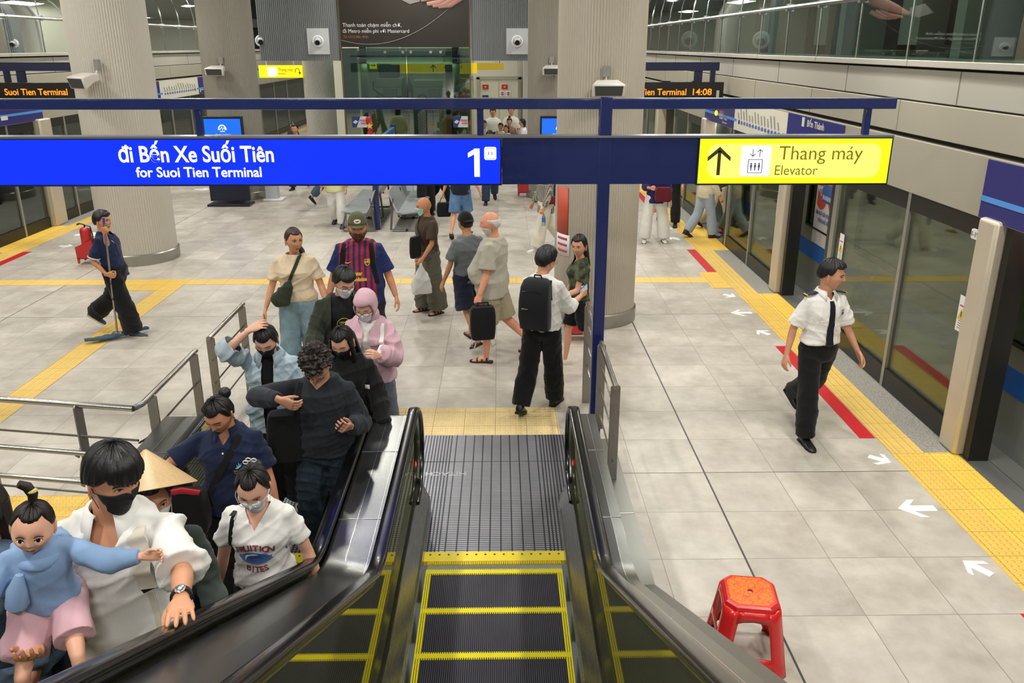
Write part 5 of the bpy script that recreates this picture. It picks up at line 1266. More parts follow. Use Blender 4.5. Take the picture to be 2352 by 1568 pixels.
    if mask:
        mc, mt_ = mask; nu, nv = 22, 14; m = MB(); rows = []
        bvs = BVHTree.FromPolygons([Vector(q) for q in head_pts(D, fem, baby, True)], F)
        for j in range(nv+1):
            v = j/nv; rw = []
            for i in range(nu+1):
                u = -1+2*i/nu; ang = u*R(72-6*v); zt = -.018+(.012*(1-abs(u)**1.5)) ; zb = -.112+.045*abs(u)**2
                zz = zt+(zb-zt)*v; d = Vector((-math.sin(ang), -math.cos(ang), 0)); h = bvs.ray_cast(Vector((0, -.0, zz))-d*.3, d, .4)
                r_ = (h[0].xy.length if h[0] is not None else .055)+.0045
                bulge = .010*math.exp(-(u/.45)**2)*math.sin(PI*min(1, max(0, v)))*(1.)
                base = max(r_, (.083-.012*v)*(1-.16*abs(u)**2)) if abs(u) < .8 else r_
                rw.append((math.sin(ang)*(base+bulge), math.cos(ang)*(base+bulge)+.0, zz+(.0016*math.sin(v*22) if mt_ == 'pleat' else 0)))
            rows.append(rw)
        m.loft(rows, cap=False, close=False); o = m.build('face_mask', M('mask_'+mc, mc, .8), root, ang=60, rec=False); P4(o); sd = o.modifiers.new('thick', 'SOLIDIFY'); sd.thickness = .0018
        for sx in (-1, 1):
            for zz in (-.022, -.075): P4(MB().tube([(sx*.070, .030, zz), (sx*.079, .012, zz*.5-.004), (sx*.081, -.006, .012 if zz > -.05 else -.028)], .0013, 6).build('ear_loop', M('mask_'+mc, mc, .8), root))
    if cfg.get('glasses'):
        gc = cfg['glasses']; m = MB()
        for sx in (-1, 1):
            m.tube([(sx*.032+.0235*math.copysign(abs(math.cos(a))**.8, math.cos(a)), .1035-.010*abs(math.cos(a))*(1 if math.cos(a)*sx > 0 else 0), .001+.018*math.copysign(abs(math.sin(a))**.8, math.sin(a))) for a in [2*PI*i/24 for i in range(24)]], .0014, 6, closed=True)
            m.tube([(sx*.055, .094, .006), (sx*.078, .05, .006), (sx*.081, -.008, .004)], .0014, 6)
        m.tube([(-.010, .104, .004), (0, .107, .006), (.010, .104, .004)], .0013, 6); P4(m.build('glasses', M('frame_'+gc, gc, .25, .3), root))
    if cfg.get('cap'):
        cc, lg = cfg['cap']; D2, F2 = sph(64, 44); B = head_pts(D2, fem, baby, False); x, y, z = D2.T; e = sstep(.22, .30, z-.10*(y)); N = D2/np.array([.0745, .096, .118]); N /= np.linalg.norm(N, axis=1)[:, None]
        th = (.016+.006*sstep(.5, 1, z))*e-.012*(1-e); cp = P4(grid_mb(B+N*th[:, None], F2).build('cap', CLOTH('cap_'+cc, cc), root, ang=60))
        sg = cfg.get('capdir', 1); m = MB(); rows = []
        for j in range(7):
            f = j/6; rows.append([(.070*math.sin(a)*(1-.04*f), sg*(.070*math.cos(a)+.062*f*math.cos(a)**.5+.018), .047-.014*f-.012*math.sin(a)**2+.004*(1-f)) for a in [R(-80+16*i) for i in range(11)]])
        m.loft(rows, cap=False, close=False); b_ = m.build('cap_brim', CLOTH('cap_'+cc, cc), root, ang=60, rec=False); P4(b_); sd = b_.modifiers.new('thick', 'SOLIDIFY'); sd.thickness = .004
        if lg:
            bv = BVHTree.FromPolygons([Vector(q) for q in (B+N*th[:, None])], F2)
            P4(patch(bv, [(.030*math.cos(2*PI*i/20), .078+.017*math.sin(2*PI*i/20)) for i in range(20)], 'badge', M('badge_white', 'ece6de', .5), cp, .002)); P4(patch(bv, [(.032*math.cos(2*PI*i/20), .078+.019*math.sin(2*PI*i/20)) for i in range(20)], 'badge_rim', M('badge_rim', 'b8502c', .5), cp, .0012))
            P4(patch(bv, [(.022*math.cos(2*PI*i/20), .078+.004*math.sin(2*PI*i/20)+.002*math.cos(i)) for i in range(20)], 'badge_lettering', M('badge_ink', '4a4440', .5), cp, .003))
    if cfg.get('headband'):
        P4(MB().tube([(.082*math.sin(a), .02+.0*a, .082+.052*math.cos(a)-.03) for a in [R(-95+19*i) for i in range(11)]], (.008, .003), 8, upv=(0, 1, 0)).build('hair_band', M('hair_band', '1a1513', .4), root))
    out = [M4 @ Vector(v) for v in hb.v]; return out, hb.f
# ---------------------------------------------------------------- figure
def rotx(a): return Matrix.Rotation(a, 3, 'X')
def limb_dir(fwd, side, sx=1):
    """direction from 'straight down' raised fwd degrees forward and side degrees outward"""
    f, s = R(fwd), R(side); return Vector((sx*math.sin(s), math.sin(f)*math.cos(s), -math.cos(f)*math.cos(s)))
def person(name, label, loc, facing, H=1.70, **c):
    """loc: ground point; face: compass of the gaze in degrees (0 = away from the escalators, 180 = towards the camera)"""
    root = thing(name, label, 'person', loc, -R(facing), c.get('group')); s = H/1.75; near = c.get('near', 1); vox = c.get('vox', .0095 if near > 1 else .012 if near else .018)
    W = c.get('w', 1.); belly = c.get('belly', 0.); lean = R(c.get('lean', 0)); tw = R(c.get('twist', 0)); side = R(c.get('side', 0))
    # --- legs: each (thigh fwd, knee bend, outward, toe pitch)
    legs = c.get('legs', ((4, 6, 3, 0), (-4, 4, 3, 0))); TH, SH, AH = .43*s, .405*s, .085*s
    Ls = []
    for sx, (tf, kb, ab, tp) in zip((1, -1), legs):
        d1 = limb_dir(tf, ab, sx); d2 = limb_dir(tf-kb, ab*.6, sx); Ls.append((d1, d2, tp))
    hz = max(-(d1.z*TH+d2.z*SH) for d1, d2, tp in Ls)+AH if not c.get('sit') else c['sit']
    pel = Vector((0, 0, hz)); RT = Matrix.Rotation(-lean, 3, 'X') @ Matrix.Rotation(side, 3, 'Y'); RS = RT @ Matrix.Rotation(tw, 3, 'Z')
    T = lambda x, y, z, up=False: pel+(RS if up else RT) @ Vector((x*s, y*s, (z-.93)*s))
    hips = [pel+Vector((sx*.088*s*(.5+.5*W), 0, -.01)) for sx in (1, -1)]; knees = [h+d1*TH for h, (d1, d2, tp) in zip(hips, Ls)]; ank = [k_+d2*SH for k_, (d1, d2, tp) in zip(knees, Ls)]
    sw = .166*(.55+.45*W)*c.get('shw', 1.)
    sh = [T(sx*sw, 0, 1.378+c.get('shrug', (0, 0))[i_], True) for i_, sx in enumerate((1, -1))]
    UA, FA = .285*s, .245*s; arms = c.get('arms', ((8, 10, 20, 0), (8, 10, 20, 0))); el = []; wr = []; fd = []
    for i_, sx in enumerate((1, -1)):
        a = arms[i_]
        if a[0] == 'ik':   # reach for a world point, elbow swung towards the given local direction
            tg = root.matrix_basis.inverted() @ Vector(a[1]) if False else Matrix.Rotation(R(facing), 3, 'Z') @ (Vector(a[1])-Vector(loc)); v_ = tg-sh[i_]; L = min(v_.length, (UA+FA)*.995); v_ = v_.normalized()
            ca = (UA*UA+L*L-FA*FA)/(2*UA*L); ca = max(-1, min(1, ca)); po = Vector(a[2]); po = (po-v_*po.dot(v_)).normalized(); e_ = sh[i_]+v_*UA*ca+po*UA*math.sqrt(1-ca*ca); d1 = (e_-sh[i_]).normalized(); d2 = (sh[i_]+v_*L-e_).normalized()
        elif len(a) == 4: d1 = limb_dir(a[0], a[1], sx); d2 = limb_dir(a[0]+a[2], a[1]-a[3], sx)   # swing, outward, elbow bend, inward turn
        else: d1 = Vector(a[0]).normalized(); d2 = Vector(a[1]).normalized()
        e = sh[i_]+d1*UA; el.append(e); wr.append(e+d2*FA); fd.append(d2)
    def ring(cn, wx, dy, M3=RT, n=20, ex=.85):
        return [cn+M3 @ Vector((wx*s*math.copysign(abs(math.cos(2*PI*j/n))**ex, math.cos(2*PI*j/n)), dy*s*math.copysign(abs(math.sin(2*PI*j/n))**ex, math.sin(2*PI*j/n)), 0)) for j in range(n)]
    fem = c.get('fem', 0.)
    prof = [(.84, .095, .080, 0), (.93, .150+.008*fem, .106, -.008), (1.00, .158, .112, 0), (1.08, .140-.015*fem, .102, .004), (1.18, .146-.010*fem, .106, .006), (1.28, .160, .114, .006), (1.345, .160, .104, 0), (1.395, .136, .086, -.006), (1.43, .100, .070, -.010), (1.462, .068, .058, -.012)]
    def torso(m, grow=0., z0=None, z1=1.46, hemflare=0., gb=0.):
        rows = []
        zs = sorted(set([p[0] for p in prof if (z0 is None or p[0] >= z0-.001) and p[0] <= z1]+([z0] if z0 else [])))
        for z in zs:
            w_, d_, yo = [np.interp(z, [p[0] for p in prof], [p[i] for p in prof]) for i in (1, 2, 3)]
            if z < .93 and grow: w_, d_ = max(w_, .160), max(d_, .115)
            bl = belly*math.exp(-((z-1.08)/.13)**2); bu = .028*fem*math.exp(-((z-1.27)/.06)**2)
            fl = hemflare*max(0, (1.1-z))/.25; g = grow+gb*math.exp(-((z-1.0)/.15)**2)
            rows.append(ring(T(0, yo+bl*.55+bu*.6, z, z > 1.2), w_*W+g+fl+bl*.35, d_*(.6+.4*W)+g+fl+bl*.5+bu*.5, RS if z > 1.2 else RT))
        m.loft(rows)
    short = c.get('sleeve', .5); m = MB(); torso(m, -.012 if c.get('top') else 0)
    nb = T(0, -.012, 1.43, True); nk = c.get('neckf', 0.); hd_yaw, hd_pit, hd_rol = c.get('head', (0, 0, 0))
    hbase = T(0, .006, 1.50, True); hs = c.get('hsz', 1.)*s*(1.0)
    HR_ = RS.lerp(Matrix.Identity(3), .5) if c.get('levelhead', True) else RS
    HR_ = HR_.to_quaternion().to_matrix()
    H3 = HR_ @ Matrix.Rotation(-R(hd_yaw), 3, 'Z') @ Matrix.Rotation(-R(hd_pit), 3, 'X') @ Matrix.Rotation(R(hd_rol), 3, 'Y')
    hc = hbase+H3 @ Vector((0, .020*s+nk, .104*s)); H4 = Matrix.Translation(hc) @ H3.to_4x4()
    nr = .056*s*(1-.12*fem)*c.get('neck', 1.); m.tube([nb, hbase, hc+H3 @ Vector((0, -.028*s, -.03*s))], [nr*1.18, nr, nr*.95], 14)
    bw = (.5+.5*W)
    for i_, sx in enumerate((1, -1)):
        inn = T(sx*sw*.40, -.004, 1.385, True); ar = .044*s*bw*c.get('armw', 1.)
        m.tube([inn, sh[i_], sh[i_]+(el[i_]-sh[i_])*.45, el[i_]], [ar*1.02, ar*1.02, ar*.96, ar*.80], 14); m.ell(el[i_], (ar*.82,)*3, 12, 8)
        m.tube([el[i_], el[i_]+(wr[i_]-el[i_])*.3, wr[i_]], [ar*.82, ar*.84, ar*.54], 14)
        tr = .082*s*bw*(.9 if c.get('legwear') else 1)
        fk = .74 if c.get('shoes') and c['shoes'][1] != 'sandal' else 1.
        m.tube([hips[i_]+Vector((0, 0, .03)), hips[i_]+(knees[i_]-hips[i_])*.25, knees[i_]], [tr*1.05, tr, tr*.64], 14); m.ell(knees[i_], (tr*.64,)*3, 12, 8)
        cb = knees[i_]+(ank[i_]-knees[i_])*.32+Vector((0, -.010, 0)); m.tube([knees[i_], cb, ank[i_]], [tr*.62, tr*.66, tr*.38], 14)
        # foot
        d2 = Ls[i_][1]; tp = R(Ls[i_][2]); fy = Matrix.Rotation(-tp, 3, 'X') @ Matrix.Rotation(-R(6)*sx, 3, 'Z'); fw_ = fy @ Vector((0, 1, 0)); fu = fy @ Vector((0, 0, 1)); A_ = ank[i_]
        m.tube([A_-fw_*.035*s-fu*.035*s, A_+fw_*.05*s-fu*.040*s, A_+fw_*.12*s-fu*.058*s, A_+fw_*.165*s-fu*.064*s], [(.030*s*fk, .032*s*fk), (.034*s*fk, .038*s*fk), (.022*s*fk, .044*s*fk), (.012*s*fk, .032*s*fk)], 12, upv=fu)
    me = remesh(m, vox, 4 if near else 2)
    body = MB(); body.add([tuple(v.co) for v in me.vertices], [tuple(p.vertices) for p in me.polygons]); bpy.data.meshes.remove(me)
    # hands
    curls = c.get('curl', (.3, .3)); pn = c.get('palm', (None, None)); hv = .0034 if near > 1 else .005 if near else .007
    hands_at = []
    for i_, sx in enumerate((1, -1)):
        if c.get('nohand', (0, 0))[i_]: hands_at.append(None); continue
        y_ = (fd[i_] if c.get('hdir', (None, None))[i_] is None else Vector(c['hdir'][i_]).normalized()); pz = Vector(pn[i_]) if pn[i_] is not None else Vector((-sx, 0, 0))   # palm faces pz
        z_ = -(pz-y_*pz.dot(y_)).normalized(); x_ = y_.cross(z_)
        hm = hand_mesh(curls[i_], .3, hv); sc_ = s*c.get('handsz', 1.)
        F3 = Matrix((x_, y_, z_)).transposed().to_4x4(); F3.translation = wr[i_]
        mir = Matrix.Diagonal((1 if sx > 0 else -1, 1, 1, 1)); m4 = F3 @ mir @ Matrix.Scale(sc_, 4)
        vs = [m4 @ v.co for v in hm.vertices]; fs = [tuple(p.vertices) if sx > 0 else tuple(reversed(p.vertices)) for p in hm.polygons]; body.add(vs, fs); hands_at.append(m4)
    hv_, hf_ = make_head(root, H4, dict(c.get('face', {}), hs=hs*1.12*c.get('face', {}).get('hs', 1.), fem=fem, near=near, seed=sum(map(ord, label)) % 97), near); body.add(hv_, hf_)
    body.build('body', SKIN(c.get('skin', 'c99a80')), root, ang=70)
    ctx = dict(root=root, T=T, sh=sh, el=el, wr=wr, hips=hips, knees=knees, ank=ank, s=s, H4=H4, RS=RS, RT=RT, pel=pel, vox=vox, hands=hands_at, near=near, W=W)
    seed = sum(map(ord, label)) % 1000
    # --- trousers, shorts or skirt
    tr_ = c.get('legwear')
    if tr_:
        kind, mat, ease = tr_[:3]; hk = s; flare = tr_[3] if len(tr_) > 3 else 0.; end = {'long': 1.97, 'shorts': c.get('shortlen', .95), 'crop': 1.7}[kind]
        m = MB(); rows = []
        for z, w_, d_ in ((.80, .120, .085), (.85, .152, .112), (.93, .172, .124), (1.00, .162, .116), (1.045, .150, .108)):
            rows.append(ring(T(0, -.004, z), w_*W+ease*.35, d_*(.6+.4*W)+ease*.35+belly*.05))
        m.loft(rows)
        for i_ in (0, 1):
            tr2 = .090*s*bw+ease*.55; pts = [hips[i_]+Vector((0, 0, .02)), hips[i_]+(knees[i_]-hips[i_])*.3]; rs = [tr2*1.02, tr2]
            if end <= 1: pts.append(hips[i_]+(knees[i_]-hips[i_])*end); rs.append(tr2*.9+ease*.6)
            else:
                k2 = end-1; pts += [knees[i_], knees[i_]+(ank[i_]-knees[i_])*.5]; rs += [tr2*.72+ease*.6, tr2*.66+ease*.8+flare*.5]
                pts.append(knees[i_]+(ank[i_]-knees[i_])*(k2+.02)); rs.append(.050*s+ease*1.0+flare)
            m.tube(pts, rs, 16)
        me = remesh(m, vox, 5); folds(me, c.get('legfold', .0045 if near else .003), seed+3, 1.1); to_obj(me, {'long': 'trousers', 'crop': 'trousers', 'shorts': 'shorts'}[kind], mat, root)
    # --- upper garments: list of dicts
    for gi, g in enumerate(c.get('top', ())):
        m = MB(); e = g.get('ease', .016); torso(m, e, g.get('hem', .90), 1.462, g.get('flare', 0.), g.get('mid', 0.))
        sl = g.get('sleeve', .5)
        for i_, sx in enumerate((1, -1)):
            ar = .044*s*bw*c.get('armw', 1.); inn = T(sx*sw*.38, -.004, 1.385, True)
            if sl <= 0: continue
            f1 = min(sl, 1.); pts = [inn, sh[i_]+Vector((0, 0, .004)), sh[i_]+(el[i_]-sh[i_])*f1*.55, sh[i_]+(el[i_]-sh[i_])*f1]; rs = [ar*1.02+e*.25, ar*1.0+e*.35, ar*1.0+e*.9, ar*.90+e*1.1+g.get('cuff', 0)*(sl <= 1)]; pts[1] = sh[i_]
            m.tube(pts, rs, 16)
            if sl > 1:
                m.ell(el[i_], (ar*.86+e*1.1,)*3, 12, 8); f2 = sl-1; w2 = el[i_]+(wr[i_]-el[i_])*f2
                m.tube([el[i_], el[i_]+(wr[i_]-el[i_])*f2*.45, w2], [ar*.88+e*1.1, ar*.86+e*1.1, ar*.62+e*.8+g.get('cuff', 0)], 16)
        if g.get('neckh'): m.tube([T(0, -.014, 1.41, True), T(0, -.002, 1.45+g['neckh'], True)], [nr*1.25+e*.7, nr*1.08+e*.4], 18)
        me = remesh(m, vox, 4); folds(me, g.get('fold', .005 if near else .003), seed+gi*7)
        # neckline opened
        nz = g.get('neckline', ('round', .085))
        def W3(p): return pel+RS @ Vector((p[0]*s, p[1]*s, (p[2]-.93)*s))
        def cutp(bm, p, n_): bmesh.ops.bisect_plane(bm, geom=bm.verts[:]+bm.edges[:]+bm.faces[:], plane_co=W3(p), plane_no=RS @ Vector(n_))
        def lc(v): q = RS.inverted() @ (v-pel)/s; return q.x, q.y, q.z+.93
        bm = bmesh.new(); bm.from_mesh(me); kill = set()
        if nz[0] == 'v':
            k_ = nz[1]/(1.47-nz[2])
            for sg in (-1, 1): cutp(bm, (0, 0, nz[2]), (sg, 0, -k_))
            bm.faces.ensure_lookup_table()
            for f_ in bm.faces:
                x_, y_, z_ = lc(f_.calc_center_median())
                if y_ > -.01 and z_ > nz[2] and abs(x_) < (z_-nz[2])*k_: kill.add(f_)
        if g.get('neckh'):
            cutp(bm, (0, 0, 1.425+g['neckh']), (0, 0, 1)); kill |= {f_ for f_ in bm.faces if lc(f_.calc_center_median())[2] > 1.425+g['neckh']}
        if kill: bmesh.ops.delete(bm, geom=list(kill), context='FACES')
        if g.get('open'):
            w0, k_ = g['open'][:2]
            for sg in (-1, 1): cutp(bm, (sg*w0, 0, 1.45), (sg, 0, k_))
            kill = [f_ for f_ in bm.faces if (lambda q: q[1] > -.01 and abs(q[0]) < w0+(1.45-q[2])*k_)(lc(f_.calc_center_median()))]
            bmesh.ops.delete(bm, geom=kill, context='FACES')
        bm.to_mesh(me); bm.free()
        idx = None
        if g.get('zones'):
            fc = face_centres(me); q = (fc-np.array(pel))@np.array(RS.inverted()).T/s; q[:, 2] += .93; idx = g['zones'](q)
        o = to_obj(me, g.get('name', 'shirt'), g['mat'], root, idx)
        sd = o.modifiers.new('thick', 'SOLIDIFY'); sd.thickness = .003; sd.offset = -1
        ctx.setdefault('tops', []).append(o)
    # --- footwear
    sw_ = c.get('shoes')
    if sw_:
        col, typ = sw_[:2]; sole = sw_[2] if len(sw_) > 2 else '1a1a1a'
        for i_, sx in enumerate((1, -1)):
            tp = R(Ls[i_][2]); fy = Matrix.Rotation(-tp, 3, 'X') @ Matrix.Rotation(-R(6)*sx, 3, 'Z'); F4 = Matrix.Translation(ank[i_]) @ fy.to_4x4() @ Matrix.Scale(s*sw_[3] if len(sw_) > 3 else s, 4)
            sm_ = MB(); st_ = [(-.075, .022, -.055), (-.07, .036, -.055), (-.02, .038, -.055), (.06, .041, -.055), (.12, .046, -.055), (.165, .038, -.055), (.19, .018, -.055)]
            ol = [(x_, y_) for y_, x_, _ in st_]+[(-x_, y_) for y_, x_, _ in st_[::-1]]
            sm_.loft([[(p[0]*.98, p[1], -.084) for p in ol], [(p[0]*1.03, p[1]*1.01, -.072) for p in ol], [(p[0], p[1], -.060) for p in ol]])
            if typ == 'sandal':
                so = sm_.build('sandal', M('sole_'+sole, sole, .7), root); so.data.transform(F4); q = MB()
                for yy, zz, ww in ((.10, -.028, .046), (.045, -.012, .042), (-.01, .0, .038)): q.tube([(ww*math.cos(a), yy, -.062+(zz+.062)*math.sin(a)) for a in [PI*j/8 for j in range(9)]], (.012, .003), 6, upv=(0, 1, 0))
                st2 = q.build('straps', M('shoe_'+col, col, .6), so); st2.data.transform(F4); continue
            up_ = MB(); hi = .02 if typ != 'boot' else .06
            R_ = lambda y_, w_, z0, z1, n=14: [(w_*math.cos(2*PI*j/n), y_+(.0*j), (z0+z1)/2+(z1-z0)/2*math.sin(2*PI*j/n)) for j in range(n)]
            up_.loft([R_(-.080, .018, -.07, -.02), R_(-.072, .034, -.074, hi), R_(-.03, .040, -.074, hi+.005), R_(.02, .040, -.074, hi-.005), R_(.06, .042, -.074, -.012), R_(.11, .046, -.074, -.030), R_(.155, .041, -.074, -.038), R_(.185, .026, -.072, -.050), R_(.195, .012, -.070, -.060)])
            so = up_.build('shoe', M('shoe_'+col, col, .35 if typ == 'leather' else .7, 0, .5), root, ang=60); so.data.transform(F4); s2 = sm_.build('sole', M('sole_'+sole, sole, .6), so); s2.data.transform(F4)
            if near and typ != 'slip':
                q = MB()
                for j in range(4): q.tube([(-.018, .025+.018*j, .001-.009*j), (.018, .031+.018*j, .001-.009*j)], .0028, 5)
                l_ = q.build('laces', M('lace_'+sw_[0], 'e8e8e4' if typ == 'sneaker' and col not in ('16161a', '1a1a1c') else '0a0a0a', .8), so); l_.data.transform(F4)
    return ctx
def chest_bvh(o):
    dg = bpy.context.evaluated_depsgraph_get(); me = o.data; return BVHTree.FromPolygons([v.co.copy() for v in me.vertices], [tuple(p.vertices) for p in me.polygons])
def print_on(ctx, o, mb_fn, name, mats, back=False, off=.004, label=None):
    """flat artwork in torso space (x right seen from the front = -x person, z up) laid on the garment"""
    bv = chest_bvh(o); m = MB(); mb_fn(m); RS, pel, s = ctx['RS'], ctx['pel'], ctx['s']; sg = -1 if back else 1
    d = RS @ Vector((0, -sg, 0)); pts = [pel+RS @ Vector((-sg*v[0]*s, .0, (v[2]-.93)*s)) for v in m.v]
    # subdivide long faces is not needed for small lettering
    out = []
    for p, v in zip(pts, m.v):
        h = bv.ray_cast(Vector(p)-d*.6, d, 1.0)
        out.append(tuple(h[0]-d*(off+v[1])) if h[0] is not None else tuple(p-d*.12))
    m.v = out; q = m.build(name, mats, ctx['root'], smooth=False, rec=False)
    if label: q['label'] = label
    return q
def strap(ctx, pts, w, t, mat, name='strap', parent=None, off=0):
    m = MB(); m.tube(pts, (t, w), 8, upv=None); return m.build(name, mat, parent or ctx['root'], ang=60)
def surf_strap(ctx, o, path_xz, w, mat, name, back=False, thick=.006, n=18, w1=None):
    """flat strap lying on the garment along (x,z) way-points on chest or back"""
    bv = chest_bvh(o); RS, pel, s = ctx['RS'], ctx['pel'], ctx['s']; sg = -1 if back else 1; d = RS @ Vector((0, -sg, 0))
    P_ = []; k_ = len(path_xz)-1
    for i in range(n+1):
        f = i/n*k_; a = min(int(f), k_-1); u = f-a; P_.append((path_xz[a][0]*(1-u)+path_xz[a+1][0]*u, path_xz[a][1]*(1-u)+path_xz[a+1][1]*u))
    rings = []; 
    for i, (x_, z_) in enumerate(P_):
        q = pel+RS @ Vector((-x_*s*1.0, 0, (z_-.93)*s)); h = bv.ray_cast(q-d*.6, d, 1.0); c_ = h[0] if h[0] is not None else q-d*.08
        a, b = P_[max(i-1, 0)], P_[min(i+1, n)]; tv = Vector((-(b[0]-a[0]), 0, b[1]-a[1])).normalized(); wv = RS @ Vector((tv.z, 0, -tv.x))*(1 if w1 is None else (1+(w1/w-1)*min(1, i/n*1.15)) if i < n else .3)
        rings.append([c_-d*(thick*1.6)-wv*w/2, c_-d*(thick*1.6)+wv*w/2, c_-d*thick*.2+wv*w/2, c_-d*thick*.2-wv*w/2])
    m = MB(); m.loft(rings); return m.build(name, mat, ctx['root'], ang=60)
# ================================================================ THE CAST
BLK = CLOTH('black', '121214'); WHT = CLOTH('white', 'e6e4e0', var=.04); NAVYC = CLOTH('navy', '18223f'); OLIVE = CLOTH('dark_olive', '2c3226')
def bag_box(name, label, cat, loc, rz, w, d, h, mat, parts=(), round_=.05, group=None, parent=None, taper=1., zone=None):
    t = thing(name, label, cat, loc, rz, group)
    m = MB(); rows = []
    for z, k_ in ((0, .86), (.02, .95), (h*.3, 1.02), (h*.7, .98*taper+.0), (h-.03, .92*taper), (h, .78*taper)):
        rows.append([(w/2*k_*math.copysign(abs(math.cos(2*PI*j/28))**.35, math.cos(2*PI*j/28)), d/2*k_*math.copysign(abs(math.sin(2*PI*j/28))**.45, math.sin(2*PI*j/28)), z) for j in range(28)])
    m.loft(rows); o = m.build('body', mat, t, ang=50); return t, o

# ---- 1 guard walking at the right platform edge
G = person('person', 'young man in white uniform shirt with navy epaulettes and black tie walking on the right', (2.86, 6.62, 0), 168, 1.74, near=2, skin='c08e72',
    head=(-48, 2, 0), legs=((9, 4, 1, 0), (-20, 34, 2, 30)), arms=((-12, 16, 22, 0), (4, 18, 22, 0)), curl=(.35, .4), lean=0, w=.92,
    face=dict(hair=dict(front=.50, side=.12, back=-.25, thick=.022, topv=.7, fv=.012), hairc='0d0b0a', lipc='a06058', jaw=.6, look=-.6),
    legwear=('long', BLK, .030, .006), shoes=('0d0d0e', 'leather', '0a0a0a'), legfold=.004,
    top=[dict(name='uniform_shirt', mat=[WHT], sleeve=.86, ease=.024, hem=.985, mid=.012, fold=.006, cuff=.014, neckline=('v', .062, 1.40))])
o = G['tops'][0]
print_on(G, o, lambda m: m.prism([(-.016, 1.405), (.016, 1.405), (.024, 1.36), (.017, 1.37), (.034, 1.06), (.0, 1.0), (-.034, 1.06), (-.017, 1.37), (-.024, 1.36)], 'y', 0, .002), 'tie', CLOTH('tie', '0f1220')) if False else None
def tie(ctx, o, mat):
    pts = [(0, 1.395), (0, 1.36), (0, 1.25), (0, 1.12), (0, 1.0), (0.005, .93)]; surf_strap(ctx, o, pts, .034, mat, 'tie', n=24, w1=.074)
tie(G, o, CLOTH('tie', '0f1220'))
for sx in (-1, 1):
    p = G['sh'][0 if sx > 0 else 1]; m = MB(); q = G['root']
    b = MB(); b.box(-.055, .065, -.028, .028, -.004, .006); e = b.build('epaulette', CLOTH('epaulette', '141a30'), q, bevel=.003); e.location = p+Vector((-.015*sx, 0, .066)); e.rotation_euler = (0, R(12)*sx, 0)
    z = MB(); z.box(.050*sx-.006, .050*sx+.006, -.0285, .0285, -.004, .0075); z.build('gold_bar', M('gold', 'd8a030', .4), e, smooth=False); MB().cyl((-.045*sx, 0, .006), (-.045*sx, 0, .011), .007, n=10).build('button', MT_STEEL, e)
print_on(G, o, lambda m: (m.prism([(.115+.032*math.cos(2*PI*i/20), 1.285+.034*math.sin(2*PI*i/20)) for i in range(20)], 'y', 0, .001, 0), m.prism([(.115+.018*math.cos(2*PI*i/16), 1.280+.016*math.sin(2*PI*i/16)) for i in range(16)], 'y', .002, .003, 1), m.box(.095, .135, .002, .003, 1.302, 1.309, 2)), 'round_badge', [M('badge_cream', 'ece4cc', .5), M('badge_blue', '3a62b0', .5), M('badge_red', 'c03040', .5)])
def pocket(ctx, o, cx, z, w=.055, h=.03):
    print_on(ctx, o, lambda m: m.prism([(cx-w, z), (cx+w, z), (cx+w, z-h*.6), (cx, z-h), (cx-w, z-h*.6)], 'y', 0, .003), 'pocket_flap', WHT, off=.003)
pocket(G, o, -.09, 1.245); pocket(G, o, .10, 1.245)
def collar(ctx, mat, z=1.455, r=.066, h=.035, spread=.05, name='collar'):
    """shirt collar: band that folds over, open at the front"""
    T, s = ctx['T'], ctx['s']; m = MB(); rows = []
    A = [R(90+24)+R(312)*i/26 for i in range(27)]
    for rr, zz in ((r*.95, z+.012), (r*.98, z+h*.8), (r*1.12, z+h*.72), (r*1.42, z-.012)):
        rw = []
        for i, a in enumerate(A):
            u = abs(i-13)/13; k_ = 1+(.25*u**4 if rr > r*1.2 else 0); rw.append(T(math.cos(a)*rr*k_, math.sin(a)*rr*1.0*k_-.010+.010*u, zz-(spread*u**4 if rr > r*1.2 else .012*u**3), True))
        rows.append(rw)
    m.loft(rows, cap=False, close=False); o = m.build(name, mat, ctx['root'], ang=60, rec=False); sd = o.modifiers.new('thick', 'SOLIDIFY'); sd.thickness = .003
    return o
collar(G, WHT)
surf_strap(G, G['tops'][0], [(-.13, .985), (0, .978), (.13, .985)], .034, M('belt', '141416', .4), 'belt')

# ---- 2 man in the white shirt on the near escalator, toddler on his arm
P1 = person('person', 'man in open white shirt and black face mask carrying a toddler on the near escalator', (-1.42, 2.52, .455), 172, 1.73, near=2, skin='c7916f', w=1.06, shw=1.06,
    head=(-50, 10, -4), arms=(((.35, .25, -1), (-.30, 1, .15)), ('ik', (-1.01, 2.09, 1.83), (-.5, .1, -1))), curl=(.45, .12), palm=((0, 0, 1), (0, .4, -.9)), hdir=(None, (-.22, .88, .25)),
    face=dict(mask=('0e0e10', 'plain'), hair=dict(front=.30, side=.06, back=-.30, thick=.034, topv=.35, fv=.010, fringe=.16, temple=.3), hairc='0a0909', look=-.8, hs=.90),
    legwear=('long', BLK, .03), shoes=('141414', 'sneaker'), top=[dict(name='shirt', mat=WHT, sleeve=.95, ease=.026, hem=.80, flare=.02, mid=.02, fold=.008, cuff=.022, neckline=('v', .085, 1.30))])
collar(P1, WHT, spread=.075, r=.074, h=.04)
CREAM = CLOTH('cream_strap', 'd6cfc0'); surf_strap(P1, P1['tops'][0], [(.105, 1.42), (.118, 1.36), (.125, 1.26), (.128, 1.20)], .062, CREAM, 'bag_strap', thick=.010)
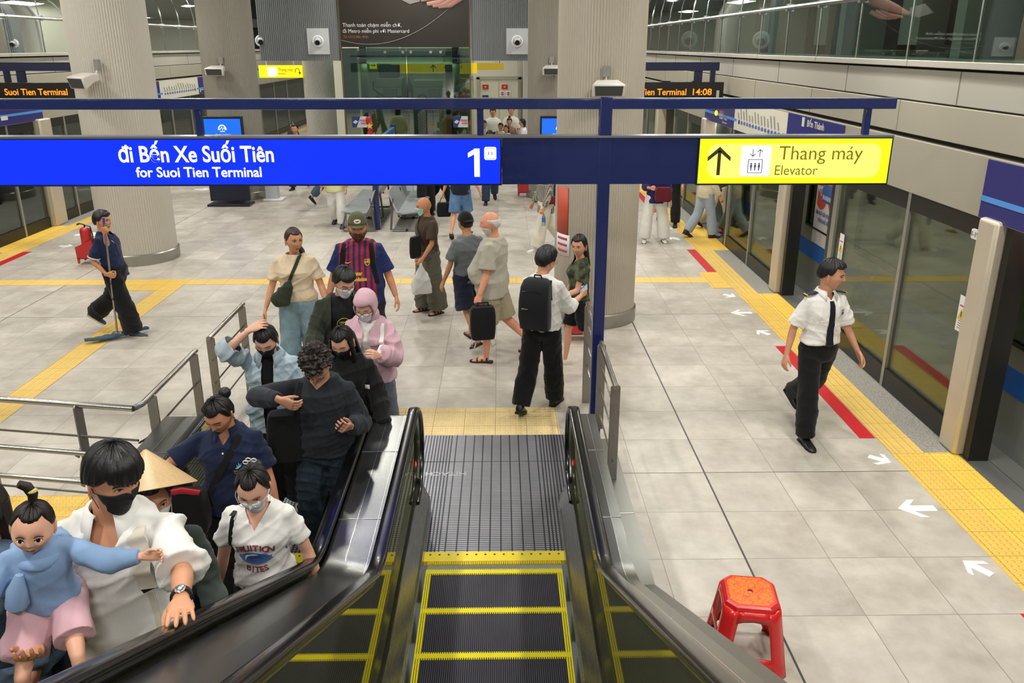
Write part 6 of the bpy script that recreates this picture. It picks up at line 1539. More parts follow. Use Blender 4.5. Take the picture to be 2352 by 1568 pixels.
surf_strap(P1, P1['tops'][0], [(.128, 1.20), (.135, 1.10), (.15, .98)], .022, CREAM, 'thin_strap', thick=.004); surf_strap(P1, P1['tops'][0], [(.122, 1.215), (.134, 1.19)], .05, MT_DARK, 'buckle', thick=.008, n=3)
wr = P1['wr'][1]; el = P1['el'][1]; d = (wr-el).normalized(); c0 = wr-d*.030
MB().tube([c0-d*.011, c0+d*.011], .034, 20).build('watch_strap', MT_DARK, P1['root']); MB().ell(c0+Vector((0, 0, .032)), (.018, .021, .006), 12, 8).build('watch_case', MT_STEEL, P1['root'])
# ---- toddler
TD = person('toddler', 'toddler in light blue jacket and pink shorts held on the left man\'s arm', (-1.545, 2.28, 1.375), 158, .86, near=2, skin='e0ae94', w=1.16, hsz=1.50, sit=.30, vox=.008,
    head=(4, 4, -8), legs=((38, 55, 14, 20), (66, 44, 10, 10)), arms=((30, 30, 40, 0), ((-.75, .50, -.30), (-1, .22, .05))), curl=(.5, .6), handsz=1.1, armw=1.15, lean=6,
    face=dict(baby=1., hair=dict(front=.52, side=.05, back=-.45, thick=.010, topv=.2, soft=.25, tail=([(-.0, -.02, .11), (.0, -.03, .15), (.02, -.035, .185), (.05, -.03, .205)], .020)), hs=.92, hairc='1c120e', lipc='b8655e', hgloss=.5, browc='6a4a3a'),
    legwear=('shorts', CLOTH('pink_shorts', 'd8adb8'), .026), shortlen=.72, legfold=.010, shoes=('e0d8d0', 'sneaker'),
    top=[dict(name='jacket', mat=CLOTH('baby_blue', '86a4cc'), sleeve=1.9, ease=.014, hem=.93, fold=.005, flare=.02, neckline=('round', .07))])
MB().ell(TD['H4'] @ Vector((0, -.02, .128)), (.016, .016, .008), 12, 8).build('hair_tie', M('hair_tie', 'b8b060', .6), TD['root'])
m = MB(); T_ = TD['T']; m.loft([[T_(math.cos(a)*r_, math.sin(a)*r_*.9-.03-(.10 if math.sin(a) < 0 else 0)*k_, z, True) for a in [2*PI*j/28 for j in range(28)]] for r_, z, k_ in ((.12, 1.39, .2), (.17, 1.39, .5), (.195, 1.35, 1), (.165, 1.28, 1), (.11, 1.27, .6))]); h_ = remesh(m, .008, 4); folds(h_, .006, 3); to_obj(h_, 'hood', CLOTH('baby_blue', '86a4cc'), TD['root'])
MB().tube([T_(.10, .15, 1.34, True), T_(.13, .17, 1.24, True), T_(.15, .16, 1.12, True), T_(.16, .14, 1.02, True)], [.012, .030, .036, .008], 12).build('jacket_tie', CLOTH('baby_blue', '86a4cc'), TD['root'])

# ---- 3 person in denim at the left picture edge
person('person', 'person in dark denim cut by the left picture edge, beside the toddler', (-1.90, 2.55, .45), 175, 1.56, near=1, skin='a87458', head=(30, 0, 0), arms=((6, 14, 20, 0), (20, 8, 50, 0)),
    face=dict(fem=1., hair=dict(front=.5, side=-.1, back=-.6, long=.22, thick=.02), hairc='15110f'), legwear=('long', DENIM('dark', '1c2430', '3a4654'), .05, .05), shoes=('222226', 'sneaker'),
    top=[dict(name='denim_jacket', mat=DENIM('slate', '3c4a5c', '5f7186'), sleeve=1.9, ease=.034, hem=.74, fold=.009)])
# ---- 4 woman with the conical hat behind the man
P4_ = person('person', 'person in a conical straw hat, half hidden behind the man in the white shirt', (-1.58, 3.12, .06), 160, 1.64, near=1, skin='b98467', head=(-20, -4, 0), arms=((10, 10, 40, 0), (10, 10, 50, 0)), curl=(.4, .4),
    face=dict(fem=1., mask=('d8d6d2', 'pleat'), hair=dict(front=.5, side=-.1, back=-.6, thick=.015), hairc='15110f'), legwear=('long', BLK, .03), shoes=('222222', 'slip'),
    top=[dict(name='blouse', mat=CLOTH('grey_green', '3c4440'), sleeve=1.9, ease=.02)])
hat = MB(); n = 48; Hm = P4_['H4'] @ Euler((R(22), R(-10), 0)).to_matrix().to_4x4()
hat.loft([[Hm @ Vector((math.cos(2*PI*j/n)*r_, math.sin(2*PI*j/n)*r_+.005, z)) for j in range(n)] for r_, z in ((.006, .232), (.05, .195), (.10, .150), (.15, .105), (.205, .055), (.200, .052), (.145, .098), (.10, .142))], cap=False)
def straw():
    t = NT('straw'); v, x, y, z = t.coords(); n_ = t.noise(60, 4, v); w_ = t.noise(5, 3, v); t.l(t.mix(t.math('MULTIPLY_ADD', n_, .5, t.math('MULTIPLY', w_, .5)), lin('b08c5c'), lin('e2c491')), t.b.inputs['Base Color']); t.set(.38, 0, .5); t.bump(n_, .3, .003); return t.m
hat.build('conical_hat', straw(), P4_['root'], ang=60); MB().tube([Hm @ Vector((.075, .02, .05)), Hm @ Vector((.085, .04, -.06)), Hm @ Vector((.05, .07, -.16))], .004, 6).build('chin_ribbon', CLOTH('mint', '7fae9a'), P4_['root'])

# ---- 5 girl in the white printed tee
P5 = person('person', 'girl in white FRUITION BITES t-shirt with glasses and face mask on the escalator', (-1.235, 3.52, 0), 180, 1.56, near=2, fem=1., skin='d3a38c', w=1.0,
    head=(-4, 22, 0), arms=((2, 14, 8, 0), (-6, 16, 12, 0)), curl=(.5, .4), face=dict(mask=('dfe6ee', 'pleat'), glasses='c8bcae', hair=dict(front=.62, side=-.05, back=-.55, thick=.016, topv=.3, soft=.16, bun=(0, -.105, .03, .038), fringe=.10), hairc='171311', hgloss=.45, eye=.9),
    legwear=('long', BLK, .024), shoes=('1a1a1c', 'sneaker'), top=[dict(name='t_shirt', mat=WHT, sleeve=.62, ease=.012, hem=.90, mid=.012, fold=.006, cuff=.008, neckline=('v', .078, 1.345))])
o = P5['tops'][0]
def arc_text(m, txt, cx, z0, w, hgt, bend, mi=0, bold=.03):
    n_ = len(txt)
    for i, ch in enumerate(txt):
        u = (i+.5)/n_*2-1; a = -u*R(bend); ca, sa = math.cos(a), math.sin(a); x0 = cx+u*w/2; zz = z0-u*u*hgt*.55*bend/14; me = text_mesh(ch, bold, .0, 'CENTER'); sc = hgt/.73
        m.add([(x0+(v.co.x*ca*.9-v.co.y*sa)*sc, 0, zz+(v.co.x*.9*sa+v.co.y*ca)*sc) for v in me.vertices], [tuple(p.vertices) for p in me.polygons], mi)
print_on(P5, o, lambda m: (m.prism([(-.155, 1.205), (-.08, 1.20), (-.05, 1.222), (0, 1.232), (.05, 1.222), (.08, 1.20), (.155, 1.205), (.15, 1.175), (.08, 1.172), (.05, 1.148), (0, 1.138), (-.05, 1.148), (-.08, 1.172), (-.15, 1.175)], 'y', 0, .001, 1),
    m.prism([(.052*math.cos(2*PI*i/20), 1.185+.028*math.sin(2*PI*i/20)) for i in range(20)], 'y', .0012, .002, 3), arc_text(m, 'FRUITION', 0, 1.245, .20, .042, 14, 0), arc_text(m, 'BITES', 0, 1.085, .13, .040, -10, 0), fit(m, 'Classic', -.048, .048, 1.176, .020, .0, 2, .01)) and None, 'shirt_print', [M('print_red', '8c3a44', .7), M('print_blue', '5a7ab8', .7), M('print_navy', '222a52', .7), M('print_blue2', '4a66ac', .7)], off=.007)
surf_strap(P5, o, [(-.125, 1.43), (-.135, 1.35), (-.145, 1.22), (-.16, 1.08)], .022, BLK, 'bag_strap', thick=.004)
for k_, (dx, dz) in enumerate(((-.012, .155), (.012, .165), (.028, .150))): MB().tube([P5['H4'] @ Vector((dx+.012*math.cos(a), -.07+.004*k_, dz+.012*math.sin(a)-.03)) for a in [2*PI*i/12 for i in range(12)]], .003, 6, closed=True).build('hair_clip', M('clip_white', 'e8e4e0', .3), P5['root'])

# ---- 6 woman in the navy polo
P6 = person('person', 'woman in navy polo shirt with small wing logo reaching for the handrail', (-1.66, 4.34, 0), 178, 1.57, near=2, fem=.8, skin='bb8566', w=1.12,
    head=(14, 26, 0), arms=(('ik', (-2.14, 4.05, 1.0), (.6, -.6, -.3)), (4, 14, 14, 0)), curl=(.5, .4), face=dict(lids=1, smile=.5, lipc='9c5a4e', hair=dict(front=.50, side=.02, back=-.55, thick=.014, topv=.2, bun=(-.02, -.095, .085, .036)), hairc='0d0c0c', hgloss=.3, headband=1),
    legwear=('long', BLK, .03), shoes=('1a1a1c', 'sneaker'), top=[dict(name='polo_shirt', mat=NAVYC, sleeve=.78, ease=.024, hem=.84, mid=.02, fold=.006, cuff=.012, neckline=('v', .066, 1.38))])
collar(P6, NAVYC, spread=.05); o = P6['tops'][0]
print_on(P6, o, lambda m: (fit(m, 'SKY ONE', .06, .125, 1.20, .013, 0, 0, .02), [star(m, (.068+.012*i, .001, 1.188), .004, mi=1) for i in range(5)], m.prism([(.075, 1.232), (.09, 1.226), (.112, 1.24), (.118, 1.268), (.108, 1.25), (.10, 1.275), (.096, 1.245), (.088, 1.262), (.087, 1.238)], 'y', 0, .001, 1)) and None, 'shirt_logo', [M('logo_gold', 'c0a040', .6), M('logo_sky', '9ad0e0', .6)])
print_on(P6, o, lambda m: m.prism([(.006*math.cos(2*PI*i/10), 1.335+.006*math.sin(2*PI*i/10)) for i in range(10)], 'y', 0, .002), 'button', MT_STK)
surf_strap(P6, o, [(.10, 1.43), (.0, 1.25), (-.10, 1.08), (-.14, .98)], .036, BLK, 'bag_strap')
t, b_ = bag_box('shoulder_bag', 'black shoulder bag with red lining at the side of the woman in navy polo', 'bag', (-1.88, 4.16, .70), 0, .24, .12, .27, BLK); MB().tube([(-.09, -.03, .27), (0, -.05, .30), (.09, -.03, .27)], (.02, .012), 8).build('red_lining', CLOTH('red_lining', 'b82a34'), t)

# ---- 7 curly haired man in the dark sweater
P7 = person('person', 'man with curly streaked hair in charcoal sweater and wide dark jeans, holding a phone', (-1.20, 4.86, 0), 184, 1.70, near=2, skin='b98a6e', w=1.04,
    head=(-4, 34, 0), arms=(('ik', (-1.40, 4.58, 1.36), (.8, .8, .0)), ('ik', (-.98, 4.62, 1.15), (-.35, -.5, -1))), curl=(.5, .6), palm=((0, -1, .2), (.3, .8, .5)), hdir=((-.9, .1, -.35), None), face=dict(glasses='7a6a58', lids=1, lipc='94584e', hair=dict(front=.30, side=.10, back=-.45, thick=.036, topv=.25, curly=.012, fringe=.06), hairc='221a14', hgloss=.4),
    legwear=('long', DENIM('charcoal', '14181e', '34424e'), .045, .02), shoes=('202022', 'sneaker'), legfold=.008, top=[dict(name='sweater', mat=CLOTH('charcoal', '23272e'), sleeve=1.93, ease=.028, hem=.90, mid=.015, fold=.007, neckline=('v', .085, 1.40))])
m4 = P7['hands'][1]; t = thing('phone', 'black phone in the hand of the man in the charcoal sweater', 'phone'); Rm = Matrix.Rotation(-R(184), 4, 'Z'); Rm.translation = (-1.20, 4.86, 0)
t.matrix_world = Rm @ m4 @ Matrix.Translation((.005, .065, -.022)); MB().box(-.036, .036, -.074, .074, -.005, .003).build('case', MT_DARK, t, bevel=.004); MB().box(-.033, .033, -.070, .070, -.0062, -.005).build('screen', M('phone_glass', '16181c', .08), t, smooth=False)
surf_strap(P7, P7['tops'][0], [(-.11, 1.43), (-.13, 1.32), (-.14, 1.18), (-.15, 1.05)], .05, BLK, 'bag_strap')
t, b_ = bag_box('shoulder_bag', 'black shoulder bag hanging at the elbow of the man in the charcoal sweater', 'bag', (-1.44, 4.80, .83), .2, .26, .15, .34, BLK)
# ---- 8 girl in the pale denim jacket
P8 = person('person', 'girl in pale denim jacket and black mask with her hand on her head', (-1.72, 5.50, 0), 176, 1.60, near=2, fem=.8, skin='d2a68e',
    head=(2, 26, 0), arms=(('ik', (-1.80, 5.34, 1.555), (1, .5, -.2)), ((-.35, .1, -1), (.2, .3, -.9))), curl=(.4, .4), palm=((-.3, -.6, -.5), None), hdir=((-.8, .0, .40), None),
    face=dict(mask=('0e0e10', 'plain'), lids=1, hair=dict(front=.48, side=-.1, back=-.6, thick=.018, topv=.4, bun=(.05, -.10, .05, .03)), hairc='100e0d'),
    legwear=('long', BLK, .05, .02), shoes=('e6e4e0', 'sneaker'), top=[dict(name='t_shirt', mat=BLK, sleeve=.4, ease=.010, hem=.88, neckline=('round', .07)), dict(name='denim_jacket', mat=DENIM('pale', '8fa3b0', 'b4c4cc'), sleeve=1.85, ease=.040, hem=.80, mid=.03, fold=.010, open=(.045, .02, .0), neckline=('v', .10, 1.36))])
collar(P8, DENIM('pale', '8fa3b0', 'b4c4cc'), r=.085, spread=.07); pocket8 = print_on(P8, P8['tops'][1], lambda m: m.prism([(-.16, 1.24), (-.085, 1.24), (-.085, 1.22), (-.122, 1.205), (-.16, 1.22)], 'y', 0, .003), 'pocket_flap', DENIM('pale', '8fa3b0', 'b4c4cc'))
# ---- 9 girl in black hoodie
P9 = person('person', 'long-haired girl in black mask and black hoodie with a small patch', (-1.14, 5.46, 0), 184, 1.60, near=2, fem=.9, skin='cfa085',
    head=(8, 24, 0), arms=((16, 12, 50, 10), (8, 16, 30, 0)), face=dict(mask=('101012', 'plain'), lids=1, hair=dict(front=.52, side=-.1, back=-.7, thick=.016, topv=.3, long=.30, locks=.24, spread=1.2), hairc='0a0909', hgloss=.3),
    legwear=('long', BLK, .03), shoes=('1a1a1c', 'sneaker'), top=[dict(name='hoodie', mat=BLK, sleeve=1.92, ease=.032, hem=.86, fold=.008)])
print_on(P9, P9['tops'][0], lambda m: (m.box(.155, .195, 0, .001, 1.20, 1.235, 0), m.box(.157, .193, .001, .002, 1.212, 1.232, 1)) and None, 'patch', [M('patch_white', 'd8d8dc', .6), M('patch_blue', '4860a8', .6)])
# ---- 10 pink hoodie
PINK = CLOTH('pink', 'c9a3ae')
P10 = person('person', 'girl in pink hooded jacket with glasses and white mask, looking at her hands', (-1.10, 6.24, 0), 184, 1.62, near=2, fem=.9, skin='d6a890',
    head=(6, 24, 0), arms=((26, 14, 88, 36), (24, 14, 90, 36)), curl=(.6, .6), face=dict(mask=('e6e6e8', 'pleat'), glasses='2a2020', lids=1, hair=dict(front=.6, side=-.1, back=-.6, thick=.008), hairc='15110f'),
    legwear=('long', CLOTH('grey_trousers', '5d6470'), .045, .02), shoes=('dcdcdc', 'sneaker'), top=[dict(name='t_shirt', mat=WHT, sleeve=0, ease=.010, hem=.95), dict(name='hooded_jacket', mat=PINK, sleeve=1.86, ease=.042, hem=.86, mid=.02, fold=.009, open=(.018, .12, .0), neckline=('v', .10, 1.34))])
def hood(ctx, mat, sc=1., name='hood'):
    D2, F2 = sph(64, 48); B = head_pts(D2, 0, 0, False); x, y, z = D2.T; N = D2/np.array([.0745, .096, .118]); N /= np.linalg.norm(N, axis=1)[:, None]
    P_ = B+N*(.030+.016*sstep(.3, 1, z)+.010*sstep(0, -1, y))[:, None]; P_[:, 1] += .020*sstep(.2, .9, z)*sstep(0, .5, y); P_[:, 2] -= .05*sstep(-.5, -1, z)
    face = (D2[:, 1] > .48) & (D2[:, 2] < .62) ; keep = [f for f in F2 if not (face[f[0]] and face[f[1]] and face[f[2]] and face[f[3]])]
    m = grid_mb(P_, keep); o = m.build(name, mat, ctx['root'], ang=70); s_ = ctx['s']; o.data.transform(ctx['H4'] @ Matrix.Scale(s_, 4)); folds(o.data, .004, 5); sd = o.modifiers.new('thick', 'SOLIDIFY'); sd.thickness = .006
    nk_ = MB(); T_ = ctx['T']; nk_.tube([T_(0, -.03, 1.40, True), T_(0, -.012, 1.47, True), ctx['H4'] @ Vector((0, -.03, -.085))], [(.10, .09), (.088, .082), (.085, .075)], 20); q = remesh(nk_, .01, 2); folds(q, .005, 6); to_obj(q, name+'_base', mat, ctx['root'])
hood(P10, PINK); surf_strap(P10, P10['tops'][1], [(.13, 1.42), (.14, 1.32), (.15, 1.20)], .036, WHT, 'bag_strap')
# ---- 11 man in dark green jacket
P11 = person('person', 'man with glasses and white mask in dark olive jacket over a black print t-shirt', (-1.40, 6.66, 0), 168, 1.70, near=2, skin='c79a80', w=1.08,
    head=(-24, 22, 0), arms=((18, 18, 50, 10), (10, 14, 40, 0)), curl=(.5, .4), face=dict(mask=('e2e2e6', 'pleat'), glasses='4a3a34', lids=1, hair=dict(front=.44, side=.08, back=-.3, thick=.028, topv=.6, fv=.012), hairc='0b0a0a'),
    legwear=('long', BLK, .035), shoes=('1a1a1c', 'sneaker'), top=[dict(name='t_shirt', mat=BLK, sleeve=0, ease=.014, hem=.92), dict(name='jacket', mat=OLIVE, sleeve=1.93, ease=.040, hem=.88, fold=.008, open=(.10, .05, .0), neckline=('v', .10, 1.36))])
print_on(P11, P11['tops'][0], lambda m: ([m.prism([((r0+.0)*math.cos(a), 1.22+(r0)*math.sin(a)), ((r0)*math.cos(a2), 1.22+(r0)*math.sin(a2)), ((r0-.005)*math.cos(a2), 1.22+(r0-.005)*math.sin(a2)), ((r0-.005)*math.cos(a), 1.22+(r0-.005)*math.sin(a))], 'y', 0, .001) for r0 in (.062,) for a, a2 in [(2*PI*i/24, 2*PI*(i+1)/24) for i in range(24)]], fit(m, 'CERRNOC', -.04, .04, 1.232, .016, 0, 0, .02), m.prism([(-.03, 1.20), (0, 1.215), (.035, 1.222), (.01, 1.20), (-.01, 1.19)], 'y', 0, .001)) and None, 'shirt_print', [M('print_lime', 'c8c040', .6)])
# ---- 12 woman in cream tee
P12 = person('person', 'woman in cream t-shirt and light jeans with a dark green crossbody bag', (-2.16, 8.06, 0), 176, 1.72, near=2, fem=1., skin='d09a78', w=1.10,
    head=(-34, 0, 0), arms=((2, 18, 10, 0), (0, 16, 12, 0)), curl=(.35, .35), face=dict(lipc='a8645a', hair=dict(front=.50, side=.05, back=-.5, thick=.012, topv=.2, long=.0, tail=([(-.02, -.10, .0), (-.06, -.08, -.06), (-.085, -.03, -.12), (-.085, .0, -.17)], .026)), hairc='3a2c24', look=-.7),
    legwear=('long', DENIM('light', '64808e', '8fa6ae'), .040, .03), shoes=('e0e0dc', 'sneaker'), top=[dict(name='t_shirt', mat=CLOTH('cream', 'dcc8aa', var=.05), sleeve=.72, ease=.024, hem=.95, mid=.012, fold=.005, cuff=.012, neckh=.035)])
GRN = CLOTH('bag_green', '2e3728'); o = P12['tops'][0]; surf_strap(P12, o, [(.07, 1.46), (.02, 1.34), (-.045, 1.20), (-.08, 1.12)], .034, GRN, 'bag_strap')
t = thing('crossbody_bag', 'dark green crossbody bag on the woman in the cream t-shirt', 'bag', (-2.25, 7.845, 1.03), 0); me = bpy.data.meshes.new('x')
m = MB(); m.loft([[(x_*math.cos(a)*1.0+ox, .05*k_*math.sin(a), z) for a in [2*PI*j/24 for j in range(24)]] for z, x_, k_, ox in ((-.125, .03, .3, -.02), (-.11, .075, .8, -.03), (-.06, .105, 1.1, -.035), (0, .105, 1.1, -.02), (.06, .078, .9, .02), (.12, .045, .6, .055), (.16, .02, .3, .075))]); q = remesh(m, .008, 3); folds(q, .006, 4); to_obj(q, 'body', GRN, t)
# ---- 13 man in striped football shirt
def barca():
    t = NT('striped_shirt'); v, x, y, z = t.coords(); f = t.math('FRACT', t.math('DIVIDE', t.math('ADD', x, 5.022), .058)); st = t.math('LESS_THAN', f, .46)
    sl = t.math('GREATER_THAN', t.math('ABSOLUTE', x), .205); n = t.noise(6, 4, v); c = t.mix(st, t.mix(n, lin('9c1f36'), lin('b02a40')), lin('27305e')); c = t.mix(sl, c, t.mix(n, lin('1c2a5c'), lin('26366e'))); t.l(c, t.b.inputs['Base Color']); t.set(.75, 0, .3); return t.m
P13 = person('person', 'bearded man in olive cap and red and blue striped football shirt', (-1.50, 8.16, 0), 178, 1.86, near=2, skin='c58a6c', w=1.24, belly=.05,
    head=(-8, 6, 0), arms=((2, 16, 12, 0), (-2, 18, 14, 0)), curl=(.4, .4), face=dict(cap=('5c6244', 1), beard=('5a3420', .016), hair=dict(front=.6, side=.0, back=-.3, thick=.004), hairc='3c2418', browc='4a2c1c', jaw=.8, lipc='a06858'),
    legwear=('long', CLOTH('dark_trousers', '22242c'), .035), shoes=('1a1a1c', 'sneaker'), top=[dict(name='football_shirt', mat=barca(), sleeve=.86, ease=.028, hem=.82, mid=.015, fold=.005, cuff=.016, neckline=('round', .075))])
o = P13['tops'][0]; YEL = M('print_yellow', 'e8d030', .6)
print_on(P13, o, lambda m: (fit(m, 'Qatar', -.055, .045, 1.150, .038, 0, 0, .02), fit(m, 'Foundation', -.075, .085, 1.095, .036, 0, 0, .02), m.prism([(-.125, 1.268), (-.095, 1.262), (-.055, 1.282), (-.098, 1.272), (-.118, 1.275)], 'y', 0, .001)) and None, 'shirt_lettering', [YEL])
print_on(P13, o, lambda m: (m.prism([(.068, 1.305), (.122, 1.305), (.124, 1.27), (.110, 1.246), (.095, 1.238), (.080, 1.246), (.066, 1.27)], 'y', 0, .001, 0), m.box(.071, .094, .001, .002, 1.284, 1.302, 1), m.box(.098, .119, .001, .002, 1.284, 1.302, 2), m.box(.071, .119, .001, .002, 1.272, 1.282, 3), m.prism([(.072, 1.268), (.118, 1.268), (.095, 1.243)], 'y', .001, .002, 4)) and None, 'club_crest', [YEL, M('crest_red', 'b82c38', .6), M('crest_stripe', 'd8a828', .6), M('crest_gold', 'e0b840', .6), M('crest_navy', '26306a', .6)])
for sx in (-1, 1): surf_strap(P13, o, [(sx*.125, 1.44), (sx*.142, 1.36), (sx*.148, 1.26), (sx*.165, 1.16), (sx*.185, 1.06)], .052, BLK, 'bag_strap', thick=.012)
t, b_ = bag_box('backpack', 'black backpack worn by the bearded man in the striped shirt', 'bag', (-1.50, 8.40, 1.02), 0, .30, .16, .46, BLK)
# ---- 14 cleaner
P14 = person('person', 'cleaner in navy polo shirt and black trousers walking with a flat mop', (-4.80, 9.55, 0), 98, 1.62, near=1, skin='c58c68', w=.95,
    head=(0, -2, 0), legs=((16, 2, 2, -4), (-22, 30, 2, 34)), arms=(('ik', (-4.80, 9.335, .84), (0, -.8, -.3)), ('ik', (-4.76, 9.37, 1.36), (-.3, -.2, -1))), curl=(.95, .95), hdir=((-.2, .9, -.2), (.3, .7, .5)), lean=-8, face=dict(hair=dict(front=.42, side=.12, back=-.3, thick=.026, topv=.4, fv=.014), hairc='0f0d0c', lipc='a06a58'),
    legwear=('long', BLK, .045, .02), shoes=('3c4658', 'slip', 'd8d0bc'), top=[dict(name='polo_shirt', mat=CLOTH('navy_polo', '1a2748'), sleeve=.80, ease=.022, hem=.84, fold=.005, cuff=.010, neckline=('v', .07, 1.40))])
collar(P14, CLOTH('navy_polo', '1a2748'))
for i_ in (0, 1):
    a, b = P14['sh'][i_], P14['el'][i_]; p = a+(b-a)*.80; d = (b-a).normalized(); MB().tube([p-d*.006, p+d*.005], .074, 20).build('white_band', WHT, P14['root'])
t = thing('mop', 'flat mop with steel pole and blue-grey cloth held by the cleaner', 'mop', (-4.80, 9.36, 0), R(8))
MB().tube([(0, 0, .06), (.05, .01, 1.46)], .0125, 12).build('pole', MT_RAIL, t); MB().tube([(.05, .01, 1.46), (.054, .011, 1.53)], .014, 12).build('grip', M('grip_blue', '2c4ab0', .5), t)
m = MB(); m.tube([(-.33, -.16, .055), (-.18, -.11, .05), (0, 0, .045), (.16, .06, .06), (.33, .16, .075)], [(.018, .03), (.024, .06), (.026, .065), (.024, .06), (.016, .03)], 12, upv=(0, 0, 1)); q = remesh(m, .008, 2); folds(q, .006, 9); to_obj(q, 'mop_cloth', CLOTH('mop_blue', '3d5468'), t)
MB().box(-.06, .06, -.03, .04, .065, .085).build('clamp', MT_RAIL, t, bevel=.004)
# ---- 15 bald man in brown with pale green mask
P15 = person('person', 'bald man in brown t-shirt and pale green face mask standing behind the queue', (-.98, 10.32, 0), 236, 1.62, near=1, skin='b9805c', w=1.04,
    head=(18, 4, 0), arms=((0, 8, 8, 0), (12, 12, 30, 8)), curl=(.6, .9), face=dict(mask=('a8d4cc', 'pleat'), browc='7a6a5c'),
    legwear=('long', CLOTH('grey_olive', '5a584a'), .055, .03), shoes=('241c18', 'sandal', '201a16'), legfold=.007, top=[dict(name='t_shirt', mat=CLOTH('brown', '43352a'), sleeve=.80, ease=.030, hem=.84, fold=.006, cuff=.012)])
surf_strap(P15, P15['tops'][0], [(-.07, 1.46), (.02, 1.28), (.11, 1.08)], .02, BLK, 'bag_strap')
t, b_ = bag_box('shoulder_bag', 'black shoulder bag at the hip of the bald man in brown', 'bag', (-1.12, 10.10, .84), R(60), .20, .07, .28, BLK)
w_ = P15['wr'][1]; wp = Matrix.Rotation(-R(236), 4, 'Z') @ w_+Vector((-.98, 10.32, 0))
t = thing('plastic_bag', 'white plastic carrier bag in the hand of the bald man in brown', 'bag', (wp.x-.02, wp.y-.04, wp.z-.47)); m = MB(); m.loft([[(x_*math.cos(a)*(1+.05*math.sin(5*a)), .06*k_*math.sin(a), z) for a in [2*PI*j/28 for j in range(28)]] for z, x_, k_ in ((0, .09, .6), (.02, .125, 1), (.10, .135, 1.2), (.20, .11, 1.0), (.30, .06, .6), (.38, .025, .35), (.42, .02, .3))]); q = remesh(m, .009, 2); folds(q, .008, 12)
pb = NT('thin_plastic'); pb.set(.35, 0, .5, lin('dfe0de')); pb.b.inputs['Alpha'].default_value = .82; to_obj(q, 'bag', pb.m, t)
# ---- 16 boy with cap seen from behind
person('person', 'person in grey t-shirt, dark shorts and backwards black cap, half hidden by the old man', (-.40, 9.15, 0), 330, 1.66, near=1, skin='bd8a68', head=(0, 4, 0), legs=((14, 6, 2, 0), (-20, 26, 2, 30)), arms=((6, 10, 14, 0), (4, 14, 14, 0)),
    face=dict(cap=('17171a', 0), capdir=-1, hair=dict(front=.5, side=0, back=-.4, thick=.01), hairc='0f0d0c'), legwear=('shorts', CLOTH('dark_shorts', '23273a'), .05), shortlen=.95, shoes=('2c2c30', 'sandal', '202020'),
    top=[dict(name='t_shirt', mat=CLOTH('mid_grey', '6d7276'), sleeve=.78, ease=.026, hem=.84, fold=.006, cuff=.012)])
# ---- 17 old man with the black case
P17 = person('person', 'white-haired bald old man in pale grey t-shirt carrying a black bag', (-.10, 8.62, 0), 284, 1.77, near=2, skin='d6977a', w=1.28, belly=.11,
    head=(-6, 4, 0), legs=((-14, 34, 2, 30), (6, 6, 2, 0)), arms=((8, 10, 12, 0), (2, 14, 14, 0)), curl=(.95, .95), lean=-2, face=dict(hair=dict(front=.70, side=.10, back=-.45, thick=.010, soft=.3, temple=0, crown=.42), hairc='d8d4cc', beard=('dcd8d0', .008), browc='c8c0b4', hgloss=.6, jaw=.6, lipc='b07868'),
    legwear=('shorts', CLOTH('khaki', 'a49a80'), .05), shortlen=1.0, shoes=('2a2420', 'sandal', '1c1a18'), top=[dict(name='t_shirt', mat=CLOTH('pale_grey', 'b4b0a2', var=.05), sleeve=.84, ease=.034, hem=.80, mid=.02, fold=.006, cuff=.018, neckline=('round', .07))])
wp = Matrix.Rotation(-R(284), 4, 'Z') @ P17['wr'][1]+Vector((-.10, 8.62, 0)); wq = Matrix.Rotation(-R(284), 4, 'Z') @ P17['wr'][1]+Vector((-.10, 8.62, 0))
t, b_ = bag_box('carry_bag', 'black upright bag carried by the old man in the pale grey t-shirt', 'bag', (wp.x+.03, wp.y-.02, wp.z-.50), R(10), .28, .13, .38, BLK, taper=1.05)
MB().tube([(-.07, 0, .36), (-.06, 0, .42), (.06, 0, .42), (.07, 0, .36)], .011, 8).build('handle', MT_DARK, t)
for sx in (-1, 1): MB().tube([(sx*.12, -.02, .02), (sx*.15, -.03, -.06), (sx*.10, -.02, -.10), (sx*.06, 0, .0)], (.008, .012), 6).build('hanging_strap', CLOTH('grey_strap', 'b8b8b4'), t)
# ---- 18 man with the big backpack
P18 = person('person', 'young man in white shirt seen from behind with a large black backpack', (.40, 7.30, 0), 22, 1.69, near=2, skin='c89474', w=1.0,
    head=(28, 12, 0), legs=((10, 4, 2, 0), (-14, 16, 2, 22)), arms=((22, 16, 84, 0), (20, 10, 92, 10)), curl=(.6, .6), face=dict(glasses='5a2c30', hair=dict(front=.46, side=.02, back=-.45, thick=.030, topv=.35), hairc='0b0a0b', hgloss=.32),
    legwear=('long', BLK, .034, .01), shoes=('0e0e10', 'leather', '0a0a0a'), top=[dict(name='shirt', mat=WHT, sleeve=1.45, ease=.030, hem=.92, mid=.012, fold=.007, neckline=('round', .062))])
collar(P18, WHT); o = P18['tops'][0]
for sx in (-1, 1): surf_strap(P18, o, [(sx*.10, 1.44), (sx*.11, 1.36), (sx*.12, 1.25)], .05, BLK, 'bag_strap', back=True, thick=.010)
t = thing('backpack', 'large black box-shaped backpack worn by the young man in the white shirt', 'bag', (.40, 7.30, 0), -R(22))
m = MB(); rows = []
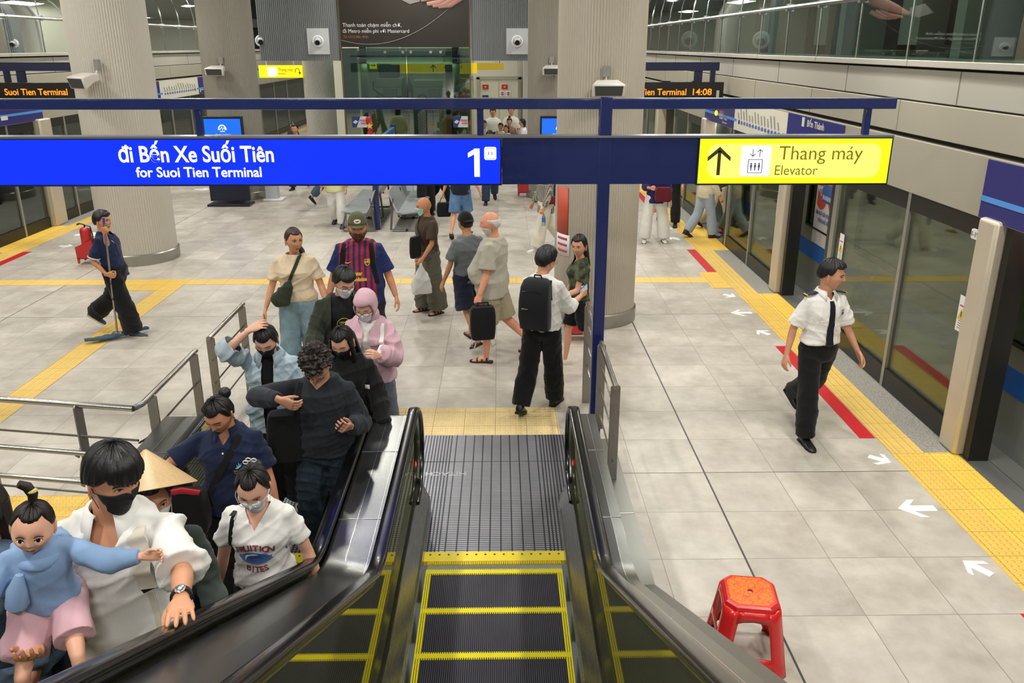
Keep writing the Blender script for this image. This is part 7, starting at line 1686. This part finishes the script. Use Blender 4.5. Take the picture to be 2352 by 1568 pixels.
for z, w__, d0, d1 in ((.90, .12, -.12, -.20), (.92, .145, -.115, -.27), (1.05, .152, -.12, -.31), (1.20, .148, -.125, -.305), (1.33, .140, -.12, -.27), (1.385, .125, -.11, -.22), (1.40, .10, -.11, -.18)):
    cy_ = (d0+d1)/2; hd = abs(d1-d0)/2; rows.append([(w__*math.copysign(abs(math.cos(2*PI*j/32))**.4, math.cos(2*PI*j/32)), cy_+hd*math.copysign(abs(math.sin(2*PI*j/32))**.5, math.sin(2*PI*j/32)), z) for j in range(32)])
m.loft(rows); m.build('body', CLOTH('backpack', '1b1d22', .7), t, ang=50); MB().tube([(-.04, -.13, 1.39), (-.03, -.14, 1.43), (.03, -.14, 1.43), (.04, -.13, 1.39)], .008, 8).build('handle', MT_DARK, t)
MB().tube([(-.10, -.295, 1.30), (0, -.300, 1.32), (.10, -.295, 1.30)], .003, 6).build('zip', MT_DARK, t); m = MB(); m.box(-.085, -.04, -.316, -.310, 1.135, 1.141); m.prism([(-.10, 1.138), (-.09, 1.148), (-.08, 1.138), (-.09, 1.128)], 'y', -.316, -.310); m.build('small_logo', M('logo_pale', '9a9a8c', .5), t, smooth=False)
Rm = Matrix.Rotation(-R(22), 4, 'Z'); Rm.translation = (.40, 7.30, 0); t = thing('phone', 'phone with a lit blue screen held by the young man with the backpack', 'phone'); t.matrix_world = Rm @ P18['hands'][0] @ Matrix.Translation((-.02, .075, -.022))
MB().box(-.036, .036, -.074, .074, -.005, .003).build('case', MT_DARK, t, bevel=.004); MB().box(-.033, .033, -.070, .070, -.0062, -.005).build('screen', EM('phone_lit', '6fa8e8', 1.1), t, smooth=False); MB().box(-.033, .033, -.070, .070, .003, .0042).build('rear_glass', EM('phone_lit', '6fa8e8', 1.1), t, smooth=False)
# ---- 19 smiling woman half behind the post
CAMO = NT('camo_top'); v_, x_, y_, z_ = CAMO.coords(); n_ = CAMO.noise(11, 2, v_, .4); r_ = CAMO.n('ShaderNodeValToRGB'); CAMO.l(n_, r_.inputs[0]); r_.color_ramp.elements[0].position = .42; r_.color_ramp.elements[0].color = lin('1c1e16'); r_.color_ramp.elements[1].position = .60; r_.color_ramp.elements[1].color = lin('55603a'); CAMO.l(r_.outputs[0], CAMO.b.inputs['Base Color']); CAMO.set(.7)
person('person', 'smiling dark-haired woman in camouflage top and black shorts beside the navy post', (.86, 8.32, 0), 262, 1.58, near=2, fem=1., skin='cf9c80', w=.88,
    head=(-52, 2, 0), legs=((14, 10, 2, 0), (-12, 12, 2, 16)), arms=((2, 12, 30, 0), (14, 6, 66, -16)), curl=(.3, .3), face=dict(smile=1., lipc='a85c54', hair=dict(front=.52, side=-.05, back=-.6, thick=.018, topv=.4, long=.22, lfwd=-.03), hairc='120f0e', hgloss=.35),
    legwear=('shorts', BLK, .018), shortlen=.8, shoes=('d6d2b8', 'sneaker', 'e8e6d8'), top=[dict(name='camouflage_top', mat=CAMO.m, sleeve=.6, ease=.018, hem=.86, fold=.005, cuff=.01, neckline=('v', .08, 1.36))])
# ================= people farther away, partly hidden behind the signs
def far(label, x, y, face, H, topc, legc, kind='long', shoes=('1c1c1e', 'sneaker'), **k_):
    sk = k_.pop('skin', 'c4906f'); tm = k_.pop('topmat', None) or CLOTH('f_'+topc, topc); lm = k_.pop('legmat', None) or CLOTH('f_'+legc, legc); fl = k_.pop('flare', .01); es = k_.pop('ease', .03); le = k_.pop('lease', .035)
    return person('person', label, (x, y, 0), face, H, near=0, skin=sk, legwear=(kind, lm, le, fl), shoes=shoes, face=dict(fem=k_.get('fem', 0), hair=k_.pop('hair', dict(front=.5, side=.05, back=-.4, thick=.02)), hairc=k_.pop('hairc', '120f0e')),
        top=[dict(name='top', mat=tm, sleeve=k_.pop('sl', .8), ease=es, hem=k_.pop('hem', .85), fold=.004)], **k_)
WALK = ((18, 4, 2, 0), (-18, 26, 2, 30)); WALK2 = ((-18, 26, 2, 30), (18, 4, 2, 0)); LH = dict(front=.52, side=-.1, back=-.6, thick=.018, long=.22)
CHK = NT('check_coat'); v_, x_, y_, z_ = CHK.coords(); q_ = [CHK.math('GREATER_THAN', CHK.math('FRACT', CHK.math('DIVIDE', CHK.math('ADD', c_, 5), .028)), .5) for c_ in (x_, z_)]; CHK.l(CHK.mix(CHK.math('MULTIPLY_ADD', q_[0], .5, CHK.math('MULTIPLY', q_[1], .5)), lin('22221f'), lin('b8b4a8')), CHK.b.inputs['Base Color']); CHK.set(.85)
P28 = far('person in a checked coat and wide cream trousers beside the thick column', .80, 13.86, 250, 1.66, 'x', 'd8d2c4', topmat=CHK.m, fem=.8, sl=1.9, legs=WALK2, flare=.025, lease=.045, shoes=('ecebe8', 'sneaker', 'f0f0ee'), hair=LH, hem=.74, curl=(.8, .8))
wp = Matrix.Rotation(-R(250), 4, 'Z') @ P28['wr'][1]+Vector((.80, 13.86, 0)); t = thing('water_bottle', 'clear water bottle with blue label held beside the checked coat', 'bottle', (wp.x, wp.y-.05, wp.z-.30)); MB().tube([(0, 0, 0), (0, 0, .15), (0, 0, .19), (0, 0, .21)], [.032, .032, .014, .013], 14).build('body', GLASS('bottle_clear', 'dce8ee', .75), t); MB().cyl((0, 0, .07), (0, 0, .13), .0335, n=14).build('label', M('bottle_label', '3a66c0', .5), t)
t, b_ = bag_box('waist_bag', 'dark red waist bag worn over the checked coat', 'bag', (.93, 13.66, .86), 0, .20, .10, .13, CLOTH('dark_red', '6c1a26'))
P29 = far('person in purple blouse and wide white trousers holding a red handbag', 2.86, 14.42, 184, 1.64, '2e1d5c', 'dcdad4', fem=.8, sl=1.5, flare=.025, lease=.045, hem=.80, ease=.035, arms=((18, 12, 78, 30), (2, 12, 14, 0)), hair=LH, shoes=('d8d4cc', 'slip'), legs=((4, 2, 9, 0), (2, 2, 9, 0)))
t, b_ = bag_box('handbag', 'dark red handbag held against the purple blouse', 'bag', (2.94, 14.16, .80), 0, .30, .12, .26, CLOTH('wine', '5e1822'))
far('person in black standing just beyond the purple blouse', 3.42, 15.8, 200, 1.74, '121214', '141416', legs=((4, 2, 5, 0), (6, 2, 5, 0)), sl=1.9)
far('person in cream cardigan and pale loose jeans walking to the train door', 3.86, 14.72, 70, 1.64, 'd2c8ac', '9aa8b4', fem=.8, sl=1.9, legs=((12, 4, 2, 0), (-12, 20, 2, 24)), flare=.015, lease=.03, hem=.84, ease=.03, hair=LH, shoes=('3a2430', 'slip'), curl=(.5, .5))
far('person in beige trousers boarding the train behind the cream cardigan', 4.35, 15.5, 80, 1.66, '3a3a34', 'c8bca2', fem=.6, legs=WALK, hair=LH, shoes=('2a2420', 'slip'))
far('person in dark olive dress stepping through the far screen door', 4.52, 14.9, 60, 1.62, '3e4016', '3e4016', fem=.8, legs=((4, 4, 2, 0), (-10, 16, 2, 20)), lease=.04, hair=LH, shoes=('a04a50', 'slip'))
far('person in pale lime jacket and white trousers beyond the football shirt', -3.30, 15.8, 182, 1.64, 'd2d49a', 'dcdad6', fem=.7, sl=1.9, ease=.055, hem=.78, legs=((-12, 18, 3, 18), (10, 4, 3, 0)), hair=LH, shoes=('2c2a2e', 'slip'))
far('person in dark jacket and cropped jeans stepping away, beside the lime jacket', -3.95, 18.0, 120, 1.64, '232838', '4a6078', 'crop', legs=WALK2, shoes=('17171a', 'sneaker', 'e8e8e8'), fem=.5)
far('distant walker in dark clothes right of the pale terminal', -5.15, 20.3, 185, 1.68, '2a2c34', '30323a', legs=WALK)
far('distant woman whose head shows left of the pale column', -6.25, 24.4, 190, 1.30, '33302e', '2c2c30', fem=.8, hair=LH)
P24 = far('person in tan top with a belt bag standing behind the grey bench', -1.60, 16.9, 165, 1.66, 'a08058', '17171a', fem=.5, sl=.8, ease=.045, arms=((0, 12, 14, 0), (0, 12, 14, 0)), skin='d0a084')
t, b_ = bag_box('belt_bag', 'navy belt bag across the tan top behind the grey bench', 'bag', (-1.56, 16.72, .98), 0, .24, .08, .13, CLOTH('belt_bag', '20243c')); b_.rotation_euler = (0, R(-35), 0)
t, b_ = bag_box('tote_bag', 'pale tote bag hanging beside the tan top', 'bag', (-1.93, 16.8, .55), 0, .16, .10, .42, CLOTH('pale_tote', 'b8bcc4'))
far('person in black trousers striding behind the bald man', -1.35, 17.5, 100, 1.72, '20222a', '101014', legs=((26, 4, 2, -10), (-18, 26, 2, 30)), sl=.8, arms=((6, 14, 20, 0), (6, 14, 20, 0)))
P26 = far('man in navy t-shirt and blue denim shorts walking away with a black tote', -.76, 14.9, 8, 1.74, '1a2030', '5b7ba4', 'shorts', shortlen=1.0, sl=.8, ease=.035, legs=((16, 6, 2, 0), (-16, 24, 2, 30)), arms=((8, 20, 12, 0), (-6, 18, 10, 0)), skin='c8916e', curl=(.5, .9), legmat=DENIM('blue', '3f5f88', '6a8cb4'), shoes=('3a2a26', 'sandal'))
wp = Matrix.Rotation(-R(8), 4, 'Z') @ P26['wr'][1]+Vector((-.76, 14.9, 0)); t, b_ = bag_box('tote_bag', 'black tote bag carried by the man in blue denim shorts', 'bag', (wp.x, wp.y, wp.z-.46), R(8), .27, .12, .27, BLK); MB().tube([(-.08, 0, .26), (-.02, 0, .40), (.02, 0, .40), (.08, 0, .26)], .008, 8).build('handle', MT_DARK, t)
far('distant walker in dark jeans between the old man and the red stand', -.24, 18.3, 178, 1.70, '30343c', '2c3a52', legs=WALK, shoes=('22222a', 'sneaker'))
# crowd by the back door
far('person in white martial arts suit with black belt by the back door', -.22, 24.2, 180, 1.74, 'e4e2da', 'e0ded8', sl=1.7, ease=.06, lease=.06, hem=.74, hair=dict(front=.5, side=.1, back=-.3, thick=.02))
MB().tube([(-.38, 24.05, 1.02), (-.22, 24.0, 1.0), (-.06, 24.05, 1.02)], (.012, .03), 8, upv=(0, 1, 0)).build('black_belt', BLK, None); tag(bpy.data.objects['black_belt'], 'black belt tied on the white martial arts suit', 'belt')
far('person in white shirt with backpack straps by the back door', .33, 24.5, 180, 1.76, 'dcd8d0', '24242a', sl=1.0, ease=.04)
far('woman in white blouse in profile at the right of the far crowd', .66, 23.3, 275, 1.50, 'e8e8ec', '28282e', fem=.9, hair=dict(front=.52, side=-.1, back=-.7, thick=.02, long=.10), skin='d2a48c')
far('dark-haired child in white shirt in front of the far crowd', .02, 22.9, 200, 1.42, 'e0dcd4', '2a2a30', skin='c08a68'); far('woman with a top bun in the middle of the far crowd', .27, 23.6, 190, 1.50, '8a6a5c', '2a2a30', fem=.9, hair=dict(front=.5, side=-.05, back=-.6, thick=.02, bun=(0, -.02, .15, .04)))
far('woman with loose brown hair lifting her hand in the far crowd', .18, 22.7, 210, 1.38, 'd8d4cc', '2a2a30', fem=.9, hair=LH, hairc='2c1c16', arms=((40, 20, 120, 20), (8, 10, 20, 0))); far('man in white cap and pale shirt beside the sign strut in the far crowd', -.46, 22.8, 170, 1.50, 'c8c4bc', '2a2a30')
# passenger in the train
PT = person('person', 'passenger in white puffer jacket and mask sitting in the train behind the screen glass', (4.98, 9.55, .0), 280, 1.62, near=0, fem=.6, skin='d0a088', sit=.55, legs=((84, 84, 5, 0), (84, 84, 5, 0)), arms=((24, 10, 80, 20), (24, 10, 80, 20)),
    face=dict(mask=('e8e8ea', 'pleat'), hair=LH, hairc='17120f'), legwear=('long', CLOTH('grey_sit', '44464c'), .03), shoes=('e0e0e0', 'sneaker'), top=[dict(name='puffer_jacket', mat=CLOTH('puffer', 'dcdcd0'), sleeve=1.95, ease=.075, hem=.9, fold=.016)])
